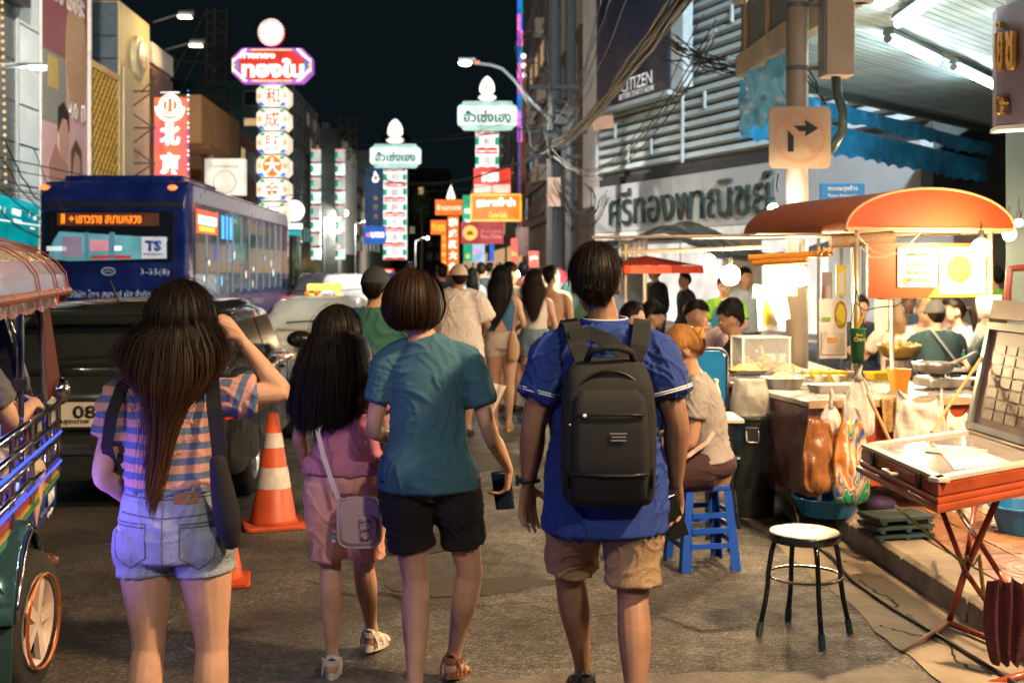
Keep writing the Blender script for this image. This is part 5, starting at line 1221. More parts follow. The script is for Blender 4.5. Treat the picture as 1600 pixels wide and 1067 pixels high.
for i in range(6):
    q = thing('cable_coil', 'tangled black cable coil hanging on the dark utility pole', 'cable', V((x, Y-.4, 4)), group='cable coils on the utility pole')
    c = V((x+rnd.uniform(-.6,1.0), Y-.45, rnd.uniform(2.9,6.8))); b = MB(); rr = rnd.uniform(.2,.45)
    b.tube([c+V((rr*(1+.2*math.sin(t*1.7))*math.cos(t), .1*math.sin(t*2.3), rr*1.3*math.sin(t)*(1+.1*math.cos(3*t)))) for t in [k_*.35 for k_ in range(40)]], .013, 4); b.build('loop', CB, q)
def cables(label, a, c, n, sg_, r, m, name='cable_bundle', spread=.15, jit=.02, ns=14):
    q = thing(name, label, 'cable', a)
    for i in range(n):
        o1 = V((rnd.uniform(-1,1), rnd.uniform(-1,1), rnd.uniform(-1,1)))*spread; o2 = V((rnd.uniform(-1,1), rnd.uniform(-1,1), rnd.uniform(-1,1)))*spread
        b = MB(); b.tube(sag(V(a)+o1, V(c)+o2, sg_*rnd.uniform(.8,1.25), ns, jit), r*rnd.uniform(.7,1.4), 5); b.build('cable', m if rnd.random() < .7 else CB, q, smooth=True)
    return q
cables('thick grey bundle of cables sweeping down from top centre to the utility pole', at(1085,-40,9.5), at(868,225,27), 14, .25, .015, CG, spread=.08)
cables('straggling black cables crossing the louvred wall to the weathered fascia', at(1040,66,14), at(1180,100,15), 14, .12, .008, CB, spread=.14, jit=.03)
cables('slack cables running down behind the thick bundle to the pole', at(1105,40,16), at(870,245,29), 4, .9, .010, CG, spread=.2)
cables('black cable bundle drooping from the pole to the grey fascia corner', at(870,290,29), at(945,305,32), 5, .8, .014, CB, spread=.2, jit=.03)
cables('parallel cables climbing past the pleated facade', at(870,210,29), at(960,-30,22), 6, .2, .008, CG, spread=.35)
cables('cables strung low across the street from the pole to the left row', at(868,245,30), at(560,262,60), 3, .7, .012, CB, spread=.3)
cables('cables high across the dark sky behind the lamp', at(868,170,30), at(560,215,75), 2, .4, .013, CB, spread=.5)
cables('service wires crossing over the bus roof', at(-40,280,18), at(520,300,62), 3, .6, .012, CB, spread=.5)
cables('loose wires fanning over the turquoise sign', at(-20,255,17), at(110,330,24), 6, .4, .009, CB, spread=.6)
cables('wires hanging over the left pavement', at(-40,300,16), at(95,300,30), 3, .1, .01, CB, spread=.2)
cables('wires along the right row of houses', at(868,265,30), at(800,330,70), 5, .5, .012, CB, spread=.5)
r = thing('notice_board', 'small brown tilted notice plate on the louvred corner', 'sign', at(940,190,30)); MB().obox(at(942,192,31.2), (X+Z*.12).normalized(), (Z-X*.12).normalized(), Yv, .55, .34, .05).build('plate', mat('notice_brown', (.32,.17,.1), .7), r)
# main pole with sign
Y = 9.9; k = Y/F; px = 1245.5
mp_ = thing('pole', 'thick cream painted steel pole rising behind the food stall', 'pole', at(px,0,Y)*1); mp_.location.z = 0; WM[mp_.name] = Matrix.Translation(V((at(px,0,Y).x,Y,0)))
PC = mat('pole_cream', (.52,.43,.33), .45, nz=.12, nsc=4, bump=.1, bsc=20)
x = at(px,0,Y).x; MB().tube([V((x,Y,0)), V((x,Y,5))], 17*k, 24).build('shaft', PC, mp_, smooth=True)
for y in (10, 108): MB().lathe([(17.6*k,-.02),(17.9*k,0),(17.6*k,.02)], V((x,Y,at(0,y,Y).z)), 24).build('clamp', FRM, mp_); MB().obox(V((x+.16,Y-.02,at(0,y,Y).z)), X, Z, Yv, .22, .03, .03).build('bracket', FRM, mp_)
ts = thing('traffic_sign', 'cream square no right turn sign with black arrow and pale ring', 'traffic sign', at(1250,262,Y-.14)); c = at(1250,215,Y-.15); s_ = 47.5*k
def rr(w_, h_, r, n=5):
    out = []
    for cx, cz, a0 in ((w_-r,h_-r,0), (-w_+r,h_-r,PI/2), (-w_+r,-h_+r,PI), (w_-r,-h_+r,1.5*PI)):
        out += [(cx+r*math.cos(a0+PI/2*i/n), cz+r*math.sin(a0+PI/2*i/n)) for i in range(n+1)]
    return out
CRM = mat('sign_cream', (.55,.36,.21), .5, nz=.06, nsc=3); RG = mat('sign_ring', (.60,.30,.16), .5, nz=.05); BK = mat('sign_black_print', (.012,.012,.012), .5, nz=0)
MB().prism([c+V((x_,0,z_)) for x_, z_ in rr(s_, s_, .045)], Yv*.02).build('plate', CRM, ts)
ring = MB(); n = 40
for i in range(n):
    a0, a1 = 2*PI*i/n, 2*PI*(i+1)/n; r0, r1 = 34*k, 40*k
    ring.add([c+V((q*math.cos(a), -.003, q*math.sin(a))) for q, a in ((r0,a0),(r1,a0),(r1,a1),(r0,a1))], [(0,1,2,3)])
ring.build('ring', RG, ts); flat([(-26*k,22*k),(-20*k,28*k),(28*k,-22*k),(22*k,-28*k)], c, X, Z, RG, ts, .0045, 'bar')
flat([(-19*k,-22*k),(-10*k,-22*k),(-10*k,2*k),(-19*k,11*k)], c, X, Z, BK, ts, .006, 'arrow'); flat([(-10*k,18*k),(9*k,18*k),(7*k,27*k),(28*k,14*k),(7*k,1*k),(9*k,9.5*k),(-1*k,9.5*k)], c, X, Z, BK, ts, .006, 'arrow')
cb = thing('electrical_box', 'tall tan steel electrical cabinet strapped to the cream pole', 'electrical box', at(1307,117,9.75)); MB().obox(at(1308,40,9.8), X, Z, Yv, 44*k, 160*k, .22).build('cabinet', mat('cabinet_tan', (.48,.36,.26), .5, nz=.08), cb, bevel=.01)
MB().obox(at(1284,40,9.8), X, Z, Yv, 3*k, 156*k, .2).build('door_edge', FRM, cb)
MB().tube([at(1306,117,9.8), at(1308,145,9.8), at(1317,175,9.8), at(1316,205,9.85), at(1300,232,10), at(1282,240,10.1)], .04, 10).build('conduit_pipe', mat('conduit_dark', (.03,.06,.05), .35), cb, smooth=True)
for q in range(3): MB().tube(sag(at(1262,110+q*8,9.8), at(1285+q*4,165,9.8), -.05+.02*q, 10, .01), .006, 5).build('wire', CB, cb)

# ---------------------------------------------------------------- vehicles
def ringbox(x, z0, z1, r, y, n=4, rb=None):
    rb = r if rb is None else rb; out = []
    for cx, cz, a0, q in ((x-r,z1-r,0,r), (-x+r,z1-r,PI/2,r), (-x+rb,z0+rb,PI,rb), (x-rb,z0+rb,1.5*PI,rb)):
        out += [V((cx+q*math.cos(a0+PI/2*i/n), y, cz+q*math.sin(a0+PI/2*i/n))) for i in range(n+1)]
    return out
BB = mat('bus_blue', (.006,.013,.075), .22, nz=.35, nsc=1.6, coat=.6, detail=6); BP = mat('bus_purple', (.07,.045,.11), .25, nz=.15, coat=.5); BS = mat('bus_silver', (.30,.32,.38), .3, metal=.4, nz=.1)
bus = thing('bus', 'dark blue city bus seen from behind with an orange route display', 'bus', (-6.72,20.5,0), .058)
k = 20.5/F
def bl(px, py, y=0.0): return V(((px-177.5)*k, y, EYE-(py-HY)*k))
b = MB(); st = [(.0,1.17,.45,2.78,.22),(.02,1.2,.4,2.95,.2),(.10,1.24,.35,3.05,.18),(.3,1.255,.34,3.08,.14)]+[(y,1.255,.34,3.08,.14) for y in (4,8,12,13.2)]+[(13.6,1.24,.36,2.96,.2),(13.9,1.15,.4,2.6,.3)]
b.loft([ringbox(x_, z0, z1, r_, y) for y, x_, z0, z1, r_ in st]); b.build('body', BB, bus, True, smooth=False)
MB().box(-1.0,.6,3.06,1.05,3.6,3.2).build('roof_unit', BB, bus, True, bevel=.05)
MB().box(1.256,.35,2.72,1.27,13.0,3.0).build('roof_band', BS, bus, True); MB().box(1.257,.3,.4,1.268,13.0,1.0).build('side_panel', BP, bus, True)
# rear window assembly
a, c = bl(74,410,-.012), bl(269,329,-.012)
BG = mat('bus_black_glass', (.008,.009,.012), .08, nz=0, coat=.5)
MB().prism([V((x_, -.012, z_)) for x_, z_ in [((a.x+c.x)/2+p, (a.z+c.z)/2+q) for p, q in rr((c.x-a.x)/2, (c.z-a.z)/2, .07)]], Yv*.03).build('rear_window', BG, bus, True)
MB().prism([bl(78,404,-.016), bl(110,408,-.016), bl(250,404,-.016), bl(262,372,-.016), bl(95,362,-.016), bl(84,380,-.016)][::-1], Yv*.003).build('window_pane', mat('bus_inside_glow', (.1,.3,.33), .1, nz=.6, nsc=1.6, emit=.32, ecol=(.16,.42,.46), coat=.6), bus, True)
for x0, y0, x1, y1, m_ in ((142,375,170,392,glow('inner_pink',(.8,.3,.35),.45)), (100,370,130,402,glow('inner_dusk',(.35,.25,.35),.3)), (145,399,205,404,NRD), (180,385,190,391,NW), (76,385,106,392,glow('inner_white',(.8,.9,.9),.6)), (135,363,140,404,glow('inner_post',(.1,.25,.35),.4)), (172,363,180,404,MC.get('inner_post') or NB)):
    MB().prism([bl(x0,y1,-.022), bl(x1,y1,-.022), bl(x1,y0,-.022), bl(x0,y0,-.022)][::-1], Yv*.003).build('interior_detail', m_, bus, True)
LED = glow('led_orange', (1,.22,.01), 1.5)
MB().prism([bl(92,353,-.03), bl(248,353,-.03), bl(248,333,-.03), bl(92,333,-.03)][::-1], Yv*.01).build('route_display', mat('display_dark', (.03,.02,.015), .3, emit=.25, ecol=(.3,.05,.01)), bus, True)
text('1', 6*k, 15*k, bl(101,342,-.034), X, Z, LED, bus, bold=.03, local=True); text('+', 8*k, 8*k, bl(114,342,-.034), X, Z, LED, bus, bold=.05, local=True)
text('เยาวราช สนามหลวง', 100*k, 13*k, bl(171,343,-.034), X, Z, LED, bus, bold=.02, local=True)
MB().prism([bl(221,404,-.03), bl(260,404,-.03), bl(260,370,-.03), bl(221,370,-.03)][::-1], Yv*.005).build('sticker', mat('sticker_white', (.6,.58,.6), .4, emit=.15), bus, True)
text('TS', 25*k, 17*k, bl(240,384,-.036), X, Z, mat('logo_blue', (.03,.08,.35), .4), bus, bold=.05, local=True); text('THAI SMILE BUS', 30*k, 3*k, bl(240,397,-.036), X, Z, MC['logo_blue'], bus, local=True)
MB().prism([V((x_, -.013, z_)) for x_, z_ in [(p, 2.66+q) for p, q in rr(1.16, .045, .04)]], Yv*.03).build('seam_strip', mat('seam_black', (.004,.004,.006), .6), bus, True)  # thin black strip across the rear above the window
MK = glow('marker_orange', (1,.18,.04), 2.2)
for px_ in (72, 268): MB().ball(bl(px_,293,.03), (.085,.05,.05), 12).build('marker_light', MK, bus, True, smooth=True)
SV = mat('lettering_silver', (.45,.47,.55), .35, metal=.2)
text('3-35(8)', 45*k, 12*k, bl(241,426,-.006), X, Z, SV, bus, bold=.01, local=True); text('บริษัท ไทย สมายล์ บัส จำกัด', 125*k, 12*k, bl(172,459,-.006), X, Z, SV, bus, bold=.01, local=True)
b = MB(); b.tube([bl(170+10*math.cos(t), 424+5.5*math.sin(t), -.01) for t in [2*PI*q/20 for q in range(21)]], .012, 5); b.tube([bl(164,425,-.01), bl(170,423,-.01), bl(176,425,-.01)], .008, 4); b.build('emblem', SV, bus, True)
for s in (-1, 1): MB().box(s*1.0-.1,-.02,.9,s*1.0+.1,.01,1.35).build('tail_light', glow('tail_red', (.8,.02,.01), .5), bus, True)
for x_ in (-1.0, 1.0): MB().box(x_-.006,-.016,.5,x_+.006,-.002,2.6).build('panel_joint', MC['seam_black'], bus, True)
for z_ in (1.02, 1.55): MB().box(-1.16,-.017,z_,1.16,-.003,z_+.010).build('panel_joint', MC['seam_black'], bus, True)
# side windows
BW = mat('bus_side_glass', (.02,.035,.045), .05, nz=.5, nsc=.8, emit=.09, ecol=(.35,.5,.55), coat=.5)  # faint emission in the glass stands for the lit interior
yy = .45
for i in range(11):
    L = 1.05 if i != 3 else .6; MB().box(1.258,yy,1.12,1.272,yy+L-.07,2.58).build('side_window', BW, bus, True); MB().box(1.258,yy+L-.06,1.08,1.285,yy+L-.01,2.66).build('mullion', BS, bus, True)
    for q in range(2):
        if random.random() < .35: continue
        pm = (glow('painted_glint_warm', (1,.75,.45), .8), glow('painted_glint_white', (.9,.95,1), .9), glow('painted_glint_blue', (.1,.55,.9), .8))[(i+q) % 3]
        y_ = yy+.15+.4*q; h_ = .12+.3*((i*7+q*3) % 4)/4; MB().ball((1.27,y_+random.uniform(0,.3),random.uniform(1.2,1.9)), (.012,random.uniform(.02,.07),random.uniform(.02,.12)), 8).build('painted_glint', pm, bus, True)  # glowing blobs on the panes imitate glints of light
    yy += L+.02
MB().box(1.26,.55,2.2,1.278,2.6,2.62).build('side_display', glow('side_red_panel', (.9,.1,.03), .75), bus, True)
for i in range(5): MB().box(1.262,.7+i*.36,2.36,1.284,.95+i*.36,2.52).build('display_mark', NW, bus, True)
MB().box(1.262,.75,2.24,1.284,2.2,2.33).build('display_mark', NOY, bus, True)
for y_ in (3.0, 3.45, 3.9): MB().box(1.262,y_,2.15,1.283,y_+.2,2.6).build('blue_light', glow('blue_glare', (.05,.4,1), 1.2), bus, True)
TY = mat('tyre', (.015,.015,.015), .8, nz=.2, bump=.3, bsc=40); RM = mat('alloy_rim', (.38,.39,.4), .3, metal=.8)
def wheel(parent, c, R_, W_, side, spokes=5, rim=None, local=True, name='wheel'):
    """parent > wheel(tyre mesh) > rim, spokes"""
    c = V(c); ax = X*side; rim = rim or RM
    w_ = MB().lathe([(R_*.62,-W_/2),(R_*.9,-W_/2),(R_*.985,-W_*.35),(R_,0-W_*.2),(R_,W_*.2),(R_*.985,W_*.35),(R_*.9,W_/2),(R_*.62,W_/2)], c, 32, ax=ax, cap=False).build(name, TY, parent, local, smooth=True)
    b = MB(); b.lathe([(R_*.66,W_*.30),(R_*.66,W_*.50),(R_*.60,W_*.50),(R_*.56,W_*.2)], c, 32, ax=ax, cap=False); b.build('rim', rim, w_, True, smooth=True)
    b = MB()
    for i in range(spokes):
        a = 2*PI*i/spokes; d = V((0, math.cos(a), math.sin(a))); t = V((0, -math.sin(a), math.cos(a))); o = ax*W_*.36
        b.prism([c+o+d*R_*.08-t*R_*.07, c+o+d*R_*.6-t*R_*.09, c+o+d*R_*.6+t*R_*.09, c+o+d*R_*.08+t*R_*.07], ax*.02)
    b.lathe([(R_*.15,W_*.3),(R_*.15,W_*.47),(0,W_*.49)], c, 14, ax=ax); b.build('spokes', rim, w_, True)
    MB().lathe([(R_*.6,W_*.05),(0,W_*.05)], c, 24, ax=ax, cap=False).build('brake_disc', mat('brake_disc_black', (.02,.02,.022), .6), w_, True)  # near-black disc behind the spokes
    return w_
for y_ in (2.6, 10.6):
    for s in (-1, 1): wheel(bus, (s*1.12,y_,.5), .5, .28, s)
def car(label, loc, rz, L, W, Hh, paint, plate='08', hatch=True, tail=(.8,.03,.01), belt=.93, rearwin=.32, tumble=.80, amber=False, plate_dx=0, cat='car', glass=None):
    r = thing('parked_car', label, cat, loc, rz); hw = W/2; GLS = glass or mat('car_glass', (.035,.038,.034), .08, nz=.2, nsc=2, coat=.4)
    # lower body
    b = MB(); n = 5; st = [(0,.90,.36,belt-.18,.10),(.05,.96,.24,belt-.05,.12),(.22,1,.2,belt,.12),(L*.5,1,.2,belt,.12),(L*.72,1,.2,belt-.03,.12),(L*.88,.97,.2,belt-.14,.14),(L*.97,.90,.24,belt-.28,.14),(L,.80,.34,belt-.42,.12)]
    b.loft([ringbox(hw*a, z0, z1, q, y, n, .1) for y, a, z0, z1, q in st]); b.build('body', paint, r, True, smooth=True, autos=True)
    # greenhouse
    b = MB(); ry = rearwin
    def gh(y, wb, wt, zt, zb=belt-.04, e=.10): return [V((wb,y,zb)), V((wt,y,zt-e)), V((wt-.10,y,zt-.015)), V((wt*.4,y,zt)), V((-wt*.4,y,zt)), V((-wt+.10,y,zt-.015)), V((-wt,y,zt-e)), V((-wb,y,zb))]
    hb = hw*.95; ht = hw*tumble
    rings = [gh(.10, hb*.93, hb*.92, belt+.02, e=.02), gh(.10+ry, hb*.97, ht*.97, Hh-.05), gh(.10+ry*1.8, hb, ht, Hh-.005), gh(L*.40, hb, ht, Hh), gh(L*.55, hb, ht, Hh-.05), gh(L*.74, hb*.96, hb*.9, belt+.0, e=.02)]
    b.loft(rings); b.build('roof', paint, r, True, smooth=True)
    # glass panels slightly proud
    def lerp3(a, c, t): return a.lerp(c, t)
    A0, A1 = rings[0], rings[1]
    p = [lerp3(A0[1], A1[1], .18), lerp3(A0[6], A1[6], .18), lerp3(A0[6], A1[6], .86), lerp3(A0[1], A1[1], .86)]
    p = [V((q.x*.86, q.y-.018, q.z)) for q in p]; MB().prism(p, V((0,.01,.005))).build('rear_window', GLS, r, True)
    for s in (-1, 1):
        for (y0, y1, k0, k1) in ((.10+ry*1.2,L*.33,0,0),(L*.345,L*.53,0,0)):
            pts = []
            for y, t in ((y0,.12),(y1,.12),(y1-(.0 if y1 < L*.5 else .12),.86),(y0+(.10 if y0 < L*.3 else 0),.86)): pts.append(V((s*(hb*1.0+(ht-hb)*t+.012), y, belt-.04+(Hh-.10-belt+.04)*t)))
            MB().prism(pts if s < 0 else pts[::-1], V((s*.004,0,0))).build('side_window', GLS, r, True)
        for y_ in (L*.335, L*.555): MB().box(min(s*hw,s*(hw+.004)), y_, .32, max(s*hw,s*(hw+.004)), y_+.012, belt-.03).build('door_seam', mat('seam_black'if'seam_black'in MC else'seam_b',(.004,.004,.006)), r, True)
        for y_ in (L*.28, L*.46): MB().box(min(s*hw,s*(hw+.03)), y_, belt-.14, max(s*hw,s*(hw+.03)), y_+.16, belt-.11).build('door_handle', paint, r, True, bevel=.008)
        m_ = MB().ball((s*(hw+.11), L*.56, belt+.07), (.12,.07,.075), 14); m_.build('mirror', mat('mirror_black', (.01,.01,.011), .25), r, True, smooth=True)
        tl = MB().prism([V((s*hw*.99,-.0,belt-.12)), V((s*hw*.74,-.025,belt-.14)), V((s*hw*.80,-.03,belt-.34)), V((s*hw*.97,-.01,belt-.30))][::s], V((0,.06,0))); tl.build('tail_light', glow('tail_%d%d' % (int(tail[0]*9), int(tail[1]*99)), tail, .6 if not amber else 1.6), r, True)
        for y_ in (.62, L-.72): wheel(r, (s*(hw-.10),y_,.31), .31, .2, s, 7)
    MB().box(-hw*.86,-.05,.22,hw*.86,.05,.44).build('bumper', paint, r, True, bevel=.03)
    MB().box(-hw*.7,-.07,.40,hw*.7,-.04,.43).build('chrome_strip', mat('chrome', (.5,.5,.5), .12, metal=1, nz=0), r, True)
    MB().tube([V((-.35,.02,belt+.08)), V((.3,-.01,belt+.12))], .012, 5).build('wiper', BK, r, True)
    pz = belt-.27; pd = plate_dx
    MB().box(pd-.18,-.055,pz-.095,pd+.18,-.03,pz+.095).build('plate_frame', BK, r, True); MB().box(pd-.165,-.062,pz-.08,pd+.165,-.05,pz+.08).build('number_plate', mat('plate_yellow', (.55,.50,.40), .4, nz=.1), r, True)
    return r, pz
DG = mat('car_grey_green', (.05,.062,.058), .16, metal=.6, nz=.1, coat=.8)
cr, pz = car('dark grey hatchback with number plate ending 08, behind the girl in stripes', (-2.66,8.0,0), .056, 4.25, 1.74, 1.385, DG, plate_dx=-.22, glass=mat('car_glass_smoke', (.006,.007,.006), .12, nz=0, coat=.3))
text('08', .15, .085, V((-.13,-.066,pz+.018)), X, Z, mat('plate_text', (.02,.015,.01), .5), cr, bold=.02, local=True); text('กรุงเทพ', .2, .035, V((-.2,-.066,pz-.05)), X, Z, MC['plate_text'], cr, local=True)
MB().tube([V((-.12,.75,1.36)), V((-.17,.68,1.52))], .009, 6).build('antenna', BK, cr, True)
MB().box(-.8,.09,1.29,.8,.2,1.33).build('roof_spoiler', DG, cr, True, bevel=.02)
TX = mat('taxi_cream', (.58,.50,.38), .3, nz=.08, coat=.5)
tx, pz = car('cream coloured hatchback taxi waiting behind the girl with long hair', (-2.62,16,0), .056, 4.0, 1.60, 1.20, TX, tail=(1,.3,.02), belt=.80, rearwin=.45, tumble=.78, amber=True)
MB().box(-.25,1.5,1.27,.25,1.62,1.37).build('roof_light', NY, tx, True, bevel=.02)
# garland of toys and lamps on dashboard line behind taxi
for i, (x_, y_, m_) in enumerate([(480,458,NO),(487,462,NY),(494,455,NO),(500,463,NOY),(516,462,NPK),(527,458,NY),(533,462,NOY)]):
    glowball(at(x_,y_,22), .05, m_, None).name = 'blinker_light'
for o in [o for o in bpy.data.objects if o.name.startswith('blinker_light')]: tag(o, 'small coloured blinking light over the taxi roof', 'light', 'blinking lights beyond the taxi')
for i, (x_, Yc, cl) in enumerate([(500,34,(.05,.05,.06)),(545,30,(.3,.3,.3)),(590,36,(.02,.03,.08))]):
    rr_, _ = car(['dark grey car far down the queue beyond the taxi', 'silver car in the traffic queue beyond the taxi', 'navy car farthest along the traffic queue'][i], (at(x_,0,Yc).x,Yc,0), .056, 4.1, 1.7, 1.42, mat('car_far_%d' % i, cl, .3, coat=.4))
# tuk-tuk
tk = thing('tuk_tuk', 'chromed tuk-tuk with curved metal roof and blue lit rails at the left edge', 'tuk-tuk', (-1.90,4.66,0), .235)
CH = mat('polished_chrome', (.55,.53,.55), .14, metal=1, nz=.12, nsc=6); CHD = mat('chrome_teal', (.10,.26,.30), .12, metal=.8, nz=.3, nsc=3)
BLM = mat('tuk_blue', (.02,.04,.28), .25, nz=.1, coat=.5); RDM = mat('tuk_red', (.30,.05,.03), .35, nz=.2)
W0 = -1.25
wheel(tk, (-.02,0,.27), .27, .15, 1, 5, mat('spoke_pink_white', (.6,.48,.43), .4, nz=.15))
fw_ = kids(tk)[-1]; cw_ = V((-.02,0,.27)); fw_.rotation_euler = (0,0,-.20); fw_.location = cw_-Matrix.Rotation(-.20, 3, 'Z') @ cw_ + V((.03,0,0))
b = MB(); b.lathe([(.182,.09),(.176,.102),(.170,.09)], (-.02,0,.27), 36, ax=X, cap=False); b.build('rim_ring', mat('rim_copper', (.42,.13,.05), .3, metal=.5), fw_, True, smooth=True)
# fender: arched band over wheel
b = MB(); rings = []
for i in range(15):
    a = math.radians(-15+i*13); d = V((0, math.cos(a), math.sin(a))); r0 = .34
    rings.append([V((x_,0,.27))+d*(r0+dr) for x_, dr in ((.05,0),(.04,.035),(-.10,.06),(-.30,.05),(-.30,.0))])
b.loft(rings, closed=True); b.build('fender', CHD, tk, True, smooth=True, bevel=.0)
b = MB(); b.tube([V((.052,.34*math.cos(math.radians(a)),.27+.34*math.sin(math.radians(a)))) for a in range(-15,175,10)], .012, 6); b.build('fender_trim', CH, tk, True, smooth=True)
MB().prism([V((-.30,-.36,.03)), V((.03,-.34,.03)), V((.04,-.33,.42)), V((-.02,-.33,.50)), V((-.24,-.34,.50)), V((-.30,-.35,.42))][::-1], V((0,.015,0))).build('mud_flap', mat('mudflap_rubber', (.02,.05,.055), .45, nz=.2), tk, True)
text('1', .08, .14, V((-.13,-.362,.16)), X, Z, mat('flap_number', (.55,.3,.35), .5), tk, bold=.04, local=True)
# chassis side and rails
MB().box(W0,-.9,.45,-.02,1.35,.62).build('body_side', BLM, tk, True, bevel=.02)
for z_, m_ in ((.625, GOLD), (.655, RDM), (.60, mat('green_stripe', (.03,.22,.08), .4))): MB().box(-.03,-.9,z_,-.005,1.34,z_+.02).build('stripe', m_, tk, True)
MB().box(W0,-.9,.62,-.03,1.35,.65).build('deck', mat('deck_red', (.3,.08,.12), .5), tk, True)
text('MSINT', .2, .06, V((-.008,1.05,.555)), Yv*1, Z, WH, tk, bold=.02, local=True); text('ตุ๊กตุ๊ก', .18, .03, V((-.008,1.0,.49)), Yv, Z, WH, tk, local=True)
for z_ in (.69, .83): MB().tube([V((.012,-1.0,z_+.05)), V((.012,.4,z_+.02)), V((.012,1.25,z_))], .006, 6).build('led_strip', glow('led_blue', (.05,.12,1), 1.3), tk, True)
for z_ in (.72, .80, .88, .965): MB().tube([V((.0,-1.0,z_+.05)), V((0,.4,z_+.02)), V((0,1.25,z_)), V((-.05,1.33,z_)), V((-.3,1.36,z_))], .014, 8).build('rail', CH, tk, True, smooth=True)
for y_ in (-.6, -.1, .4, .9, 1.25): MB().tube([V((0,y_,.64)), V((0,y_,1.0))], .011, 8).build('rail_post', CH, tk, True)
for j in range(5):   # scroll ironwork between the rails
    cy = -.35+j*.36; b = MB(); b.tube([V((-.005, cy+(.02+.010*t)*math.cos(t*1.1), .80+(.02+.010*t)*math.sin(t*1.1)*.9)) for t in [q*.5 for q in range(20)]], .007, 5); b.build('scroll', CH, tk, True)
for s_, m_ in ((0, CH), (.035, BLM)): MB().tube([V((-.05-s_*0,.42+s_,.64)), V((-.05,.42+s_,1.56))], .014 if s_ == 0 else .012, 10).build('roof_post', m_, tk, True)
MB().box(-.075,.395,1.11,-.02,.485,1.16).build('post_clamp', BK, tk, True)
MB().tube([V((-.05,1.2,.64)), V((-.05,1.05,1.5))], .014, 10).build('roof_post', CH, tk, True)
b = MB(); rings = []
for y_, dz, dx in ((-1.3,.0,0),(.5,.0,0),(1.0,-.005,0),(1.22,-.04,-.05)):
    rings.append([V((.07+dx-(1.37+dx)*(1-math.cos(t))/2, y_, 1.52+dz+.27*math.sin(t)**.8)) for t in [PI*q/16 for q in range(17)]]+[V((.07+dx-(1.37+dx)*(1-math.cos(t))/2, y_, 1.50+dz+.255*math.sin(t)**.8)) for t in [PI*q/16 for q in range(16,-1,-1)]])
b.loft(rings); b.build('roof', CH, tk, True, smooth=False)
for y_ in (.1, .62, 1.0): b = MB(); b.tube([V((.075-1.37*(1-math.cos(t))/2, y_, 1.525+.27*math.sin(t)**.8)) for t in [PI*q/16 for q in range(9)]], .0035, 5); b.build('roof_seam', RDM, tk, True)
MB().tube([V((.075,-1.3,1.515)), V((.075,1.0,1.515)), V((.02,1.24,1.47))], .018, 8).build('roof_edge', mat('edge_copper', (.5,.18,.12), .3, metal=.6), tk, True)
b = MB(); n = 60; rows = [[], []]
for i in range(n+1): y_ = -1.2+i*.036; rows[0].append(V((.03,y_,1.50))); rows[1].append(V((.03+.01*math.sin(i),y_,1.455-.02*abs(math.sin(i*.8)))))
b.add(rows[0]+rows[1], [(i, i+1, n+2+i, n+1+i) for i in range(n)]); b.build('fringe', mat('fringe_mixed', (.14,.05,.08), .6, nz=.8, nsc=22), tk, True)
# windscreen, seat back, floor lights
MB().prism([V((-1.15,1.15,.98)), V((-.12,1.15,.98)), V((-.22,1.05,1.42)), V((-1.05,1.05,1.42))], V((0,.01,0))).build('windscreen', mat('tuk_glass', (.02,.02,.022), .1, nz=.3), tk, True)
MB().tube([V((-.10,1.14,.96)), V((-.20,1.04,1.44)), V((-1.07,1.04,1.44)), V((-1.17,1.14,.96))], .016, 6).build('windscreen_frame', CH, tk, True)
MB().box(-1.2,1.0,.66,-.1,1.2,.96).build('dashboard', mat('dash_dark_red', (.10,.02,.015), .5), tk, True, bevel=.03)
MB().box(-1.15,.35,.66,-.12,.75,.86).build('seat', mat('seat_lilac', (.30,.26,.32), .4, nz=.2), tk, True, bevel=.04); MB().box(-1.15,.72,.80,-.2,.8,1.06).build('seat_back', mat('seat_dark', (.02,.015,.015), .6), tk, True, bevel=.03)
MB().box(-.75,.95,.68,-.22,1.0,.90).build('lit_panel', glow('led_blue_panel', (.02,.25,.8), .8), tk, True)
tl_ = bpy.data.lights.new('tuk_inside_light', 'AREA'); tl_.energy = 14; tl_.color = (.12,.22,1); tl_.size = .6; to_ = bpy.data.objects.new('tuk_inside_light', tl_); COL.objects.link(to_); to_.parent = tk; to_.location = (-.5,.2,1.45)
for i in range(3): MB().tube([V((-.9,.2+.25*i,.70)), V((-.08,.25+.25*i,.70))], .01, 6).build('led_strip', glow('led_violet', (.12,.08,1), 1.6), tk, True)
MB().tube([V((-.04,-.9,.67)), V((-.04,1.3,.67))], .008, 6).build('led_strip', glow('led_violet', (.12,.08,1), 1.6), tk, True)
for i in range(4): MB().lathe([(.05,0),(.055,.02),(.04,.04),(.02,.03)], V((-.42,1.02,1.12+.07*i)), 10, ax=-Yv, sx=1.6).build('garland', mat('garland_gold', (.45,.20,.04), .6, nz=.5, nsc=30), tk, True)
MB().box(-.55,1.03,1.0,-.3,1.05,1.10).build('card', mat('card_pink', (.45,.28,.26), .6), tk, True)
MB().ball((-.0,1.30,1.02), (.05,.06,.07), 14).build('side_lamp', CH, tk, True, smooth=True); MB().box(-.10,1.25,.82,.0,1.36,1.0).build('lamp_box', mat('lamp_box_pale', (.45,.5,.4), .4), tk, True, bevel=.01)
MB().prism([V((-.06,1.22,.98)), V((.0,1.34,1.0)), V((-.04,1.10,1.5)), V((-.08,1.02,1.5))], V((.008,0,0))).build('curtain', mat('curtain_dark_red', (.08,.012,.01), .7), tk, True)
pl_ = bpy.data.lights.new('tuk_led_light', 'AREA'); pl_.energy = 4.5; pl_.spread = 1.7; pl_.color = (.24,.16,1); pl_.shape = 'RECTANGLE'; pl_.size = .9; pl_.size_y = .12
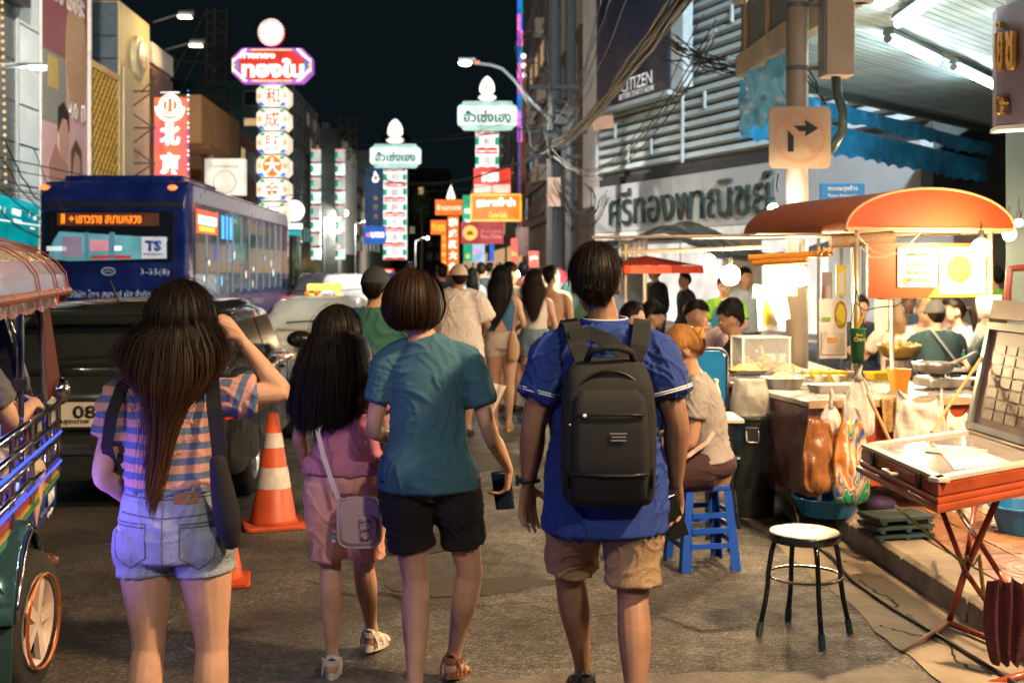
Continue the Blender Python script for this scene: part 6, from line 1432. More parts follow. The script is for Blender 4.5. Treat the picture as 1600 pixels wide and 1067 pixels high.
po = bpy.data.objects.new('tuk_led_light', pl_); COL.objects.link(po); po.parent = tk; po.location = (.05,-1.15,.80); po.rotation_euler = V((1,.15,.28)).to_track_quat('-Z','Y').to_euler()
# traffic cones
CO = mat('cone_orange', (.50,.075,.02), .45, nz=.2, nsc=8, bump=.1, bsc=40); CW = mat('cone_white', (.55,.50,.45), .45, nz=.15, nsc=20)
def cone(label, loc, lean=0):
    r = thing('traffic_cone', label, 'traffic cone', loc, .3, 'traffic cones in the road')
    MB().prism([V((x_,y_,.0)) for x_, y_ in rr(.19, .19, .04)], Z*.025).build('base', CO, r, True, bevel=.005)
    f = lambda z: .145-(.145-.03)*(z-.025)/.675
    b = MB(); b.lathe([(f(.025)+.01,.02),(f(.045),.045),(f(.70),.70),(f(.70)*.6,.705),(0,.705)], (0,0,0), 28); b.build('cone_body', CO, r, True, smooth=True)
    for z0, z1 in ((.24,.37), (.49,.58)): b = MB(); b.lathe([(f(z0)+.003,z0),(f(z1)+.003,z1)], (0,0,0), 28, cap=False); b.build('white_band', CW, r, True, smooth=True)
    return r
c1 = cone('orange and white traffic cone standing beside the dark car', at(427,822,1)*0+V(((427-CX)/F*7.62,7.62,.006)))
copy_tree(c1, V(((345-CX)/F*6.25,6.25,.006)), .2, 'traffic cone hidden behind the legs of the girl in stripes', 'traffic cones in the road', .78)
# ---------------------------------------------------------------- food stall
AN = math.radians(12); Df = V((math.cos(AN), math.sin(AN), 0)); Db = V((-math.sin(AN), math.cos(AN), 0)); FL = V((1.755, 7.2, 0))
def K(a, b_, z): return FL+Df*a+Db*b_+Z*z
def kbox(a0, a1, b0, b1, z0, z1, m, name, parent, **k): return MB().hexa([K(a0,b0,z0),K(a1,b0,z0),K(a1,b1,z0),K(a0,b1,z0),K(a0,b0,z1),K(a1,b0,z1),K(a1,b1,z1),K(a0,b1,z1)]).build(name, m, parent, **k)
st = thing('food_stall', 'street food stall with orange arched canvas roof and red counter', 'food stall', (2.3,7.9,.13))
RC = mat('stall_red', (.42,.08,.03), .45, nz=.2, nsc=3, bump=.15, bsc=20); SS = mat('stainless', (.5,.48,.45), .28, metal=.7, nz=.15, bump=.08, bsc=30); WD = mat('plywood_top', (.42,.30,.18), .5, nz=.2, nsc=6, stretch=(1,8,1))
kbox(.12,1.25,.03,1.25,.30,.79,RC,'counter_front',st, bevel=.01); kbox(0,1.30,0,1.30,.79,.825,SS,'counter_top',st, bevel=.006); kbox(.0,1.30,-.008,-.001,.785,.83,WD,'edge_strip',st)
kbox(.02,.10,.05,1.2,.25,.78,mat('side_sheet', (.18,.08,.07), .25, nz=.5, nsc=5, bump=.4, bsc=9, coat=.4),'side_panel',st)
for a, b_ in ((.1,.08),(1.18,.08),(.1,1.2),(1.18,1.2)): MB().tube([K(a,b_,.13), K(a,b_,.8)], .02, 8).build('leg', SS, st)
PO = mat('post_aluminium', (.55,.45,.33), .35, metal=.3)
posts = [(.31,.0),(1.20,.0),(1.05,1.45)]
for a, b_ in posts: MB().tube([K(a,b_,.80), K(a,b_,1.87)], .017, 10).build('roof_post', PO, st, smooth=True)
RF = mat('canvas_orange', (.50,.14,.055), .7, nz=.1, nsc=3, bump=.2, bsc=60); RF.node_tree.nodes['Principled BSDF'].inputs['Emission Strength'].default_value = 0
def arch(b_, dz=0, n=24, sc_=1.0): return [K(.22+1.12*(.5-.5*math.cos(t)), b_, 1.85+dz+.245*sc_*math.sin(t)) for t in [PI*q/n for q in range(n+1)]]
b = MB(); b.loft([arch(y_, .0)+arch(y_, -.012)[::-1] for y_ in (-.03,.3,.7,1.1,1.5)]); b.build('roof', RF, st, smooth=False)
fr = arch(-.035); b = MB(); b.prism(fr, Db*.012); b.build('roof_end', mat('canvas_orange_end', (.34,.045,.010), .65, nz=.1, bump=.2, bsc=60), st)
b = MB(); b.tube([p-Db*.01 for p in arch(-.035)], .008, 6); b.tube([arch(-.04)[0], arch(-.04)[-1]], .012, 6); b.build('roof_rim', mat('rim_tan', (.6,.3,.15), .5), st)
for b_ in (.0, .5, 1.0, 1.45): MB().tube([K(.22,b_,1.84), K(1.34,b_,1.84)], .011, 6).build('cross_bar', PO, st)
for a in (.24, 1.32): MB().tube([K(a,-.05,1.84), K(a,1.5,1.84)], .011, 6).build('side_bar', PO, st)
kbox(-.20,.24,.3,1.5,1.82,1.83,mat('white_sheet', (.7,.66,.6), .6, nz=.08),'side_sheet',st)
# sign board with two posters
bd = thing('menu_board', 'orange red board hung under the stall roof with two posters on it', 'sign', K(.75,-.03,1.44))
kbox(.36,1.15,-.045,-.03,1.435,1.765,mat('board_orange', (.50,.065,.01), .5, nz=.06),'board',bd)
cB = K(.755,-.048,1.60)
flat([(.0,-.16),(.05,-.10),(.12,-.05),(.39,-.05),(.39,-.16)], cB, Df, Z, mat('poster_yellow', (.75,.60,.05), .5), bd, .003)
PW = mat('paper_white', (.78,.73,.66), .6, nz=.04)
flat(rect(-.205,-.10,.055,.135), cB, Df, Z, PW, bd, .006, 'poster'); flat(rect(.07,-.14,.38,.14), cB, Df, Z, PW, bd, .005, 'poster'); flat(circ(.20,.01,.115), cB, Df, Z, mat('poster_blue_ring', (.45,.5,.7), .5), bd, .008, 'plate_print'); flat(circ(.20,.01,.085), cB, Df, Z, mat('food_print', (.5,.25,.05), .5, nz=.6, nsc=40), bd, .010, 'food_print')
tp_ = mat('poster_text', (.45,.22,.06), .5, nz=0)
for z_, w_, s_ in ((.10,.15,'ก๋วยเตี๋ยวคั่วไก่'),(.04,.14,'รสเด็ด'),(-.01,.16,'50 60 บาท'),(-.055,.15,'เยาวราช')): text(s_, w_, .026, cB+Df*-.075+Z*z_-Db*.007, Df, Z, tp_, bd, bold=.02)
MB().obox(cB+Df*-.16+Z*-.06-Db*.008, Df, Z, Db, .018, .05, .003).build('poster_mark', MC['poster_yellow'], bd)
# pipes that reach out to the left
MB().tube([at(1430,366,7.3), at(925,371,7.9)], .010, 8).build('pole', PO, label='upper thin horizontal bamboo pole reaching left from the stall roof', cat='pole')
MB().tube([at(1190,386,8.2), at(972,394,8.4)], .014, 8).build('pole', PO, label='lower thicker horizontal pole carrying the hanging bulb', cat='pole')
q = thing('rolled_mat', 'brown rolled bamboo mat tied under the stall roof', 'mat', K(.5,.02,1.79)); MB().tube([at(1298,378,7.28), at(1396,371,7.3)], .040, 14).build('roll', mat('bamboo_roll', (.28,.18,.10), .7, nz=.4, nsc=30, stretch=(8,1,1), bump=.5, bsc=60), q)
ORP = mat('orange_tube', (.75,.30,.04), .4, nz=.15)
for i, (a, c) in enumerate((((1170,403),(1300,396)), ((1176,411),(1262,406)))): MB().tube([at(*a,7.6), at(c[0],c[1],7.4)], .020, 10).build('rolled_awning', ORP, label=['upper orange rolled plastic awning tied on the stall side', 'lower orange rolled plastic awning tied on the stall side'][i], cat='awning')
b = MB(); b.tube([at(1273+i*1.5,392+5*math.sin(i*1.2),7.25)+Yv*.02*math.cos(i*1.2) for i in range(20)], .008, 5); b.build('coiled_cord', ORP, label='springy orange coiled cord hanging beside the rolled awning', cat='cord')
# bulbs
def bulb(label, px, py, Y, W_=60, r=.05, hang=.25, col=(1,.71,.38)):
    t = thing('light_bulb', label, 'light bulb', at(px,py,Y), group='bare bulbs of the food stalls'); c = at(px,py,Y)
    m = glow('bulb_%d_%d' % (W_, r*1000), col, W_/(4*PI*PI*r*r)); MB().ball(c, r, 16).build('glass', m, t, smooth=True)
    MB().tube([c+Z*r*.8, c+Z*(r+.05)], .018, 8).build('socket', BK, t); MB().tube([c+Z*(r+.05), c+Z*(r+hang)], .004, 4).build('wire', CB, t)
    return t
bulb('huge glaring bulb at the right corner of the stall roof', 1533,388,7.02,75,.055,.1)
bulb('glaring bulb hanging in front of the cream pole inside the stall', 1250,432,7.75,115,.062,.15)
bulb('bulb hanging left of the stall from the horizontal pole', 1141,430,8.25,120,.068,.08)
bulb('small cool bulb below the shop name letters', 1208,326,9.6,16,.04,.2,(.85,.95,1))
bulb('bulb outside the right end of the stall roof', 1577,366,8.6,45,.045,.15,(1,.92,.8))
bulb('small bulb at the roof tip of the stall on the right', 1592,348,9.0,10,.028,.15,(1,.92,.8))
for px_, py_, Yb, Wb, lab in ((1432,425,10.2,150,'added bulb above the right table, hidden by the menu board'), (1522,430,11.3,120,'second added bulb above the right table, hidden by the menu board'), (905,424,13.5,150,'bulb behind the head of the man in blue'), (832,436,20,200,'bare bulb on a far stall over the crowd'), (808,428,26,260,'farther bare bulb over the crowd'), (1108,408,11.6,90,'added bulb that brightens the left dining table'), (716,437,30,260,'distant bulb low over the middle of the street')): bulb(lab, px_, py_, Yb, Wb, .06, .2)  # bulbs over both tables are added to brighten the diners
WHC = mat('white_cord', (.6,.55,.48), .5)
for i, pts in enumerate(([(1330,360),(1345,372),(1362,392),(1385,400),(1410,393),(1427,375),(1440,362)], [(1345,386),(1360,402),(1385,402)], [(1335,470),(1350,485),(1375,480),(1400,478),(1420,466)], [(1132,380),(1128,395),(1133,408)], [(1215,300),(1213,290),(1216,272)])):
    MB().tube([at(a, c, 7.15) for a, c in pts], .004, 5).build('wire', WHC if i < 2 else BK, label=['white electric cord looping below the mat roll', 'thin cord crossing the orange board', 'dark cord sagging under the menu board', 'short cord above the left bulb', 'cord above the small cool bulb'][i], cat='cord')
# counter goods
def onc(px, py, z): Y = F*(EYE-z)/(py-HY); return V(((px-CX)*Y/F, Y, z))
FO = mat('styrofoam', (.75,.70,.62), .6, nz=.05); YP = mat('yellow_plastic', (.75,.50,.03), .35, nz=.08); NDL = mat('noodles', (.65,.50,.22), .5, nz=.4, nsc=60, bump=1, bsc=70)
ZT = .827
def tray(label, px, py, w_, d_, h_, m, rot=.2, food=None, cat='tray', z=ZT, name='tray'):
    c = onc(px, py, z); r = thing(name, label, cat, c, rot)
    b = MB()
    o = rr(w_/2, d_/2, .03); i_ = rr(w_/2-.012, d_/2-.012, .025); ob = rr(w_/2-.02, d_/2-.02, .02); ib = rr(w_/2-.03, d_/2-.03, .02)
    n = len(o); b.loft([[V((x_,y_,.0)) for x_, y_ in ob], [V((x_,y_,h_)) for x_, y_ in o], [V((x_,y_,h_)) for x_, y_ in i_], [V((x_,y_,.01)) for x_, y_ in ib]])
    b.build('tray_body', m, r, True)
    if food:
        b = MB(); rn = random.Random(int(px)); ring0 = [V((x_,y_,h_*.6)) for x_, y_ in ib]; top = V((0,0,h_+.05*min(1, w_/.3)))
        rs = [[p.lerp(V((0,0,p.z)), t)+V((0,0,(top.z-h_*.6)*math.sin(t*PI/2)+rn.uniform(-.006,.006))) for p in ring0] for t in (0,.3,.6,.85,.99)]
        b.loft(rs); b.build('food', food, r, True)
    return r
tray('white foam box at the left end of the stall counter', 1222, 606, .24,.20,.07, FO, .2, NDL)
tray('round heap of pale noodles on a tray beside the clear case', 1165, 583, .28,.24,.03, SS, .1, NDL, z=.835)
tray('shallow tray of yellow noodles behind the white foam box', 1228, 583, .30,.22,.03, FO, .2, NDL)
tray('yellow plastic tray standing on the stall counter', 1295, 592, .26,.18,.055, YP, .2)
tray('low white foam tray in front of the yellow tray', 1300, 612, .30,.16,.05, FO, .2)
tray('yellow tub beside the orange box', 1372, 592, .18,.16,.05, YP, .2)
for i in range(7):
    c = onc(1240+i*9, 598-(i % 3)*9, ZT); tray('foam bowl of sauce number %s from the left on the counter' % ['one','two','three','four','five','six','seven'][i] if False else ['small white foam bowl nearest the acrylic case', 'small foam bowl with brown sauce', 'little foam tub at the counter edge', 'little foam tub with garnish', 'small open foam cup behind the yellow tray', 'foam cup next to the stall post', 'foam cup touching the hanging cloth'][i], 1240+i*14, 590+(i % 2)*6, .09,.09,.045, FO, .1*i, mat('sauce_%d' % i, [(.5,.2,.05),(.2,.07,.02),(.6,.4,.1)][i % 3], .4), cat='bowl', name='bowl')
# acrylic case
AC = mat('acrylic', (.8,.8,.8), .05, nz=0, trans=.0, alpha=.16); ACE = mat('acrylic_edge', (.8,.78,.75), .3, nz=0)
cs = thing('display_case', 'clear acrylic food case with snacks at the left end of the stall', 'display case', onc(1188,580,.84), .15)
w_, d_, h_ = .36, .26, .25
for s in (-1, 1):
    MB().box(s*w_/2-.003,-d_/2,0,s*w_/2+.003,d_/2,h_).build('pane', AC, cs, True); MB().box(-w_/2+.004,s*d_/2-.003,0,w_/2-.004,s*d_/2+.003,h_-.001).build('pane', AC, cs, True)
    for q_ in (-1, 1): MB().box(s*w_/2-.006,q_*d_/2-.006,0,s*w_/2+.006,q_*d_/2+.006,h_+.003).build('edge_strip', ACE, cs, True)
MB().box(-w_/2-.008,-d_/2-.008,h_+.004,w_/2+.008,d_/2+.008,h_+.014).build('lid', ACE, cs, True)
b = MB(); rn = random.Random(9)
for i in range(60): b.ball((rn.uniform(-.14,.14), rn.uniform(-.09,.09), .015+rn.uniform(0,.08)), (rn.uniform(.012,.022),)*3, 6)
b.build('snacks', mat('snack_gold', (.6,.40,.14), .5, nz=.3, nsc=20), cs, True, kind='stuff')
# stove, wok, bowl, orange box, cloth
g = thing('gas_stove', 'portable gas stove with black knob on the stall counter', 'stove', onc(1477,606,ZT), .2)
MB().box(-.17,-.12,.01,.17,.12,.075).build('casing', SS, g, True, bevel=.012)
for x_ in (-.15,.15): MB().tube([V((x_,-.1,0)), V((x_,-.1,.02))], .012, 8).build('foot', BK, g, True)
for i in range(4): a = PI/4+PI/2*i; MB().box(-.004,.03,.075,.004,.10,.095).build('pan_support', BK, g, True).rotation_euler = (0,0,a)
MB().lathe([(.022,0),(.022,.02),(.0,.022)], (.13,-.122,.04), 12, ax=(0,-1,0)).build('knob', BK, g, True)
wk = thing('wok', 'steel pan with long handle pointing right on the gas stove', 'pan', onc(1459,584,.925))
c = onc(1459,584,.925); MB().lathe([(.07,0),(.11,.02),(.135,.06),(.14,.075),(.132,.075),(.10,.03),(.0,.015)], c, 28).build('bowl', SS, wk, smooth=True)
MB().tube([c+V((.11,.0,.065)), c+V((.20,.02,.10)), c+V((.30,.04,.14))], [.012,.010,.012], 8).build('handle', SS, wk, smooth=True)
gb = thing('large_bowl', 'wide golden steel bowl heaped with food behind the stove', 'bowl', onc(1405,562,.95)); c = onc(1405,562,.93)+Z*.0
MB().lathe([(.06,0),(.12,.03),(.155,.09),(.16,.115),(.15,.115),(.11,.045),(0,.02)], c, 28).build('bowl', mat('bowl_gold', (.62,.42,.12), .3, metal=.6, nz=.1), gb, smooth=True)
b = MB(); rn = random.Random(4)
for i in range(50): a = rn.uniform(0, 6.3); q_ = rn.uniform(0,.13); b.ball(c+V((q_*math.cos(a), q_*math.sin(a), .11+rn.uniform(0,.03)*(1-q_/.14))), rn.uniform(.012,.022), 6)
b.build('food_heap', NDL, gb, kind='stuff')
kk = thing('stand', 'metal stand raising the golden bowl behind the counter', 'stand', K(.8,.55,.83)); MB().lathe([(.10,0),(.10,.1)], c-Z*.10, 16).build('ring', SS, kk)
tray('orange plastic box beside the gas stove', 1405, 610, .13,.13,.14, mat('orange_box', (.75,.22,.03), .35, nz=.1), .2, cat='box', name='box')
ct = thing('cloth', 'brown checked cloth hanging over the stall counter edge', 'cloth', K(.52,-.03,.65))
b = MB(); nx, nz_ = 16, 12; rows = []
for j in range(nz_+1): rows.append([K(.46+.145*i/nx, (.04 if j == 0 else -.018)-.012*math.sin(i*1.1+j*.2)-.004*j*.3, .842-.0*(j == 0)-.215*max(0, j-.5)/nz_) for i in range(nx+1)])
b.add(sum(rows, []), [(j*(nx+1)+i, j*(nx+1)+i+1, (j+1)*(nx+1)+i+1, (j+1)*(nx+1)+i) for j in range(nz_) for i in range(nx)]); b.build('towel', mat('towel_brown', (.38,.23,.09), .8, nz=.4, nsc=30, bump=.5, bsc=90), ct, smooth=True)
# bags
PB_ = mat('plastic_bag_white', (.72,.68,.62), .35, nz=.15, nsc=6, bump=.8, bsc=14, detail=5)
PB_.node_tree.nodes['Principled BSDF'].inputs['Transmission Weight'].default_value = .15
def bag(label, cx, y0, y1, wpx, Y, m, handles=True, seed=0, name='plastic_bag', taper=.55, depth=.5, fold=.012, print_=None, peak=0, tuft=False):
    k = Y/F; c = at(cx, (y0+y1)/2, Y); h_ = (y1-y0)*k; w_ = wpx*k; r = thing(name, label, 'bag', at(cx, y1, Y)); b = MB(); rings = []; n = 36; rn = random.Random(seed)
    for i in range(16):
        t = i/15; z_ = h_/2-h_*t; wd = w_/2*(taper+(1-taper)*min(1, t*2.2)**.7)*(1 if t < .85 else math.sqrt(max(.05, 1-((t-.85)/.155)**2)))
        dp = wd*depth*(.35+.65*min(1, t*1.6))
        rings.append([c+V((wd*math.cos(a)*(1+.05*noise.noise(V((math.cos(a)*2, math.sin(a)*2, z_*9+seed)))), dp*math.sin(a)+fold*noise.noise(V((a*3.0, z_*12, seed)))+fold*.8*noise.noise(V((a*7.0, z_*4, seed+9))), z_+.006*noise.noise(V((a*2,z_*5,seed)))+peak*abs(math.cos(a))**5*(1-t)**4)) for a in [2*PI*j/n for j in range(n)]])
    b.loft(rings); b.build('bag_body', m, r, smooth=True)
    if handles:
        for s in (-1, 1):
            top = c+V((s*w_*.34,-.01,h_/2)); b = MB(); b.loft([[p+V((x_*q_,.004*y_,0)) for x_, y_ in ((-1,-1),(1,-1),(1,1),(-1,1))] for p, q_ in ((top-Z*.03-X*s*.0, .045*w_/.2), (top+Z*.01, .022), (top+Z*.05+X*s*.005, .008))]); b.build('handle', m, r)
    if tuft:
        top = c+V((0,0,h_/2-.01)); MB().tube([top-Z*.02, top+Z*.02, top+V((.008,0,.06)), top+V((.0,0,.10))], [w_*.16, .012, .016, .004], 8).build('handle', m, r, smooth=True)
    if print_:
        for pts, mm in print_:
            b = MB(); 
            q_ = [c+V((x_*w_/2, -w_/2*depth*math.sqrt(max(0, 1-x_*x_))*.98-.012, z_*h_/2)) for x_, z_ in pts]; b.prism(q_, V((0,.004,0))); b.build('print', mm, r)
    return r
HK = mat('hook_white', (.75,.68,.55), .35, metal=.3)
for px_ in (1395, 1470, 1492):
    h = onc(px_, 618, .79)-Yv*.03; MB().tube([h+Z*.035-X*.012, h+Z*.045, h+Z*.02+X*.012, h-X*.004, h-Z*.03, h-Z*.045+X*.01, h-Z*.03+X*.02], .004, 6).build('hook', HK, label={1395:'leftmost white S hook on the stall front', 1470:'middle white S hook holding the wide bag', 1492:'rightmost white S hook on the stall front'}[px_], cat='hook')
bag('wide crumpled white plastic bag hanging on the red stall front', 1437, 630, 712, 80, 7.28, PB_, False, 3, taper=.88, depth=.20, fold=.03, peak=.09)
bag('smaller white plastic bag hanging right of the wide one', 1496, 652, 702, 44, 7.35, PB_, False, 8, taper=.6, depth=.35, fold=.03, peak=.05)
bag('long white plastic bag hanging from the stall post', 1342, 585, 685, 50, 7.02, PB_, False, 5, tuft=True, taper=.12, depth=.45, fold=.02)
bag('small white plastic bag tied at the stall side', 1298, 630, 680, 32, 7.0, PB_, False, 12, tuft=True, taper=.15, depth=.5, fold=.015)
bag('brown glossy bag standing on the blue tub', 1280, 655, 772, 52, 6.95, mat('bag_brown', (.30,.12,.04), .28, nz=.3, nsc=7, bump=.7, bsc=10, coat=.3), False, 21, 'rice_bag', .55, .55, .03)
C_ = [mat('bagprint_%d' % i, c_, .3, nz=.2, coat=.3) for i, c_ in enumerate([(.55,.18,.04),(.04,.25,.12),(.05,.12,.40),(.55,.5,.4),(.55,.42,.05)])]
RP = mat('rice_bag_print', (.5,.45,.35), .25, nz=0, bump=.8, bsc=10, coat=.5); t_ = RP.node_tree; tc_ = t_.nodes.new('ShaderNodeTexCoord'); wv = t_.nodes.new('ShaderNodeTexNoise'); wv.inputs['Scale'].default_value = 5.5; wv.inputs['Distortion'].default_value = 1.2; wv.inputs['Detail'].default_value = 1
mp_x = t_.nodes.new('ShaderNodeMapping'); mp_x.inputs['Scale'].default_value = (1.6,1,.7); t_.links.new(tc_.outputs['Object'], mp_x.inputs[0]); t_.links.new(mp_x.outputs[0], wv.inputs[0]); cr_ = t_.nodes.new('ShaderNodeValToRGB'); cr_.color_ramp.interpolation = 'CONSTANT'
for i, (p_, c_) in enumerate(((0,(.55,.2,.04)),(.38,(.6,.55,.42)),(.45,(.6,.22,.04)),(.50,(.05,.13,.42)),(.535,(.6,.55,.45)),(.57,(.03,.28,.13)),(.66,(.6,.48,.1)))):
    e_ = cr_.color_ramp.elements[i] if i < 2 else cr_.color_ramp.elements.new(p_); e_.position = p_; e_.color = (*c_, 1)
t_.links.new(wv.outputs['Fac'], cr_.inputs[0]); t_.links.new(cr_.outputs[0], t_.nodes['Principled BSDF'].inputs['Base Color'])
bag('colourful glossy rice bag with green blue and orange waves by the stall', 1330, 655, 790, 58, 6.9, RP, False, 31, 'rice_bag', .45, .55, .03)
TB = mat('tub_blue', (.01,.14,.34), .35, nz=.08)
def tub(label, c, r0, h_, m=TB):
    t = thing('tub', label, 'tub', c); MB().lathe([(r0*.75,0),(r0,h_),(r0*1.07,h_),(r0*1.07,h_+.012),(r0*.97,h_+.012),(r0*.73,.012),(0,.012)], c, 32).build('tub_body', m, t, smooth=False, bevel=.002); return t
tub('blue plastic tub under the bags on the kerb', onc(1292,803,.135), .20, .10); tub('deep blue tub at the right edge behind the folding table', onc(1600,830,.135), .18, .14)
MB().ball(onc(1375,800,.135)+Z*.05, (.10,.08,.05), 14).build('cloth_bundle', mat('bundle_purple', (.025,.015,.06), .7, nz=.3, bump=.5, bsc=20), label='dark purple bundle on the crates next to the rice bag', cat='bundle', smooth=True)
for i in range(3):
    t = thing('crate', ['lowest teal plastic pallet beside the stall', 'middle teal plastic pallet in the small stack', 'topmost teal plastic pallet in the small stack'][i], 'pallet', onc(1400,838,.135)+Z*.047*i, .2+.05*i, 'teal pallets by the stall'); t.scale = (.72,.72,.8)
    for j in range(5): MB().box(-.24,-.15+j*.065,.02,.24,-.10+j*.065,.042).build('slat', mat('crate_teal', (.02,.05,.055), .5, nz=.2), t, True)
    for x_ in (-.22,0,.18): MB().box(x_,-.15,0,x_+.04,.16,.02).build('runner', MC['crate_teal'], t, True)
# bin
bn = thing('trash_bin', 'black round plastic bin with lid and steel wire handle', 'bin', (1.56,7.95,0.0)); BNM = mat('bin_black', (.03,.036,.033), .4, nz=.15, bump=.05, bsc=20)
c = V((1.56,7.95,0.0)); MB().lathe([(.145,0),(.150,.02),(.168,.60),(.18,.605),(.18,.63),(.17,.632)], c, 36).build('bin_body', BNM, bn, smooth=False); MB().lathe([(.185,.632),(.188,.645),(.17,.665),(.05,.675),(0,.675)], c, 36).build('lid', BNM, bn, smooth=False)
MB().box(c.x-.075,c.y-.185,.50,c.x+.025,c.y-.165,.60).build('handle_boss', BNM, bn, bevel=.008); MB().tube([c+V(p) for p in ((-.065,-.19,.575),(-.065,-.20,.52),(-.055,-.205,.505),(.005,-.205,.505),(.015,-.20,.52),(.015,-.19,.575))], .0055, 8).build('wire_handle', SS, bn, smooth=True)
cb_ = bag('clear plastic bag hanging over the bin', 1172, 592, 652, 60, 7.75, mat('clear_bag', (.5,.47,.42), .2, nz=.2, bump=.8, bsc=14, alpha=.55), False, 44, taper=.8, depth=.5)
MB().tube([onc(1228,735,.2), V((1.66,7.05,.14)), onc(1222,800,.05), onc(1250,835,.02), onc(1300,870,.02), onc(1330,905,.02), onc(1395,950,.02), onc(1480,1000,.02), onc(1600,1075,.02)], .009, 6).build('electric_cable', CB, label='thick black electric cable lying along the foot of the kerb', cat='cable', smooth=True)
# cup
cp = thing('paper_cup', 'green cup lettered Chang hanging from the stall post', 'cup', at(1340,567,7.0)); c = at(1340,567,7.0)
MB().lathe([(.036,0),(.045,.195),(.047,.20),(.043,.20),(.034,.01)], c, 24).build('cup_body', mat('cup_green', (.01,.13,.05), .35, nz=.08), cp, smooth=True)
text('Chang', .07, .032, c+V((0,-.046,.135)), X, Z, mat('cup_gold', (.6,.45,.15), .4), cp, bold=.02); text('Beer', .04, .016, c+V((0,-.046,.165)), X, Z, MC['cup_gold'], cp)
for s in (-1, 1): MB().tube([c+V((s*.043,0,.19)), c+V((0,.02,.42))], .003, 4).build('strap', BK, cp)
MB().tube([c+V((0,.01,.2)), c+V((.03,0,.27))], .01, 6).build('straw', YP, cp)
# hanging posters
def sheet(label, x0, y0, x1, y1, Y, m=PW, tilt=0, prints=()):
    r = thing('poster', label, 'poster', at((x0+x1)/2, y1, Y)); c = at((x0+x1)/2, (y0+y1)/2, Y); k = Y/F; R = (X+Z*tilt).normalized(); U = (Z-X*tilt).normalized()
    MB().obox(c, R, U, Yv, (x1-x0)*k, (y1-y0)*k, .004).build('sheet', m, r)
    for i_, (pts, mm) in enumerate(prints): flat([(x_*k, z_*k) for x_, z_ in pts], c-Yv*.002, R, U, mm, r, .002+.0015*i_)
    return r
FDP = MC['food_print']
sheet('white card with a yellow bottle picture, hanging left of the cream pole', 1183,455,1214,516,7.9, PW, .05, [(rect(-6,-22,6,6), MC['poster_yellow']), (rect(-4,6,4,16), FDP)])
sheet('blank white square card tilted over the bottle picture', 1210,466,1232,500,7.85, PW, .18)
sheet('upper white sheet stuck above the bottle picture', 1176,446,1208,470,7.95, PW, -.1)
sheet('tall yellow bordered poster high on the left of the stall', 1193,412,1245,462,8.0, MC['poster_yellow'], 0, [(rect(-20,-24,22,18), PW), (circ(8,-4,7,14,12), mat('print_grey', (.5,.42,.36), .5))])
sheet('large menu sheet with plate picture left of the stall post', 1280,467,1323,560,7.3, PW, 0, [(circ(12,22,10,20,22), FDP), (circ(12,22,7,16,17), MC['poster_yellow']), (rect(-17,12,-4,18), mat('print_green', (.2,.4,.05), .5)), (rect(-18,-40,18,-5), mat('print_pale', (.7,.62,.52), .5)), (rect(-8,-22,6,-14), FDP)])
sheet('narrow white and yellow sheet beside the stall post', 1306,415,1322,462,7.3, MC['poster_yellow'], 0, [(rect(-5,-20,5,12), PW)])
sheet('white plain sheet hanging in the middle of the stall', 1367,468,1388,516,8.2, PW)
sheet('small white towel pinned behind the counter', 1283,425,1300,470,7.6, PW)
q = thing('bucket', 'white plastic bucket hanging on the right stall post', 'bucket', at(1544,497,7.4)); c = at(1544,497,7.4); MB().lathe([(.055,0),(.08,.14),(.075,.14),(.05,.01)], c, 24).build('bucket_body', PW, q, smooth=True)
# white thin post in stall
MB().tube([at(1394,470,7.8), at(1394,578,7.8)], .014, 8).build('thin_post', PW, label='thin white post standing behind the stall board', cat='post')
# red curved pipe rack at right
MB().tube([at(1600,418,9.5), at(1578,420,9.5), at(1575,450,9.5), at(1574,470,9.5)], .03, 8).build('pipe_rail', RDM, label='red bent pipe rail at the right edge behind the stall', cat='rail')

# ---------------------------------------------------------------- folding table with glass display case
dt = thing('folding_table', 'red framed folding table on crossed legs at bottom right', 'table', (1.9,5.1,0))
A, B2, D = V((1.53,5.36,.745)), V((1.565,4.47,.745)), V((2.22,5.88,.745)); Cc = B2+(D-A)
RT = mat('table_red', (.30,.055,.02), .35, nz=.25, nsc=5, coat=.2)
def ins(p, k_): m_ = (A+B2+Cc+D)/4; return p.lerp(m_, k_)
b = MB(); b.prism([A, D, Cc, B2][::-1], Z*.03); b.build('table_top', RT, dt, bevel=.01)
b = MB(); b.tube([A-Z*.01, B2-Z*.01, Cc-Z*.01, D-Z*.01, A-Z*.01], .016, 8); b.build('frame_tube', RT, dt)
legs = [(at(1413,1021,5.12), at(1482,972,5.45)), (at(1482,972,5.45), V((2.28,4.55,.045))), (at(1520,1075,4.75), V((2.1,4.75,.06))), (at(1484,968,5.45), at(1508,892,5.3)), (at(1508,892,5.3), at(1560,775,5.2)), (at(1473,800,5.25), at(1508,892,5.28)), (at(1508,892,5.28), at(1550,952,5.3)), (at(1550,952,5.3), at(1600,1040,5.2)), (at(1497,795,5.5), at(1590,940,5.0)), (at(1525,775,5.9), at(1508,892,5.45))]
for i, (p, q_) in enumerate(legs): MB().tube([p, q_], .015 if i < 5 else .012, 8).build('leg', RT if i != 0 else mat('leg_worn', (.4,.22,.14), .5, nz=.3), dt, smooth=True)
MB().ball(at(1413,1021,5.12), .022, 8).build('rubber_foot', BK, dt)
MB().tube([at(1500,880,5.25), at(1512,870,5.22), at(1520,885,5.2), at(1530,868,5.2), at(1534,905,5.2), at(1538,930,5.2)], .010, 6).build('chain', mat('chain_brass', (.3,.25,.08), .4, metal=.5, nz=.4, nsc=40), dt)
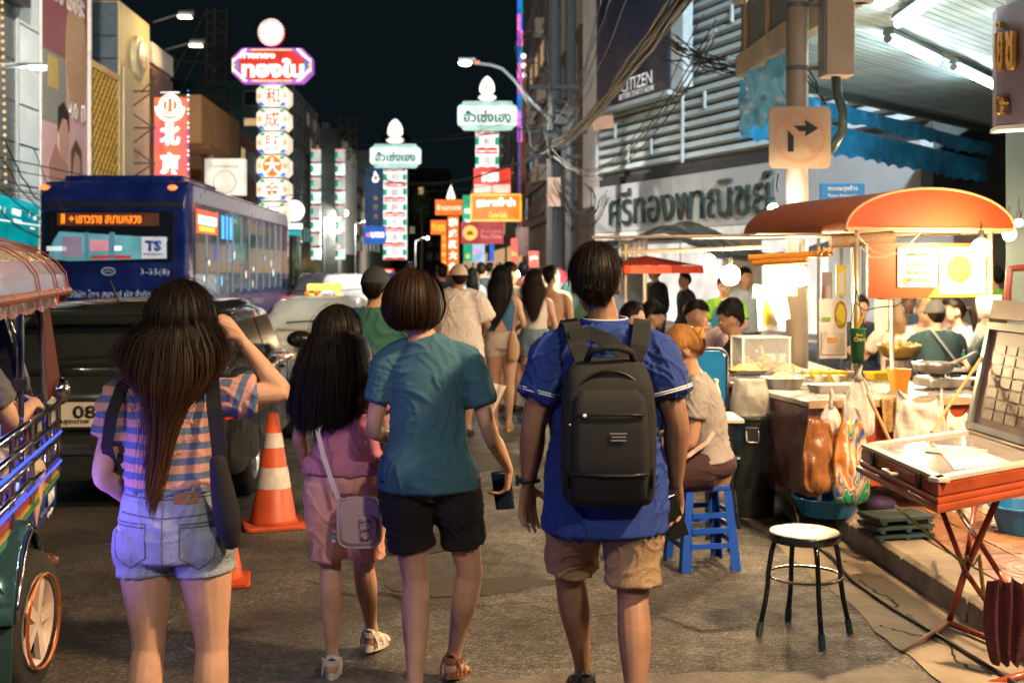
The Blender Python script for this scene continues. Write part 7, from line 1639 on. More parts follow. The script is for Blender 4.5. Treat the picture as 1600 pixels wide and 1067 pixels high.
MB().tube([onc(1400,790,.74), at(1470,850,5.2), at(1505,880,5.2)], .006, 5).build('green_wire', mat('wire_olive', (.12,.14,.03), .5), dt)
dc = thing('display_case', 'open shallow glass topped display case lying on the folding table', 'display case', (1.88,5.18,.775))
WF = mat('case_frame_pale', (.60,.52,.42), .4, nz=.12, nsc=10, metal=.2); AF = mat('case_frame_grey', (.28,.30,.28), .35, metal=.5)
a_, b2, c_, d_ = [p+Z*.032 for p in (ins(A,.02), ins(B2,.02), ins(Cc,.02), ins(D,.02))]
b = MB(); b.prism([a_, d_, c_, b2][::-1], Z*.05); b.build('case_base', RT, dc, bevel=.006)
for p, q_ in ((a_, b2), (b2, c_), (c_, d_), (d_, a_)):
    dd = (q_-p).normalized(); mid = (a_+b2+c_+d_)/4; nn = dd.cross(Z); nn = nn if nn.dot(mid-p) > 0 else -nn
    MB().prism([p+Z*.052, q_+Z*.052, q_+nn*.045+Z*.052, p+nn*.045+Z*.052] if dd.cross(nn).z > 0 else [p+Z*.052, p+nn*.045+Z*.052, q_+nn*.045+Z*.052, q_+Z*.052], Z*.018).build('frame_bar', WF, dc, bevel=.003)
g = MB(); g.prism([ins(p, .10)+Z*.086 for p in (A,D,Cc,B2)][::-1], Z*.004); g.build('glass_sheet', mat('case_glass', (.46,.42,.40), .12, nz=.15, nsc=2.5, coat=.5), dc)
w_ = MB(); w_.prism([ins(A,.35)*.0+A.lerp(D,.45).lerp(B2.lerp(Cc,.55),.25)+Z*.092, A.lerp(D,.75).lerp(B2.lerp(Cc,.55),.45)+Z*.092, A.lerp(D,.62).lerp(B2.lerp(Cc,.66),.9)+Z*.092, A.lerp(D,.30).lerp(B2.lerp(Cc,.22),.85)+Z*.092][::-1], Z*.002); w_.build('paper_sheet', PW, dc)
ybl = MB(); yc = A.lerp(D,.5).lerp(B2.lerp(Cc,.5),.5)+Z*.095; ybl.prism([yc+V(((.13+.03*math.sin(3*t))*math.cos(t), .10*math.sin(t), 0)) for t in [2*PI*i/16 for i in range(16)]], Z*.0015); ybl.build('yellow_note', mat('note_yellow', (.68,.60,.28), .5), dc)
mid_ab = (a_+b2)/2; dd = (b2-a_).normalized(); h = mid_ab+Z*.02-X*.012
MB().tube([h-dd*.05, h-dd*.05-X*.025, h+dd*.05-X*.025, h+dd*.05], .007, 8).build('carry_handle', WF, dc)
for t in (.2, .8): p = a_.lerp(b2, t)+Z*.03-X*.008; MB().obox(p, dd, Z, X, .03, .06, .012).build('latch', BK, dc)
# open lid leaning back above the far right side
hl0, hl1 = d_.lerp(a_, .02)+Z*.07, c_+Z*.07; rise = V((.17,.16,.50))
top0, top1 = hl0+rise, hl1+rise; nn = (hl1-hl0).cross(rise).normalized(); 
if nn.y > 0: nn = -nn
b = MB(); b.prism([hl0, hl1, top1, top0], -nn*.012); b.build('lid_board', mat('lid_reddish', (.30,.13,.08), .35, nz=.25, nsc=4, coat=.4), dc)
MB().prism([hl0, hl0+(hl1-hl0)*.04, top0+(top1-top0)*.04, top0], nn*.018).build('lid_frame', AF, dc); MB().prism([hl0+rise*.93, hl1+rise*.93, top1, top0], nn*.022).build('lid_frame', AF, dc); MB().prism([hl0, hl1, hl1+rise*.06, hl0+rise*.06], nn*.022).build('lid_frame', AF, dc)
MB().prism([top0+rise*.04, top1+rise*.04, top1+rise*.22, top0+rise*.22], nn*.015).build('top_rail', WF, dc)
U_ = rise.normalized(); R_2 = (hl1-hl0).normalized()
for j in range(7):
    for i in range(6):
        o = hl0+R_2*(.13+i*.115)+U_*(.07+j*.055)+nn*.006
        MB().prism([o, o+R_2*.10, o+R_2*.10+U_*.042, o+U_*.042], nn*.004).build('lottery_ticket', mat('ticket_%d' % ((i+j) % 3), [(.40,.29,.17),(.34,.23,.13),(.43,.33,.2)][(i+j) % 3], .4, nz=.25, nsc=30), dc)
MB().tube([hl0+Z*.01-X*.25+Yv*-.2, top0-U_*.16], .008, 6).build('prop_stick', mat('stick_wood', (.5,.32,.15), .5), dc)
MB().tube([at(1355,615,6.9), at(1402,712,6.8)], .010, 8).build('wooden_stick', MC['stick_wood'], label='wooden stick leaning against the red stall front', cat='stick')
# maroon cloth
ck = thing('cloth', 'dark maroon cloth hanging from the legs of the folding table', 'cloth', at(1570,1040,4.75)); b = MB(); rows = []
for j in range(12):
    t = j/11; rows.append([at(1570+(i-6)*(4.6-1.6*t+1.5*math.sin(t*3)), 905+130*t+5*math.sin(i*1.3), 4.8)+Yv*(.03*math.sin(i*1.5+t)+.02*noise.noise(V((i,j,0)))) for i in range(13)])
b.add(sum(rows, []), [(j*13+i, j*13+i+1, (j+1)*13+i+1, (j+1)*13+i) for j in range(11) for i in range(12)]); b.build('hanging_cloth', mat('cloth_maroon', (.07,.012,.015), .85, nz=.3, bump=.4, bsc=60), ck, smooth=True)

# ---------------------------------------------------------------- stools, chair, small table
STM = mat('stool_black_steel', (.012,.02,.022), .25, metal=.3, nz=.2, coat=.4)
s0 = V((.0,0,0)); cst = onc(1257,990,.006); so = thing('round_stool', 'round metal stool with scratched pale seat and black bent legs', 'stool', cst)
MB().lathe([(.145,.425),(.152,.43),(.152,.452),(.148,.456),(.13,.458),(0,.456)], (0,0,0), 36).build('seat', mat('seat_scratched', (.50,.44,.37), .35, nz=.35, nsc=14, metal=.3, detail=8), so, True, smooth=False)
MB().lathe([(.153,.415),(.1555,.42),(.1555,.448),(.153,.45)], (0,0,0), 36, cap=False).build('seat_rim', STM, so, True, smooth=True)
GR = mat('foot_rubber_green', (.03,.07,.07), .6)
for i in range(4):
    a = math.radians(-83+90*i); d = V((math.cos(a), math.sin(a), 0)); f_ = [(.13,.43),(.150,.37),(.165,.28),(.168,.22),(.178,.15),(.205,.03)]
    lg = MB().tube([d*r_+Z*z_ for r_, z_ in f_], .0115, 10).build('leg', STM, so, True, smooth=True); MB().tube([d*.199+Z*.06, d*.209+Z*.0], .015, 10).build('rubber_foot', GR, lg, True)
b = MB(); b.tube([V((.162*math.cos(t), .162*math.sin(t), .26)) for t in [2*PI*i/36 for i in range(37)]], .006, 6); b.build('foot_ring', mat('ring_steel', (.25,.25,.24), .2, metal=.8), so, True, smooth=True)
BLP = mat('stool_blue_plastic', (.01,.07,.42), .4, nz=.08)
def plastic_stool(label, loc, rz, m=BLP, H_=.45, group=None):
    t = thing('plastic_stool', label, 'stool', loc, rz, group); w0, w1 = .14, .185
    MB().prism([V((x_,y_,H_-.03)) for x_, y_ in rr(w0, w0, .03)], Z*.03).build('seat', m, t, True, bevel=.006)
    for sx in (-1, 1):
        for sy in (-1, 1):
            q = [V((sx*w1,sy*w1,0)), V((sx*(w1-.06),sy*w1,0)), V((sx*(w1-.06),sy*(w1-.008),0)), V((sx*(w1-.008),sy*(w1-.008),0)), V((sx*(w1-.008),sy*(w1-.06),0)), V((sx*w1,sy*(w1-.06),0))]
            k_ = w0/w1; top = [V((p.x*k_, p.y*k_, H_-.03)) for p in q]; b = MB(); b.loft([q, top]); b.build('leg', m, t, True)
    for z_ in (.12, .20, .28):
        k_ = 1-(1-w0/w1)*z_/(H_); w_ = w1*k_
        for s in (-1, 1): MB().box(-w_+.05,s*w_-.006,z_,w_-.05,s*w_+.006,z_+.028).build('slat', m, t, True); MB().box(s*w_-.006,-w_+.05,z_,s*w_+.006,w_-.05,z_+.028).build('slat', m, t, True)
    return t
plastic_stool('blue plastic stool under the seated woman in grey', (1.03,6.62,0.006), .18).scale = (.9,.9,1)
ch = thing('chair', 'bright blue metal folding chair with rounded back behind the seated woman', 'chair', (1.22,7.55,0)); CBL = mat('chair_blue', (.01,.20,.48), .3, nz=.12, nsc=6, coat=.4)
c = at(1112,592,7.5); kx = 7.5/F
MB().prism([c+V((x_,0,z_)) for x_, z_ in rr(22*kx, 44*kx, .05)], Yv*.012).build('backrest', CBL, ch, bevel=.004); b = MB(); b.tube([c+V((x_,-.005,z_)) for x_, z_ in rr(24*kx, 47*kx, .055)+rr(24*kx, 47*kx, .055)[:1]], .009, 8); b.build('back_frame', mat('chair_frame', (.05,.07,.1), .3, metal=.6), ch, smooth=True)
MB().box(c.x-.16,c.y+.02,.43,c.x+.16,c.y+.34,.45).build('seat', CBL, ch, bevel=.01)
for sx in (-.17,.17):
    for y0, y1 in ((.34,.02),(.02,.34)): MB().tube([V((c.x+sx,c.y+y0,0)), V((c.x+sx,c.y+y1,.44))], .011, 8).build('leg', MC['chair_frame'], ch)
tb = thing('side_table', 'small pale topped table with dark square leg next to the bin', 'table', at(1145,857,7.0)); c = V((1.26,7.05,.742))
MB().box(c.x-.12,c.y-.15,.735,c.x+.06,c.y+.20,.757).build('table_top', mat('laminate_pale', (.62,.55,.46), .35, nz=.08), tb, bevel=.005)
for x_, y_ in ((c.x-.02,c.y-.12),(c.x+.04,c.y+.17),(c.x-.10,c.y+.17)): MB().box(x_-.013,y_-.013,0,x_+.013,y_+.013,.735).build('leg', STM, tb)
def bottle(label, c, h_=.20, r_=.03, m=None, capm=None, group='bottles on the dining tables'):
    t = thing('bottle', label, 'bottle', c, group=group); m = m or mat('bottle_clear', (.55,.58,.52), .1, nz=.1, alpha=.65)
    MB().lathe([(r_*.9,0),(r_,.01),(r_,h_*.6),(r_*.8,h_*.72),(r_*.4,h_*.86),(r_*.4,h_*.95)], c, 14).build('bottle_body', m, t, smooth=True); MB().lathe([(r_*.5,h_*.94),(r_*.5,h_*1.03),(0,h_*1.03)], c, 10).build('bottle_cap', capm or PW, t)
    return t
bottle('small milky bottle with white cap behind the seated woman', V((1.20,7.15,.757)), .2,.028, mat('bottle_milky', (.65,.58,.48), .3), group=None)
# dining tables with tableware
LM = mat('table_pale', (.55,.52,.50), .35, nz=.08); GBT = mat('bottle_green', (.03,.22,.08), .15, nz=.1); CUP = mat('cup_translucent', (.6,.66,.68), .2, nz=.1, alpha=.75); CUPG = mat('cup_greenish', (.25,.5,.4), .3)
def dtable(label, x0, y0, x1, y1, z=.75):
    t = thing('dining_table', label, 'table', ((x0+x1)/2,(y0+y1)/2,0)); MB().box(x0,y0,z-.03,x1,y1,z).build('table_top', LM, t, bevel=.006)
    for x_ in (x0+.06, x1-.06):
        for y_ in (y0+.06, y1-.06): MB().box(x_-.015,y_-.015,0,x_+.015,y_+.015,z-.03).build('leg', STM, t)
    return t
dtable('long dining table with bottles where the left group eats', 1.62,9.6,2.75,12.2)
dtable('dining table of the right group behind the stall', 3.5,10.4,5.6,11.5)
rn = random.Random(21); wds = ['front','second','third','fourth','fifth','sixth','seventh','eighth','ninth','tenth','rear']
for i in range(11):
    c = V((rn.uniform(1.7,2.3), 9.8+i*.21, .751)); bottle('sauce bottle on the left dining table, %s in the row' % wds[i], c, rn.uniform(.15,.24), .032, rn.choice([GBT, None, None]), rn.choice([YP, PW, NR, MC['cup_green']]))
for i in range(9):
    c = V((rn.uniform(1.72,2.4), 9.75+i*.24, .751)); t = thing('cup', 'drinking cup or bowl among the bottles on the left dining table', 'cup', c, group='cups on the left dining table'); MB().lathe([(.03,0),(.045,.085),(.04,.085),(.027,.01)], c, 16).build('cup_body', rn.choice([CUP, PW, CUPG]), t, smooth=True)
for i in range(7):
    c = V((3.7+i*.25, rn.uniform(10.5,10.9), .751)); bottle('bottle or glass on the right dining table', c, rn.uniform(.14,.22), .032, rn.choice([GBT, None]), None, group='bottles on the right dining table')
# red umbrella, tarp over the left diners
um = thing('parasol', 'bright red market parasol over the left diners', 'parasol', at(1030,520,15)); Y = 15; tip = at(1008,399,Y)
b = MB(); n = 8; rim = []
for i in range(n): a = 2*PI*i/n+.2; rim.append(V((tip.x+.12+.62*math.cos(a), Y+.62*math.sin(a), at(0,415,Y).z+.0)))
for i in range(n): p, q_ = rim[i], rim[(i+1) % n]; mm = (p+q_)/2; b.add([tip, p, mm+(tip-mm)*.06, q_], [(0,1,2),(0,2,3)])
b.build('canopy', mat('parasol_red', (.60,.06,.02), .6, emit=0), um); b = MB(); b.add([p for p in rim]+[p-Z*.09+(p-tip)*.02 for p in rim], [(i, (i+1) % n, n+(i+1) % n, n+i) for i in range(n)]); b.build('valance', MC['parasol_red'], um)
MB().tube([V((tip.x,Y,0)), tip], .02, 8).build('pole', PO, um)
um2 = thing('parasol', 'red and pink stall parasol above the crowd in the middle distance', 'parasol', at(860,520,24)); Y = 24; tip = at(872,418,Y); b = MB()
rim = [V((tip.x+.62*math.cos(2*PI*i/8+.3), Y+.62*math.sin(2*PI*i/8+.3), tip.z-.30)) for i in range(8)]
for i in range(8): b.add([tip, rim[i], rim[(i+1) % 8]], [(0,1,2)])
b.build('canopy', mat('parasol_rose', (.55,.05,.06), .6), um2); MB().tube([V((tip.x,Y,0)), tip], .02, 6).build('pole', PO, um2); b = MB(); b.add(rim+[p-Z*.14 for p in rim], [(i, (i+1) % 8, 8+(i+1) % 8, 8+i) for i in range(8)]); b.build('valance', mat('valance_pale_pink', (.6,.4,.42), .6), um2)
tpn = thing('tarpaulin', 'dark green tarpaulin roof sagging over the left diners', 'tarpaulin', at(1060,430,18)); b = MB(); nx = 30; rows = []
for j in range(8):
    rows.append([V((at(955,0,17).x+i*.098*(1+.1*j/7), 14.2+j*.5, EYE+.26+.14*math.sin(i*.25)+.07*noise.noise(V((i*.3,j*.4,1)))-.03*j*.2+.13*math.exp(-((i-7)/4)**2))) for i in range(nx+1)])
b.add(sum(rows, []), [(j*(nx+1)+i, j*(nx+1)+i+1, (j+1)*(nx+1)+i+1, (j+1)*(nx+1)+i) for j in range(7) for i in range(nx)]); b.build('sheet', mat('tarp_dark_green', (.02,.06,.055), .35, nz=.4, nsc=3, bump=.5, bsc=8), tpn, smooth=True)
for x_ in (1.45, 4.2): MB().tube([V((x_,15.5,0)), V((x_,15.5,1.9))], .02, 6).build('pole', PO, tpn)
lp = thing('fluorescent_lamp', 'small oval lamp glowing under the red parasol', 'lamp', at(1054,421,14.5)); MB().ball(at(1054,420,14.5), (.085,.05,.025), 14).build('lamp_glass', glow('lamp_oval', (1,.95,.88), 12), lp, smooth=True)
# tree in far distance and shrub
def tree(label, px, py0, py1, wpx, Y, n=900, m=None):
    t = thing('tree', label, 'tree', at(px,0,Y)); t.location.z = 0; WM[t.name] = Matrix.Translation(t.location); k = Y/F; c = at(px, (py0+py1)/2, Y); rn = random.Random(int(px)); 
    MB().tube([V((c.x,Y,0)), V((c.x+.1,Y,c.z*.6)), V((c.x,Y,c.z))], [.14,.1,.04], 7).build('trunk', mat('bark', (.06,.045,.03), .9), t); b = MB()
    for i in range(n):
        d = V((rn.gauss(0,.5), rn.gauss(0,.5), rn.gauss(0,.5))); 
        if d.length > 1.05: d = d.normalized()*rn.uniform(.6,1)
        p = c+V((d.x*wpx*k/2, d.y*wpx*k/2, d.z*(py1-py0)*k/2)); s_ = rn.uniform(.5,1.3)*wpx*k*.045
        a = V((rn.uniform(-1,1), rn.uniform(-1,1), rn.uniform(-.6,.6))).normalized(); e_ = a.cross(V((rn.uniform(-1,1),rn.uniform(-1,1),1))).normalized()
        b.add([p-a*s_, p+e_*s_*.45, p+a*s_, p-e_*s_*.45], [(0,1,2,3)])
    b.build('crown', m or mat('leaves', (.03,.07,.025), .6, nz=.4, nsc=3), t)
tree('dark palm like tree silhouetted at the end of the street', 658, 290, 350, 34, 130)
tree('leafy street tree behind the front of the bus', 478, 415, 462, 46, 45, 1100)
tree('small dark tree on the left pavement past the bus', 462, 395, 450, 30, 52, 600)
# ---------------------------------------------------------------- people
def cloth(name, col, rough=.85, **k): return mat(name, col, rough, nz=k.pop('nz', .12), nsc=7, bump=k.pop('bump', .35), bsc=k.pop('bsc', 260), **k)
def stripes(name, c1, c2, period=.052, off=0, duty=.5):
    m = bpy.data.materials.new(name); m.use_nodes = True; t = m.node_tree; b = t.nodes['Principled BSDF']; b.inputs['Roughness'].default_value = .85
    tc = t.nodes.new('ShaderNodeTexCoord'); sp = t.nodes.new('ShaderNodeSeparateXYZ'); t.links.new(tc.outputs['Object'], sp.inputs[0])
    n = t.nodes.new('ShaderNodeTexNoise'); n.inputs['Scale'].default_value = 5; t.links.new(tc.outputs['Object'], n.inputs[0])
    ax = t.nodes.new('ShaderNodeMath'); ax.operation = 'ABSOLUTE'; t.links.new(sp.outputs['X'], ax.inputs[0])
    ga = t.nodes.new('ShaderNodeMath'); ga.operation = 'GREATER_THAN'; ga.inputs[1].default_value = .185; t.links.new(sp.outputs['X'], ga.inputs[0])
    # on the raised right sleeve the bands run across the arm
    sl = t.nodes.new('ShaderNodeMath'); sl.operation = 'MULTIPLY_ADD'; sl.inputs[1].default_value = .95; t.links.new(sp.outputs['X'], sl.inputs[0])
    zz = t.nodes.new('ShaderNodeMath'); zz.operation = 'MULTIPLY'; zz.inputs[1].default_value = -.25; t.links.new(sp.outputs['Z'], zz.inputs[0]); t.links.new(zz.outputs[0], sl.inputs[2])
    mx0 = t.nodes.new('ShaderNodeMix'); mx0.data_type = 'FLOAT'; t.links.new(ga.outputs[0], mx0.inputs['Factor']); t.links.new(sp.outputs['Z'], mx0.inputs['A']); t.links.new(sl.outputs[0], mx0.inputs['B'])
    w_ = t.nodes.new('ShaderNodeMath'); w_.operation = 'MULTIPLY_ADD'; w_.inputs[1].default_value = .012; t.links.new(n.outputs['Fac'], w_.inputs[0]); t.links.new(mx0.outputs['Result'], w_.inputs[2])
    d = t.nodes.new('ShaderNodeMath'); d.operation = 'DIVIDE'; d.inputs[1].default_value = period; t.links.new(w_.outputs[0], d.inputs[0])
    f = t.nodes.new('ShaderNodeMath'); f.operation = 'FRACT'; t.links.new(d.outputs[0], f.inputs[0])
    g = t.nodes.new('ShaderNodeMath'); g.operation = 'GREATER_THAN'; g.inputs[1].default_value = duty; t.links.new(f.outputs[0], g.inputs[0])
    mx = t.nodes.new('ShaderNodeMix'); mx.data_type = 'RGBA'; mx.inputs['A'].default_value = (*c1, 1); mx.inputs['B'].default_value = (*c2, 1)
    t.links.new(g.outputs[0], mx.inputs['Factor']); t.links.new(mx.outputs['Result'], b.inputs['Base Color'])
    n2 = t.nodes.new('ShaderNodeTexNoise'); n2.inputs['Scale'].default_value = 240; t.links.new(tc.outputs['Object'], n2.inputs[0])
    bp = t.nodes.new('ShaderNodeBump'); bp.inputs['Strength'].default_value = .3; bp.inputs['Distance'].default_value = .01; t.links.new(n2.outputs['Fac'], bp.inputs['Height']); t.links.new(bp.outputs[0], b.inputs['Normal'])
    return m
WHS = mat('sandal_white', (.6,.56,.52), .5); BRS = mat('sandal_brown', (.20,.09,.04), .5); BKS = mat('sandal_black', (.02,.02,.022), .6)
CAMELF = lambda p: p
# --- girl in stripes (nearest, left)
STR = stripes('tee_striped', (.50,.26,.23), (.085,.13,.26), .046, duty=.54)
DEN = mat('denim_pale', (.27,.31,.37), .85, nz=.22, nsc=9, bump=.5, bsc=220)
r1, P1, R1, h1 = person('young woman with long brown hair, striped tee and denim shorts, arm raised to her head', (-1.045,3.76,0), 0, 1.585, 1.02, gender='f', voxel=.005, seed=1, nstr=8000, skin='light',
    pose=dict(pelvis=(0,0,.84), waist=(0,0,.965), chest=(0,.0,1.13), sho=(0,-.005,1.245), neck=(.0,.0,1.30), head=(.02,.02,1.45),
        shL=(-.162,0,1.225), elL=(-.215,-.02,.99), wrL=(-.13,.14,.84), shR=(.165,0,1.225), elR=(.325,.03,1.235), wrR=(.185,.085,1.40),
        handR=(-.55,.05,.60), thumbR=(0,-.6,-.6), curlR=.45, handL=(.3,.6,-.3), palmR=-1,
        hipL=(-.088,0,.80), knL=(-.078,.0,.455), anL=(-.095,-.04,.085), hipR=(.088,0,.80), knR=(.118,.0,.455), anR=(.12,-.02,.085)),
    top=dict(mat=STR, hem=.10, sleeve=.52, loose=.014, fold=.013, name='striped_tee'), bottom=dict(mat=DEN, leg=.33, loose=.012, high=.125, fold=.005, name='denim_shorts', crotch=.03), shoes=dict(kind='sandal', mat=BRS),
    hair=dict(base='long', mat=hair_mat('hair_brown_ombre', (.008,.005,.004), (.085,.038,.016), (1.0,1.45)), hang=[(0,1.0,0),(.16,1.42,-.03),(.30,1.5,-.055),(.42,1.1,-.06),(.53,.52,-.055),(.75,.32,-.05),(1,.16,-.05)], end=-.56, sx=-.055, sw=.0014, fuzz=.010, hang_phi=1.5, thick=.016, ragged=.75), look=(.12,-.1))
# denim details
SE = mat('denim_seam', (.10,.11,.15), .8, nz=.2)
for pts in ([(-.165,.855),(-.055,.855),(-.055,.755),(-.105,.72),(-.155,.75),(-.165,.855)], [(.155,.855),(.05,.855),(.05,.755),(.098,.715),(.145,.75),(.155,.855)], [(-.175,.885),(0,.873),(.175,.885)], [(0,.92),(-.003,.72)], [(-.16,.845),(-.06,.845)], [(.15,.845),(.055,.845)], [(-.15,.935),(0,.928),(.15,.935)]): surf_line(r1, 'denim_shorts', pts, .0022, SE, 'seam')
pj = projector(r1, 'denim_shorts', .003); b = MB(); q_ = [[pj(.03+.0175*i, .915+.011*j) or V((0,-.15,.93)) for i in range(5)] for j in range(4)]; b.add(sum(q_, []), [(j*5+i, j*5+i+1, (j+1)*5+i+1, (j+1)*5+i) for j in range(3) for i in range(4)]); b.build('leather_patch', mat('leather_tan', (.25,.11,.04), .6), r1, True)
# her black backpack strap and bag on the right side
pk = thing('sling_bag', 'black strap and slim bag worn over the shoulder of the girl in stripes', 'bag', (-1.0,3.65,.75)); o_ = V((-1.045,3.76,0)); BLK = cloth('bag_black_cloth', (.008,.008,.010), bump=.3)
def strap(root, pts, w_, m, name='strap', t_=.006, nrm=(0,-1,0)):
    b = MB(); rings = []; n = len(pts); pts = [V(p) for p in pts]
    for i, p in enumerate(pts):
        d = (pts[min(i+1, n-1)]-pts[max(i-1, 0)]).normalized(); nn = V(nrm(p) if callable(nrm) else nrm); sd = d.cross(nn).normalized(); n2 = sd.cross(d).normalized()
        rings.append([p-sd*w_/2-n2*t_/2, p+sd*w_/2-n2*t_/2, p+sd*w_/2+n2*t_/2, p-sd*w_/2+n2*t_/2])
    b.loft(rings); return b.build(name, m, root, smooth=False)
strap(pk, [o_+V(p) for p in ((.115,.03,1.295),(.135,-.07,1.27),(.15,-.105,1.20),(.165,-.115,1.1),(.175,-.12,1.0),(.18,-.12,.9))], .045, BLK)
strap(pk, [o_+V(p) for p in ((-.12,.03,1.295),(-.145,-.05,1.265),(-.165,-.085,1.18),(-.185,-.07,1.08),(-.19,.0,1.0))], .035, BLK)
b = MB(); chain_mesh(b, [((.165,-.125,1.05),.025,.025),((.178,-.115,.95),.036,.035),((.19,-.10,.86),.04,.038),((.198,-.085,.79),.025,.025)], n=14)
b.v = [tuple(V(a)+o_) for a in b.v]; b.build('pouch', BLK, pk, smooth=True)
# --- girl in pink
TPK = cloth('tee_pink', (.46,.17,.25)); SPK = cloth('shorts_coral', (.68,.34,.27))
r2, P2, R2, h2 = person('girl in pink tee and coral shorts with very long black hair', (-.66,4.85,0), .06, 1.47, .93, gender='f', voxel=.005, seed=2, nstr=6500, skin='light', face=True, look=(-.35,0),
    pose=dict(head=(-.035,.03,1.345), elL=(-.185,-.02,.96), wrL=(-.17,.10,.80), elR=(.17,.0,.95), wrR=(.225,.10,.83), curlR=.5, handR=(.25,.8,-.3), hipL=(-.075,0,.76), knL=(-.065,.04,.42), anL=(-.055,-.03,.085), hipR=(.075,0,.76), knR=(.065,.06,.42), anR=(.088,.24,.105), footL=(-.05,1,0), footR=(.35,1,-.12)),
    top=dict(mat=TPK, hem=.0, sleeve=.5, loose=.018, fold=.008), bottom=dict(mat=SPK, leg=.86, loose=.028, high=.06, fold=.009), shoes=dict(kind='sandal', mat=WHS, sole=.032),
    hair=dict(base='long', hang=[(0,1.05,0),(.25,1.35,-.045),(.6,1.6,-.075),(.85,1.6,-.08),(1,1.45,-.08)], end=-.40, sx=-.02, sw=.0015, fuzz=.008, thick=.022, ragged=.2, hang_phi=1.7))
gl = MB(); c = h2; 
for s in (-1, 1): gl.tube([c+R2@(V((s*.033+.024*math.cos(t), .104, -.004+.020*math.sin(t)))*.86) for t in [2*PI*i/18 for i in range(19)]], .0022, 5)
gl.tube([c+R2@(V((.057,.104,0))*.86), c+R2@(V((.08,.06,.0))*.86), c+R2@(V((.084,-.0,-.005))*.86)], .002, 5); gl.build('glasses', mat('glasses_pale', (.6,.5,.45), .3, metal=.5), r2, True)
o2 = V((-.66,4.85,0))
gb_ = thing('crossbody_bag', 'small cream crossbody bag with a bear drawing and white strap', 'bag', (-.6,4.7,.6)); CRB = mat('bag_cream_leather', (.60,.45,.36), .55, nz=.1, bump=.3, bsc=60)
cbx = V((-.585,4.66,.645))
MB().prism([cbx+V((x_,0,z_)) for x_, z_ in rr(.082, .094, .045)], Yv*.055).build('bag_body', CRB, gb_, bevel=.010); MB().prism([cbx+V((x_,-.010,z_-.025)) for x_, z_ in rr(.068, .055, .03)], Yv*.02).build('front_pocket', CRB, gb_, bevel=.005)
b = MB(); b.tube([cbx+V((x_,.005,z_)) for x_, z_ in rr(.084, .096, .045)+rr(.084, .096, .045)[:1]], .0035, 5); b.build('piping', mat('piping_pale', (.7,.6,.5), .5), gb_)
lb = MB(); q0 = cbx+V((.025,-.023,-.02)); lb.tube([q0+V((.024*math.cos(t), 0, .018*math.sin(t)+.012)) for t in [2*PI*i/18 for i in range(19)]], .0014, 4); lb.tube([q0+V((.020*math.cos(t), 0, .020*math.sin(t)-.022)) for t in [2*PI*i/18 for i in range(19)]], .0014, 4)
for s in (-1, 1): lb.tube([q0+V((s*.018+.007*math.cos(t), 0, .030+.007*math.sin(t))) for t in [2*PI*i/10 for i in range(11)]], .0014, 4); lb.ball(q0+V((s*.009,0,.014)), .002, 6); lb.tube([q0+V((s*.012+.006*math.cos(t), 0, -.038+.006*math.sin(t))) for t in [2*PI*i/10 for i in range(11)]], .0014, 4)
lb.build('bear_drawing', mat('print_brown', (.06,.03,.02), .6), gb_)
strap(gb_, [V(p) for p in ((-.60,4.80,1.2),(-.70,4.745,1.08),(-.755,4.72,.99),(-.73,4.70,.90),(-.70,4.68,.82),(-.665,4.665,.735))], .018, mat('strap_white', (.62,.52,.46), .6), 'strap', .004)
for i in range(3): MB().ball(cbx+V((-.095,-.02,-.03-.018*i)), .010, 8).build('charm', [mat('charm_pink', (.6,.2,.3), .4), mat('charm_teal', (.1,.4,.4), .4), WHS][i], gb_, smooth=True)
# --- woman in teal
TTL = cloth('tee_teal', (.034,.115,.165), nz=.08); SBK = cloth('shorts_black', (.008,.008,.010))
r3, P3, R3, h3 = person('woman with bobbed dark hair in teal tee and black shorts holding a phone', (-.315,4.55,0), 0, 1.60, .98, gender='f', voxel=.005, seed=3, nstr=8000, skin='light',
    pose=dict(pelvis=(0,0,.88), head=(-.055,.02,1.475), neck=(-.02,0,1.36), shL=(-.150,0,1.28), elL=(-.205,.02,1.02), wrL=(-.14,.20,.93), shR=(.152,0,1.28), elR=(.235,-.01,1.0), wrR=(.305,.12,.845),
        handR=(-.10,.25,-.9), thumbR=(.1,1,.1), curlR=.75, hipL=(-.09,0,.84), knL=(-.045,.02,.44), anL=(-.03,-.22,.10), hipR=(.09,0,.84), knR=(.155,.10,.46), anR=(.085,.22,.10), footR=(.25,1,-.25), footL=(-.05,1,-.1), curlL=.4),
    top=dict(mat=TTL, hem=-.08, sleeve=.58, loose=.013, fold=.008), bottom=dict(mat=SBK, leg=.66, loose=.018, crotch=.02, high=.05, fold=.008), shoes=dict(kind='sandal', mat=BRS),
    hair=dict(base='bob', mat=HBROWN, thick=.028, thicklow=.036, back=-42, sidebk=-40, side=-30, sw=.0014, fuzz=.006))
ph = thing('phone', 'dark smartphone held low by the woman in teal', 'phone', (.02,4.7,.72)); w3 = V((-.315,4.55,0))+P3['wrR']
MB().obox(w3+V((-.025,.045,-.085)), V((.25,1,.1)).normalized(), V((-.15,.1,1)).normalized(), V((1,-.2,.1)), .022, .145, .072).build('phone_body', mat('phone_navy', (.01,.02,.05), .25), ph, bevel=.006)
fl = thing('paper_fan', 'folded striped paper held in the crook of the teal woman\'s arm', 'paper', (-.0,4.6,.95)); e3 = V((-.315,4.55,0))
for i in range(4): MB().obox(e3+V((.215+.012*i,.03+.01*i,1.13-.003*i)), X, (Z+X*(.25+.08*i)).normalized(), Yv, .035, .12, .003).build('fold', PW if i % 2 else mat('paper_grey', (.45,.4,.4), .6), fl)
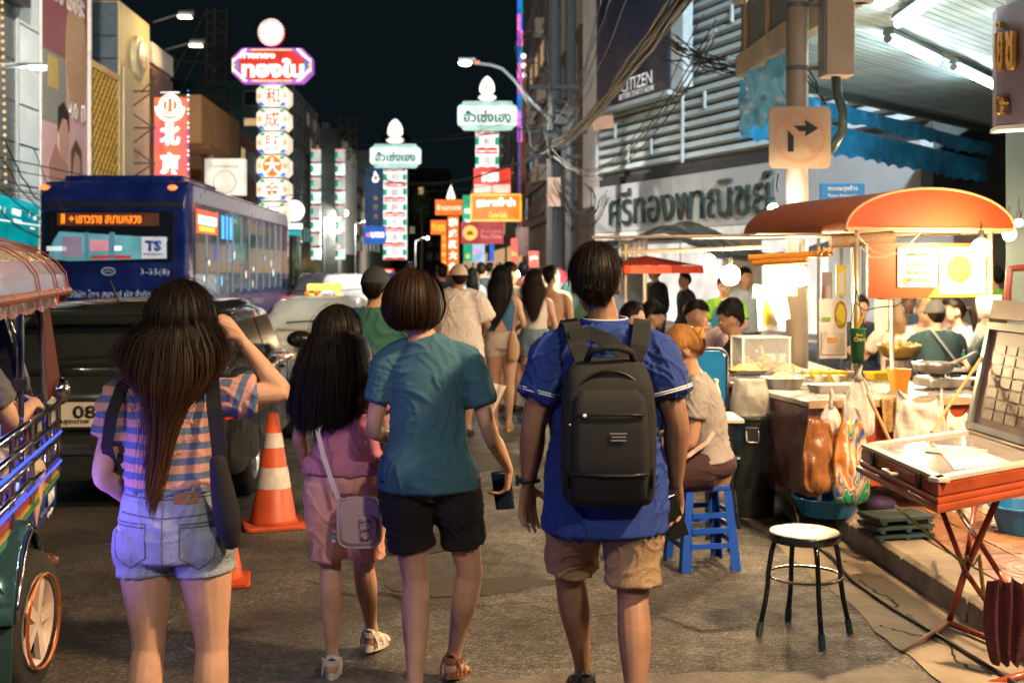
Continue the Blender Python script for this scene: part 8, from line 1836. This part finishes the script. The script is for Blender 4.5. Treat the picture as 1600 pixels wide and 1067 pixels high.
# --- man in blue with backpack
TBL = cloth('polo_blue', (.012,.04,.22), nz=.08); KH = cloth('shorts_khaki', (.33,.22,.125), bump=.5)
o4 = V((.325,4.25,0))
r4, P4, R4, h4 = person('man in blue polo and khaki shorts walking with a black backpack', tuple(o4), 0, 1.70, 1.03, voxel=.005, seed=4, nstr=7000, skin='brown', look=(-.05,.03),
    pose=dict(pelvis=(0,0,.93), sho=(0,-.01,1.36), neck=(0,0,1.42), head=(-.03,.03,1.575), shL=(-.182,-.01,1.335), elL=(-.248,-.03,1.08), wrL=(-.268,.04,.86), shR=(.178,-.01,1.335), elR=(.245,-.03,1.09), wrR=(.255,.05,.86),
        arms=1.1, handL=(-.05,.22,-1), thumbL=(.85,.45,.1), curlL=.30, handR=(.0,.2,-1), thumbR=(-.85,.5,.1), curlR=.6,
        hipL=(-.09,0,.88), knL=(-.115,.17,.50), anL=(-.055,.33,.10), hipR=(.09,0,.88), knR=(.095,-.03,.47), anR=(.088,-.22,.13), footL=(-.1,1,-.05), footR=(.1,1,-.35)),
    top=dict(mat=TBL, hem=-.22, sleeve=.62, loose=.021, fold=.013, name='polo_shirt'), bottom=dict(mat=KH, leg=.86, loose=.020, high=-.03, fold=.008), shoes=dict(kind='sandal', mat=BKS),
    hair=dict(base='short', mat=HBLACK, thick=.013, thicklow=.006, fuzz=.006, spiky=.8, sw=.0017, back=-46))
WHT = mat('trim_white', (.6,.6,.62), .7)
for s in 'LR':     # white bands at the sleeve hems
    sh, el = P4['sh'+s], P4['el'+s]; d = (el-sh).normalized(); u_ = V((0,1,0)); u_ = (u_-d*u_.dot(d)).normalized(); v_ = d.cross(u_)
    for t in (.555, .585):
        c = sh.lerp(el, t); b = MB(); b.tube([c+u_*math.cos(a)*.0895+v_*math.sin(a)*.0865 for a in [2*PI*i/28 for i in range(29)]], .0028, 5); b.build('sleeve_stripe', WHT, r4, True)
b = MB(); b.tube([V((.075*math.cos(a), .005+.068*math.sin(a), 1.437+.006*math.sin(a))) for a in [2*PI*i/28 for i in range(29)]], .013, 7); b.build('collar', TBL, r4, True, smooth=True)
b = MB(); b.tube([V((.079*math.cos(a), .003+.072*math.sin(a), 1.447+.006*math.sin(a))) for a in [2*PI*i/28 for i in range(29)]], .003, 5); b.build('collar_stripe', WHT, r4, True, smooth=True)
wl = P4['wrL']; d = V((0,.18,-1)).normalized(); b = MB(); b.tube([wl+Z*.015+V((.036*math.cos(a), .031*math.sin(a), 0)) for a in [2*PI*i/24 for i in range(25)]], .010, 8); b.build('watch_band', BK, r4, True, smooth=True); MB().box(wl.x-.045,wl.y-.018,wl.z-.003,wl.x-.032,wl.y+.018,wl.z+.034).build('watch_face', BK, r4, True, bevel=.003)
wr_ = o4+P4['wrR']; ph = thing('phone', 'black smartphone in the right hand of the man in blue', 'phone', tuple(wr_-Z*.17))
MB().obox(wr_+V((-.015,-.022,-.115)), V((1,.25,.35)).normalized(), V((-.35,-.05,1)).normalized(), V((.2,-1,0)).normalized(), .075, .155, .011).build('phone_body', mat('phone_black', (.008,.009,.010), .2), ph, bevel=.005)
# backpack
bp_ = thing('backpack', 'large black backpack with grab handle worn by the man in blue', 'backpack', tuple(o4+V((0,-.25,.85)))); BPM = cloth('backpack_black', (.0085,.010,.011), .85, bump=.25, bsc=420, nz=.25); ZP = mat('zip_dark', (.006,.006,.007), .4)
def ring_(w_, z, y0, y1, r_, n=6):
    out = []; hw = w_/2
    for cx, cy, a0 in ((hw-r_,y1-r_*.6,0), (-hw+r_,y1-r_*.6,PI/2), (-hw+r_,y0+r_,PI), (hw-r_,y0+r_,1.5*PI)):
        for i in range(n+1): a = a0+PI/2*i/n; out.append(V((cx+r_*math.cos(a), cy+r_*(.6 if a0 < 3 else 1)*math.sin(a), z)))
    return out
b = MB(); rings = []
for z, w_, y0, t_ in ((.835,.24,-.235,0),(.842,.28,-.255,0),(.87,.305,-.268,0),(1.0,.315,-.285,0),(1.12,.312,-.285,0),(1.22,.300,-.272,0),(1.275,.275,-.252,0),(1.305,.23,-.225,0),(1.32,.16,-.195,0)): rings.append([p+V((-.005,0,0)) for p in ring_(w_, z, y0, -.115, .045)])
b.loft(rings); b.v = [tuple(V(a)+V((.004*noise.noise(V(a)*7), .013*noise.noise(V(a)*8)+.006*noise.noise(V(a)*22), .0))) for a in b.v]; b.build('main_compartment', BPM, bp_, True, smooth=True).location = V((0,.25,-.85))
b = MB(); rings = []
for z, w_, y0 in ((.85,.22,-.265),(.87,.245,-.295),(1.0,.255,-.312),(1.10,.252,-.312),(1.19,.238,-.302),(1.225,.20,-.283)): rings.append([p+V((-.005,0,0)) for p in ring_(w_, z, y0, -.24, .03)])
b.loft(rings); b.build('front_pocket', BPM, bp_, True, smooth=True).location = V((0,.25,-.85))
def bpl(pts, r_, m, name): o = MB().tube([V(p) for p in pts], r_, 6).build(name, m, bp_, True, smooth=True); o.location = V((0,.25,-.85)); return o
bpl([(-.12,-.314,1.145),(-.04,-.316,1.148),(.06,-.316,1.148),(.108,-.312,1.145)], .004, ZP, 'zip'); bpl([(-.13,-.306,.955),(-.03,-.316,.95),(.06,-.316,.95),(.12,-.310,.955)], .006, ZP, 'seam')
arc = [(-.005+.138*math.cos(t), -.262-.0, 1.13+.155*math.sin(t)) for t in [PI*i/16 for i in range(17)]]; bpl([(.133,-.27,.9)]+arc+[(-.143,-.27,.9)], .005, ZP, 'zip')
bpl([(-.075,-.20,1.315),(-.065,-.225,1.345),(-.02,-.235,1.358),(.03,-.235,1.358),(.07,-.225,1.345),(.08,-.20,1.315)], .012, BPM, 'grab_handle')
MB().ball((-.09,-.32,1.145), .008, 8).build('zip_pull', SS, bp_, True).location = V((0,.25,-.85)); MB().ball((-.135,-.28,1.11), .006, 8).build('zip_pull', mat('brass', (.5,.35,.15), .3, metal=.9), bp_, True).location = V((0,.25,-.85))
for i, wz in enumerate((.055,.045,.05)): MB().box(-.0-wz/2+.02,-.3175,1.085-.011*i,wz/2+.02,-.3155,1.089-.011*i).build('label_line', mat('label_grey', (.22,.22,.22), .6), bp_, True).location = V((0,.25,-.85))
for s in (-1, 1):
    strap(bp_, [o4+V((s*a, y_, z_)) for a, y_, z_ in ((.075,-.165,1.285),(.105,-.145,1.36),(.120,-.09,1.425),(.128,-.01,1.437),(.14,.09,1.38),(.15,.125,1.25))], .058, BPM, 'shoulder_strap', .014, (0,-.7,.7) if True else None)
strap(bp_, [o4+V(p) for p in ((-.13,-.135,1.385),(-.06,-.125,1.40),(0,-.14,1.375),(.055,-.155,1.335),(.085,-.16,1.30))], .05, BPM, 'cross_strap', .010, (0,-1,.3))
# --- man in cap and green jacket
GJ = cloth('jacket_green', (.02,.10,.075))
person('man in dark cap and green jacket walking behind the girl in pink', (-.82,7.3,0), 0, 1.62, 1.08, voxel=.009, seed=5, nstr=300, skin='tan', top=dict(mat=GJ, hem=-.08, sleeve=1.6, loose=.03, fold=.014, name='jacket'), bottom=dict(mat=cloth('trousers_dark', (.03,.03,.035)), leg=1.85, loose=.02), cap=dict(mat=cloth('cap_dark', (.02,.025,.035)), dir=1), hair='buzz', shoes=dict(kind='shoe', mat=BKS), look=(-.2,0))
strap(thing('sling_strap', 'blue diagonal strap over the green jacket', 'strap', (-.9,7.15,1.3)), [V((-.82,7.3,0))+V(p) for p in ((-.10,-.03,1.375),(-.12,-.11,1.33),(-.07,-.135,1.22),(.0,-.14,1.1),(.08,-.14,1.0))], .035, cloth('strap_blue', (.02,.05,.2)))
# --- man in white with beige cap
TW = cloth('tee_white', (.62,.54,.48), nz=.05); SH_ = cloth('shorts_stone', (.45,.38,.30))
person('man in beige cap and loose white tee walking away in the crowd', (at(716,0,11.6).x,11.6,0), 0, 1.64, 1.10, voxel=.012, seed=6, nstr=250, skin='tan', top=dict(mat=TW, hem=-.18, sleeve=.85, loose=.04, fold=.02), bottom=dict(mat=SH_, leg=.85, loose=.03), cap=dict(mat=cloth('cap_beige', (.55,.42,.30)), dir=1), hair='buzz', shoes=dict(kind='shoe', mat=BKS), look=(.3,0), pose=dict(elR=(.27,.02,1.08), wrR=(.24,.2,1.0)))
# --- woman with blue cropped top
CT_ = cloth('top_blue_tie', (.02,.10,.20)); DN = cloth('shorts_denim_white', (.50,.42,.36))
person('woman with long dark hair in blue tie-back top and frayed pale shorts', (at(783,0,12.0).x,12.0,0), 0, 1.62, .98, gender='f', voxel=.010, seed=7, nstr=900, skin='light', top=dict(mat=CT_, kind='tank', hem=.10, loose=.010, fit=True, fold=.004, name='crop_top'), bottom=dict(mat=DN, leg=.30, loose=.016, high=.08), shoes=dict(kind='sandal', mat=mat('sandal_tan', (.5,.32,.18), .5)), hair=dict(base='long', end=-.46, sx=-.045, ragged=.5, fuzz=.01, hang=[(0,1,0),(.25,1.15,-.04),(.6,.95,-.07),(1,.45,-.08)]), pose=dict(knL=(-.065,.03,.47), anL=(-.06,0,.09), knR=(.085,-.02,.47), anR=(.075,-.03,.09), elR=(.22,.0,1.06), wrR=(.16,.18,1.0), elL=(-.24,-.02,1.06), wrL=(-.2,.12,.95)))
b = MB(); b.prism([V((-.065,-.125,.985)), V((.0,-.132,1.115)), V((.065,-.125,.985))], Yv*.012); o = b.build('back_skin_gap', SKIN['light'], bpy.data.objects[[o.name for o in bpy.data.objects if o.get('label', '').startswith('woman with long dark hair in blue tie')][0]], True)
hb = thing('shoulder_bag', 'tan shoulder bag against the right hip of the woman in the blue top', 'bag', (at(802,0,11.8).x,11.9,.8)); c = at(801,545,11.85); b = MB(); chain_mesh(b, [(c+Z*.16,.03,.03),(c+V((.01,0,0)),.06,.04),(c-Z*.10,.05,.04)], n=12); b.build('bag_body', mat('bag_tan', (.42,.24,.13), .5, nz=.15), hb, smooth=True); MB().tube([c+Z*.15, c+V((.03,0,.42)), c+V((.01,.05,.55))], .008, 5).build('strap', MC['bag_tan'], hb)
person('woman with long brown hair in white top and denim skirt in the crowd', (at(836,0,12.7).x,12.7,0), -.1, 1.58, .97, gender='f', voxel=.011, seed=8, nstr=700, skin='light', top=dict(mat=TW, kind='tank', hem=.10, loose=.012, fit=True), bottom=dict(mat=cloth('skirt_denim', (.16,.22,.28)), leg=.38, loose=.03, high=.10, name='skirt'), shoes=dict(kind='sandal', mat=WHS), hair=dict(base='long', mat=HBROWN, end=-.44, sx=.03, ragged=.5, fuzz=.01, hang=[(0,1,0),(.25,1.2,-.04),(.6,1.0,-.07),(1,.5,-.08)]), look=(-.5,0))
person('shirtless tanned man partly hidden by the man in blue', (at(862,0,13.4).x,13.4,0), -.2, 1.62, 1.05, voxel=.012, seed=9, nstr=400, skin='tan', top=None, bottom=dict(mat=cloth('shorts_dark', (.03,.03,.04)), leg=.8, loose=.03), hair='short', shoes=dict(kind='sandal', mat=BKS), look=(-.7,0))
person('short haired person directly behind the woman in the blue top', (at(796,0,13.6).x,13.6,0), -.4, 1.66, 1.0, voxel=.014, seed=10, nstr=300, skin='light', top=dict(mat=TW), bottom=dict(mat=MC['shorts_dark'], leg=.8), hair='short', shoes=dict(kind='shoe', mat=BKS), look=(-.6,0))
far = [(690,17,1.66,'m',(.03,.03,.04),'dark dressed walker left of the man in white'),(738,19,1.6,'f',(.5,.48,.45),'far walker in a pale top right of the man in white'),(752,21,1.68,'m',(.03,.04,.05),'far walker in black behind the woman in the blue top'),(818,18,1.68,'m',(.3,.06,.05),'far walker in a dark red shirt between the two long haired women'),(765,25,1.7,'m',(.5,.5,.5),'distant walker in grey near the yellow sign'),(640,24,1.7,'m',(.05,.05,.06),'distant dark figure by the traffic queue'),(848,22,1.6,'f',(.5,.3,.3),'distant woman in rose under the red parasol'),(725,28,1.65,'m',(.1,.1,.12),'farthest dark figure in the middle of the street'),(905,17,1.7,'m',(.1,.2,.15),'walker in dark green right behind the man in blue'),(780,30,1.7,'m',(.4,.3,.2),'farthest figure in tan in the middle of the street')]
for i, (px_, Yc, Hh, gg, col, lab) in enumerate(far):
    person(lab, (at(px_,0,Yc).x,Yc,0), random.uniform(-.4,.4), Hh, 1.0, gender=gg, voxel=.022, seed=20+i, nstr=60, skin='tan', top=dict(mat=cloth('far_top_%d' % i, col, bump=0)), bottom=dict(mat=MC['shorts_dark'], leg=1.7 if gg == 'm' else .6), hair='short' if gg == 'm' else 'long', hands=False, shoes=dict(kind='shoe', mat=BKS))
# --- seated people
def sit(lean=.08, hx=0, arms='table', zs=.47, twist=0):
    d = dict(pelvis=(0,0,zs+.09), waist=(0,lean*.3,zs+.22), chest=(0,lean*.8,zs+.40), sho=(0,lean*1.2,zs+.525), neck=(0,lean*1.4,zs+.585), head=(hx,lean*1.4+.05,zs+.725),
        shL=(-.178,lean*1.2,zs+.50), shR=(.178,lean*1.2,zs+.50), hipL=(-.09,.02,zs+.07), hipR=(.09,.02,zs+.07), knL=(-.13,.44,zs+.05), knR=(.13,.44,zs+.05), anL=(-.12,.40,.09), anR=(.12,.40,.09))
    if arms == 'table': d.update(elL=(-.23,lean+.14,zs+.28), wrL=(-.14,lean+.37,zs+.33), elR=(.23,lean+.14,zs+.28), wrR=(.14,lean+.37,zs+.33), handL=(.4,1,-.1), handR=(-.4,1,-.1), thumbL=(.6,0,.6), thumbR=(-.6,0,.6))
    if arms == 'lap': d.update(elL=(-.22,lean+.06,zs+.24), wrL=(-.08,lean+.28,zs+.22), elR=(.22,lean+.06,zs+.24), wrR=(.08,lean+.28,zs+.22), handL=(.4,1,-.2), handR=(-.4,1,-.2))
    return d
def seated(label, px_, Yc, yaw, H=1.68, lean=.08, face=True, look=(0,0), stool=True, **k):
    ar = k.pop('arms', 'table'); x_ = at(px_,0,Yc).x; zs = k.pop('zs', .47)
    r = person(label, (x_,Yc,0), yaw, H, k.pop('wide', 1.0), pose=sit(lean, 0, ar, zs), sit=True, face=face, look=look, shoes=dict(kind='shoe', mat=BKS), **k)
    if stool: plastic_stool('stool under the '+' '.join(label.split()[:9]), (x_,Yc,.135 if False else 0), yaw, rnd.choice([mat('stool_red_plastic', (.4,.03,.02), .4), BLP]), zs-.02, 'stools of the diners')
    return r
GRT = cloth('tee_grey_heather', (.30,.275,.26), nz=.08); TGR = cloth('tee_charcoal', (.10,.10,.105)); TPN = cloth('tee_dusty_pink', (.42,.27,.27)); TDK = cloth('tee_dark_teal', (.012,.035,.04)); TLW = cloth('tee_offwhite', (.6,.58,.55)); JN = cloth('jeans_dark', (.04,.05,.08))
rs, Ps, Rs, hs = seated('woman in grey tee and face mask with bleached hair bun on the blue stool', 1110,6.62,PI/2-.05,1.60,.07, face=True, look=(.0,.32), stool=False, gender='f', wide=1.12, zs=.455, voxel=.007, seed=30, nstr=1600, skin='tan', arms='lap', top=dict(mat=GRT, hem=.035, sleeve=.5, loose=.012, fold=.010), bottom=dict(mat=cloth('leggings_plum', (.045,.02,.025)), leg=1.6, loose=.016),
    hair=dict(base='buzz', mat=hair_mat('hair_bleached', (.20,.07,.015), (.62,.32,.10)), thick=.020, thicklow=.010, fuzz=.004, back=-40, side=0, sw=.002))
b = MB(); c = hs+Rs@V((.0,-.095,.045)); b.ball(c, (.048,.042,.046), 16)
for i in range(40):
    a = i*.5; b.tube([c+V((.046*math.cos(a+t), .042*math.sin(a+t), .045*math.sin(t*1.3+i))) for t in (0,.4,.8,1.2)], .003, 4)
b.build('hair_bun', MC.get('x') or bpy.data.materials['hair_bleached'], rs, True, smooth=True)
b = MB(); rows = []
for j in range(5): rows.append([hs+Rs@V((.066*math.sin(a)*(1-.12*abs(j-2)), .045+.060*math.cos(a)+.006, -.012-.022*j)) for a in [(-1.25+2.5*i/12) for i in range(13)]])
b.add(sum(rows, []), [(j*13+i, j*13+i+1, (j+1)*13+i+1, (j+1)*13+i) for j in range(4) for i in range(12)]); b.build('face_mask', mat('mask_white', (.65,.66,.68), .8), rs, True, smooth=True)
for s in (-1, 1): MB().tube([hs+Rs@V((s*.062,.065,-.03)), hs+Rs@V((s*.080,.0,-.005)), hs+Rs@V((s*.083,-.012,-.03))], .0015, 4).build('mask_loop', mat('mask_white', (.65,.66,.68)), rs, True)
o = bpy.data.objects; # pink strap bag
pb = thing('waist_strap', 'pale pink patterned strap round the seated woman', 'strap', (1.02,6.55,.7)); strap(pb, [at(1045,728,6.40), at(1075,712,6.38), at(1105,690,6.42), at(1120,668,6.5)], .022, mat('strap_pinkish', (.5,.3,.26), .7, nz=.3, nsc=40))
FW = -PI/2   # facing +x
seated('boy with bowl cut and glasses looking right, leftmost diner', 1004,10.9,FW-.45,1.62,.04, look=(.25,.15), voxel=.010, seed=31, nstr=700, skin='light', top=dict(mat=TDK, sleeve=.9), bottom=dict(mat=JN, leg=1.7, loose=.02), hair=dict(base='bob', thick=.022, thicklow=.02, side=0, sidebk=-25, back=-40, front=5))
bb = [q for q in bpy.data.objects if q.get('label', '').startswith('boy with bowl')][0]
seated('man in charcoal tee with cropped sides eating, second of the left diners', 1042,10.7,FW-.15,1.72,.15, look=(0,.35), voxel=.010, seed=32, nstr=700, skin='tan', top=dict(mat=TGR, sleeve=.75, loose=.025), bottom=dict(mat=JN, leg=1.7, loose=.02), hair=dict(base='short', side=25, sidebk=5, back=-25, thick=.02))
seated('man in dusty pink tee with undercut bending over his food', 1084,11.0,FW-.1,1.70,.20, look=(0,.45), voxel=.010, seed=33, nstr=700, skin='tan', top=dict(mat=TPN, sleeve=.75, loose=.025), bottom=dict(mat=JN, leg=1.7, loose=.02), hair=dict(base='short', side=28, sidebk=15, back=-15, thick=.03))
seated('dark haired diner behind the acrylic case facing left', 1176,9.9,PI/2,1.66,.10, look=(0,.3), voxel=.010, seed=34, nstr=700, skin='tan', top=dict(mat=TDK), bottom=dict(mat=JN, leg=1.7, loose=.02), hair='short')
seated('diner in off-white tee beside the head of the man in blue', 968,10.2,FW,1.66,.05, voxel=.011, seed=35, nstr=400, skin='light', top=dict(mat=TLW), bottom=dict(mat=JN, leg=1.7, loose=.02), hair='short')
person('man in black standing in front of the lit shop panels', (at(1024,0,17.8).x,17.8,0), PI/2+.5, 1.66, 1.0, face=True, voxel=.014, seed=40, nstr=200, skin='light', top=dict(mat=cloth('shirt_black', (.012,.014,.02)), sleeve=1.5), bottom=dict(mat=JN, leg=1.8, loose=.02), hair='buzz', shoes=dict(kind='shoe', mat=BKS))
person('man with short hair and pale collar standing right of the man in black', (at(1071,0,17.0).x,17.0,0), PI/2+.3, 1.54, 1.0, face=True, voxel=.014, seed=41, nstr=200, skin='tan', top=dict(mat=cloth('shirt_navy', (.015,.02,.035))), bottom=dict(mat=JN, leg=1.8, loose=.02), hair='buzz', shoes=dict(kind='shoe', mat=BKS))
LG = cloth('tee_lime', (.20,.42,.04)); BA = cloth('apron_blue', (.01,.16,.30))
def apron(rt, S_): MB().prism([V((-.10,.135,1.33))*S_, V((.10,.135,1.33))*S_, V((.16,.15,1.15))*S_, V((.17,.16,.75))*S_, V((-.17,.16,.75))*S_, V((-.16,.15,1.15))*S_], V((0,.012,0))).build('apron', BA, rt, True)
rv = person('vendor in lime green tee and blue apron serving the left table', (at(1132,0,13.2).x,13.2,0), PI-.15, 1.52, 1.0, face=True, voxel=.011, seed=42, nstr=300, skin='tan', look=(0,.25), top=dict(mat=LG, sleeve=.7), bottom=dict(mat=JN, leg=1.8, loose=.02), hair='short', shoes=dict(kind='shoe', mat=BKS), pose=dict(elL=(-.22,.1,.98), wrL=(-.15,.32,.95), elR=(.22,.1,.98), wrR=(.15,.32,.95)))[0]; apron(rv, .89)
person('person in pale blue shirt standing behind the vendor in lime green', (at(1163,0,14.6).x,14.6,0), PI+.5, 1.6, 1.0, face=True, voxel=.013, seed=43, nstr=200, skin='tan', top=dict(mat=cloth('shirt_pale_blue', (.42,.47,.52))), bottom=dict(mat=JN, leg=1.8, loose=.02), hair='short', shoes=dict(kind='shoe', mat=BKS))
# right table
seated('man in dark tee and backward cap seen from behind at the right table', 1470,10.6,.05,1.70,.06, face=False, voxel=.009, seed=50, nstr=300, skin='tan', top=dict(mat=TDK, sleeve=.7, loose=.025), bottom=dict(mat=JN, leg=1.7, loose=.02), hair='buzz', cap=dict(mat=cloth('cap_charcoal', (.05,.05,.05)), dir=1), arms='table')
strap(thing('sling_strap', 'thin grey strap across the back of the man in the backward cap', 'strap', (3.7,10.4,1.0)), [V((at(1470,0,10.6).x,10.6,0))+V(p) for p in ((-.10,.0,1.10),(-.09,-.10,1.05),(.0,-.13,.92),(.09,-.14,.80),(.14,-.14,.72))], .018, mat('strap_grey', (.15,.16,.17), .7))
seated('woman with dark ponytail in off-white top in profile at the right table', 1506,11.6,PI/2+.2,1.62,.05, look=(0,.0), gender='f', voxel=.009, seed=51, nstr=700, skin='light', top=dict(mat=TLW), bottom=dict(mat=JN, leg=1.7, loose=.02), hair=dict(base='short', thick=.016, thicklow=.012, spiky=0, back=-40, side=15))
pt = [q for q in bpy.data.objects if q.get('label', '').startswith('woman with dark ponytail')][0]; b = MB(); chain_mesh(b, [((0,-.03,1.22),.025,.025),((0,-.08,1.20),.035,.03),((0,-.11,1.10),.03,.028),((0,-.10,1.0),.012,.012)], n=10); b.build('ponytail', HBLACK, pt, True, smooth=True)
seated('man with sunglasses pushed up on fair hair at the right table', 1440,12.0,PI-.15,1.70,.10, look=(0,.3), voxel=.009, seed=52, nstr=500, skin='light', top=dict(mat=TLW), bottom=dict(mat=JN, leg=1.7, loose=.02), hair=dict(base='buzz', mat=hair_mat('hair_fair', (.12,.07,.03), (.35,.22,.10)), thick=.014))
sgm = [q for q in bpy.data.objects if q.get('label', '').startswith('man with sunglasses')][0]
for s in (-1, 1): MB().ball((s*.032,.235,1.285), (.028,.012,.02), 10).build('sunglass_lens', BK, sgm, True, smooth=True)
seated('long haired diner at the left end of the right table seen from behind', 1402,11.4,.3,1.62,.05, face=False, gender='f', voxel=.010, seed=53, nstr=600, skin='light', top=dict(mat=cloth('top_cream', (.6,.5,.42))), bottom=dict(mat=JN, leg=1.7, loose=.02), hair=dict(base='long', mat=bpy.data.materials['hair_fair'], end=-.30))
seated('man facing the camera at the right table beside the stall post', 1526,12.1,PI+.3,1.66,.10, look=(0,.2), voxel=.010, seed=54, nstr=500, skin='light', top=dict(mat=cloth('shirt_print', (.4,.42,.45), nz=.5)), bottom=dict(mat=JN, leg=1.7, loose=.02), hair='short')
seated('woman with wavy light brown bob in dark tee at the far right', 1579,9.9,.25,1.64,.05, face=False, gender='f', wide=1.05, voxel=.009, seed=55, nstr=1200, skin='tan', zs=.50, top=dict(mat=TDK, sleeve=.8), bottom=dict(mat=JN, leg=1.7, loose=.02), hair=dict(base='bob', mat=hair_mat('hair_light_brown', (.10,.055,.03), (.40,.27,.17)), thick=.028, thicklow=.036, back=-45, fuzz=.012))
seated('diner in a blue cap behind the man in the backward cap', 1480,12.8,PI+.2,1.74,.03, look=(0,.1), voxel=.012, seed=56, nstr=200, skin='tan', top=dict(mat=TPN), bottom=dict(mat=JN, leg=1.7, loose=.02), hair='buzz', cap=dict(mat=cloth('cap_blue', (.01,.07,.12)), dir=1))
seated('diner in pink at the far right behind the wavy bob', 1610,12.4,PI,1.66,.03, voxel=.012, seed=57, nstr=200, skin='tan', top=dict(mat=TPN), bottom=dict(mat=JN, leg=1.7, loose=.02), hair='short')
person('vendor in lime green standing behind the right stall post', (at(1556,0,13.4).x,13.4,0), .3, 1.62, 1.0, voxel=.012, seed=58, nstr=200, skin='tan', top=dict(mat=LG), bottom=dict(mat=JN, leg=1.8, loose=.02), hair='short', shoes=dict(kind='shoe', mat=BKS))
person('passer-by in a rose shirt behind the vendor on the right', (at(1590,0,15).x,15,0), PI/2, 1.6, 1.0, voxel=.014, seed=59, nstr=200, skin='tan', top=dict(mat=cloth('shirt_rose', (.4,.08,.12))), bottom=dict(mat=JN, leg=1.8, loose=.02), hair='short', shoes=dict(kind='shoe', mat=BKS))
for i, (px_, Yc, cl) in enumerate([(1375,13.5,(.5,.45,.4)),(1420,14.5,(.1,.15,.2)),(1455,15,(.45,.35,.3)),(1345,12.6,(.05,.06,.08))]):
    seated(['diner in cream deep behind the stall sheets', 'diner in slate blue behind the golden bowl', 'diner in beige far behind the backward cap', 'diner in black behind the stall post'][i], px_, Yc, PI+.3*(-1)**i, 1.66, .05, voxel=.014, seed=60+i, nstr=150, skin='tan', top=dict(mat=cloth('diner_top_%d' % i, cl)), bottom=dict(mat=JN, leg=1.7, loose=.02), hair='short')
# tuk-tuk passenger: hand and knee at the frame edge
person('passenger in grey sitting in the tuk-tuk, cut by the left edge', (-2.35,4.95,.30), -.3, 1.65, 1.0, pose=sit(.05,0,'table',.40), sit=True, voxel=.009, seed=70, nstr=200, skin='light', top=dict(mat=TGR), bottom=dict(mat=SH_, leg=.9, loose=.02), hair='short', shoes=dict(kind='sandal', mat=BRS))
# ---------------------------------------------------------------- street lamps behind the camera, and lamps added out of view
def post_lamp(label, loc, tgt, W_, col, size=(.5,.3), spread=150, arm=1.2):
    r = thing('street_lamp', label, 'street lamp', (loc[0],loc[1],0)); x_, y_, z_ = loc
    s = 1 if x_ > 0 else -1
    MB().tube([V((x_+s*arm,y_,0)), V((x_+s*arm,y_,z_-.4)), V((x_+s*arm*.66,y_,z_+.1)), V((x_,y_,z_+.12))], .06, 8).build('post', STEEL, r); MB().obox(V((x_,y_,z_+.09)), X, Z, Yv, .7, .10, .4).build('lamp_head', STEEL, r, bevel=.03)
    MB().obox(V((x_,y_,z_+.03)), X, Z, Yv, .5, .02, .3).build('lamp_glass', glow('lamp_glass_white', (1,.95,.88), 8), r)
    l = area_light('street_lamp_light', V((x_,y_,z_)), tgt, W_, size, col, spread); par(l, r)
post_lamp('tall street lamp on the right pavement behind the viewer', (3.2,-3.2,6.2), (.3,5,.3), LW['br'], (1,.84,.66))
post_lamp('tall street lamp on the left pavement behind the viewer', (-4.6,-2.5,6.2), (-.8,5,.6), LW['bl'], (1,.86,.70))
post_lamp('added unseen lamp above the awning that lights the louvred wall', (5.2,12.5,8.0), (3.2,28,5.0), LW['side'], (.78,.92,1), arm=1.6)  # unseen, added to brighten the louvred facade
post_lamp('added warm lamp just right of the picture that lights the kerb', (3.9,2.6,5.4), (1.7,6.0,0), LW['kerb'], (1,.65,.34))  # unseen, added to warm the road, kerb and stool
post_lamp('added lamp out of the picture that lights the left facades', (-8.7,22,9.5), (-10.5,34,4.5), LW['left'], (1,.88,.74))  # unseen, added to brighten the left facades and banner

bpy.data.scenes.remove(TMP)
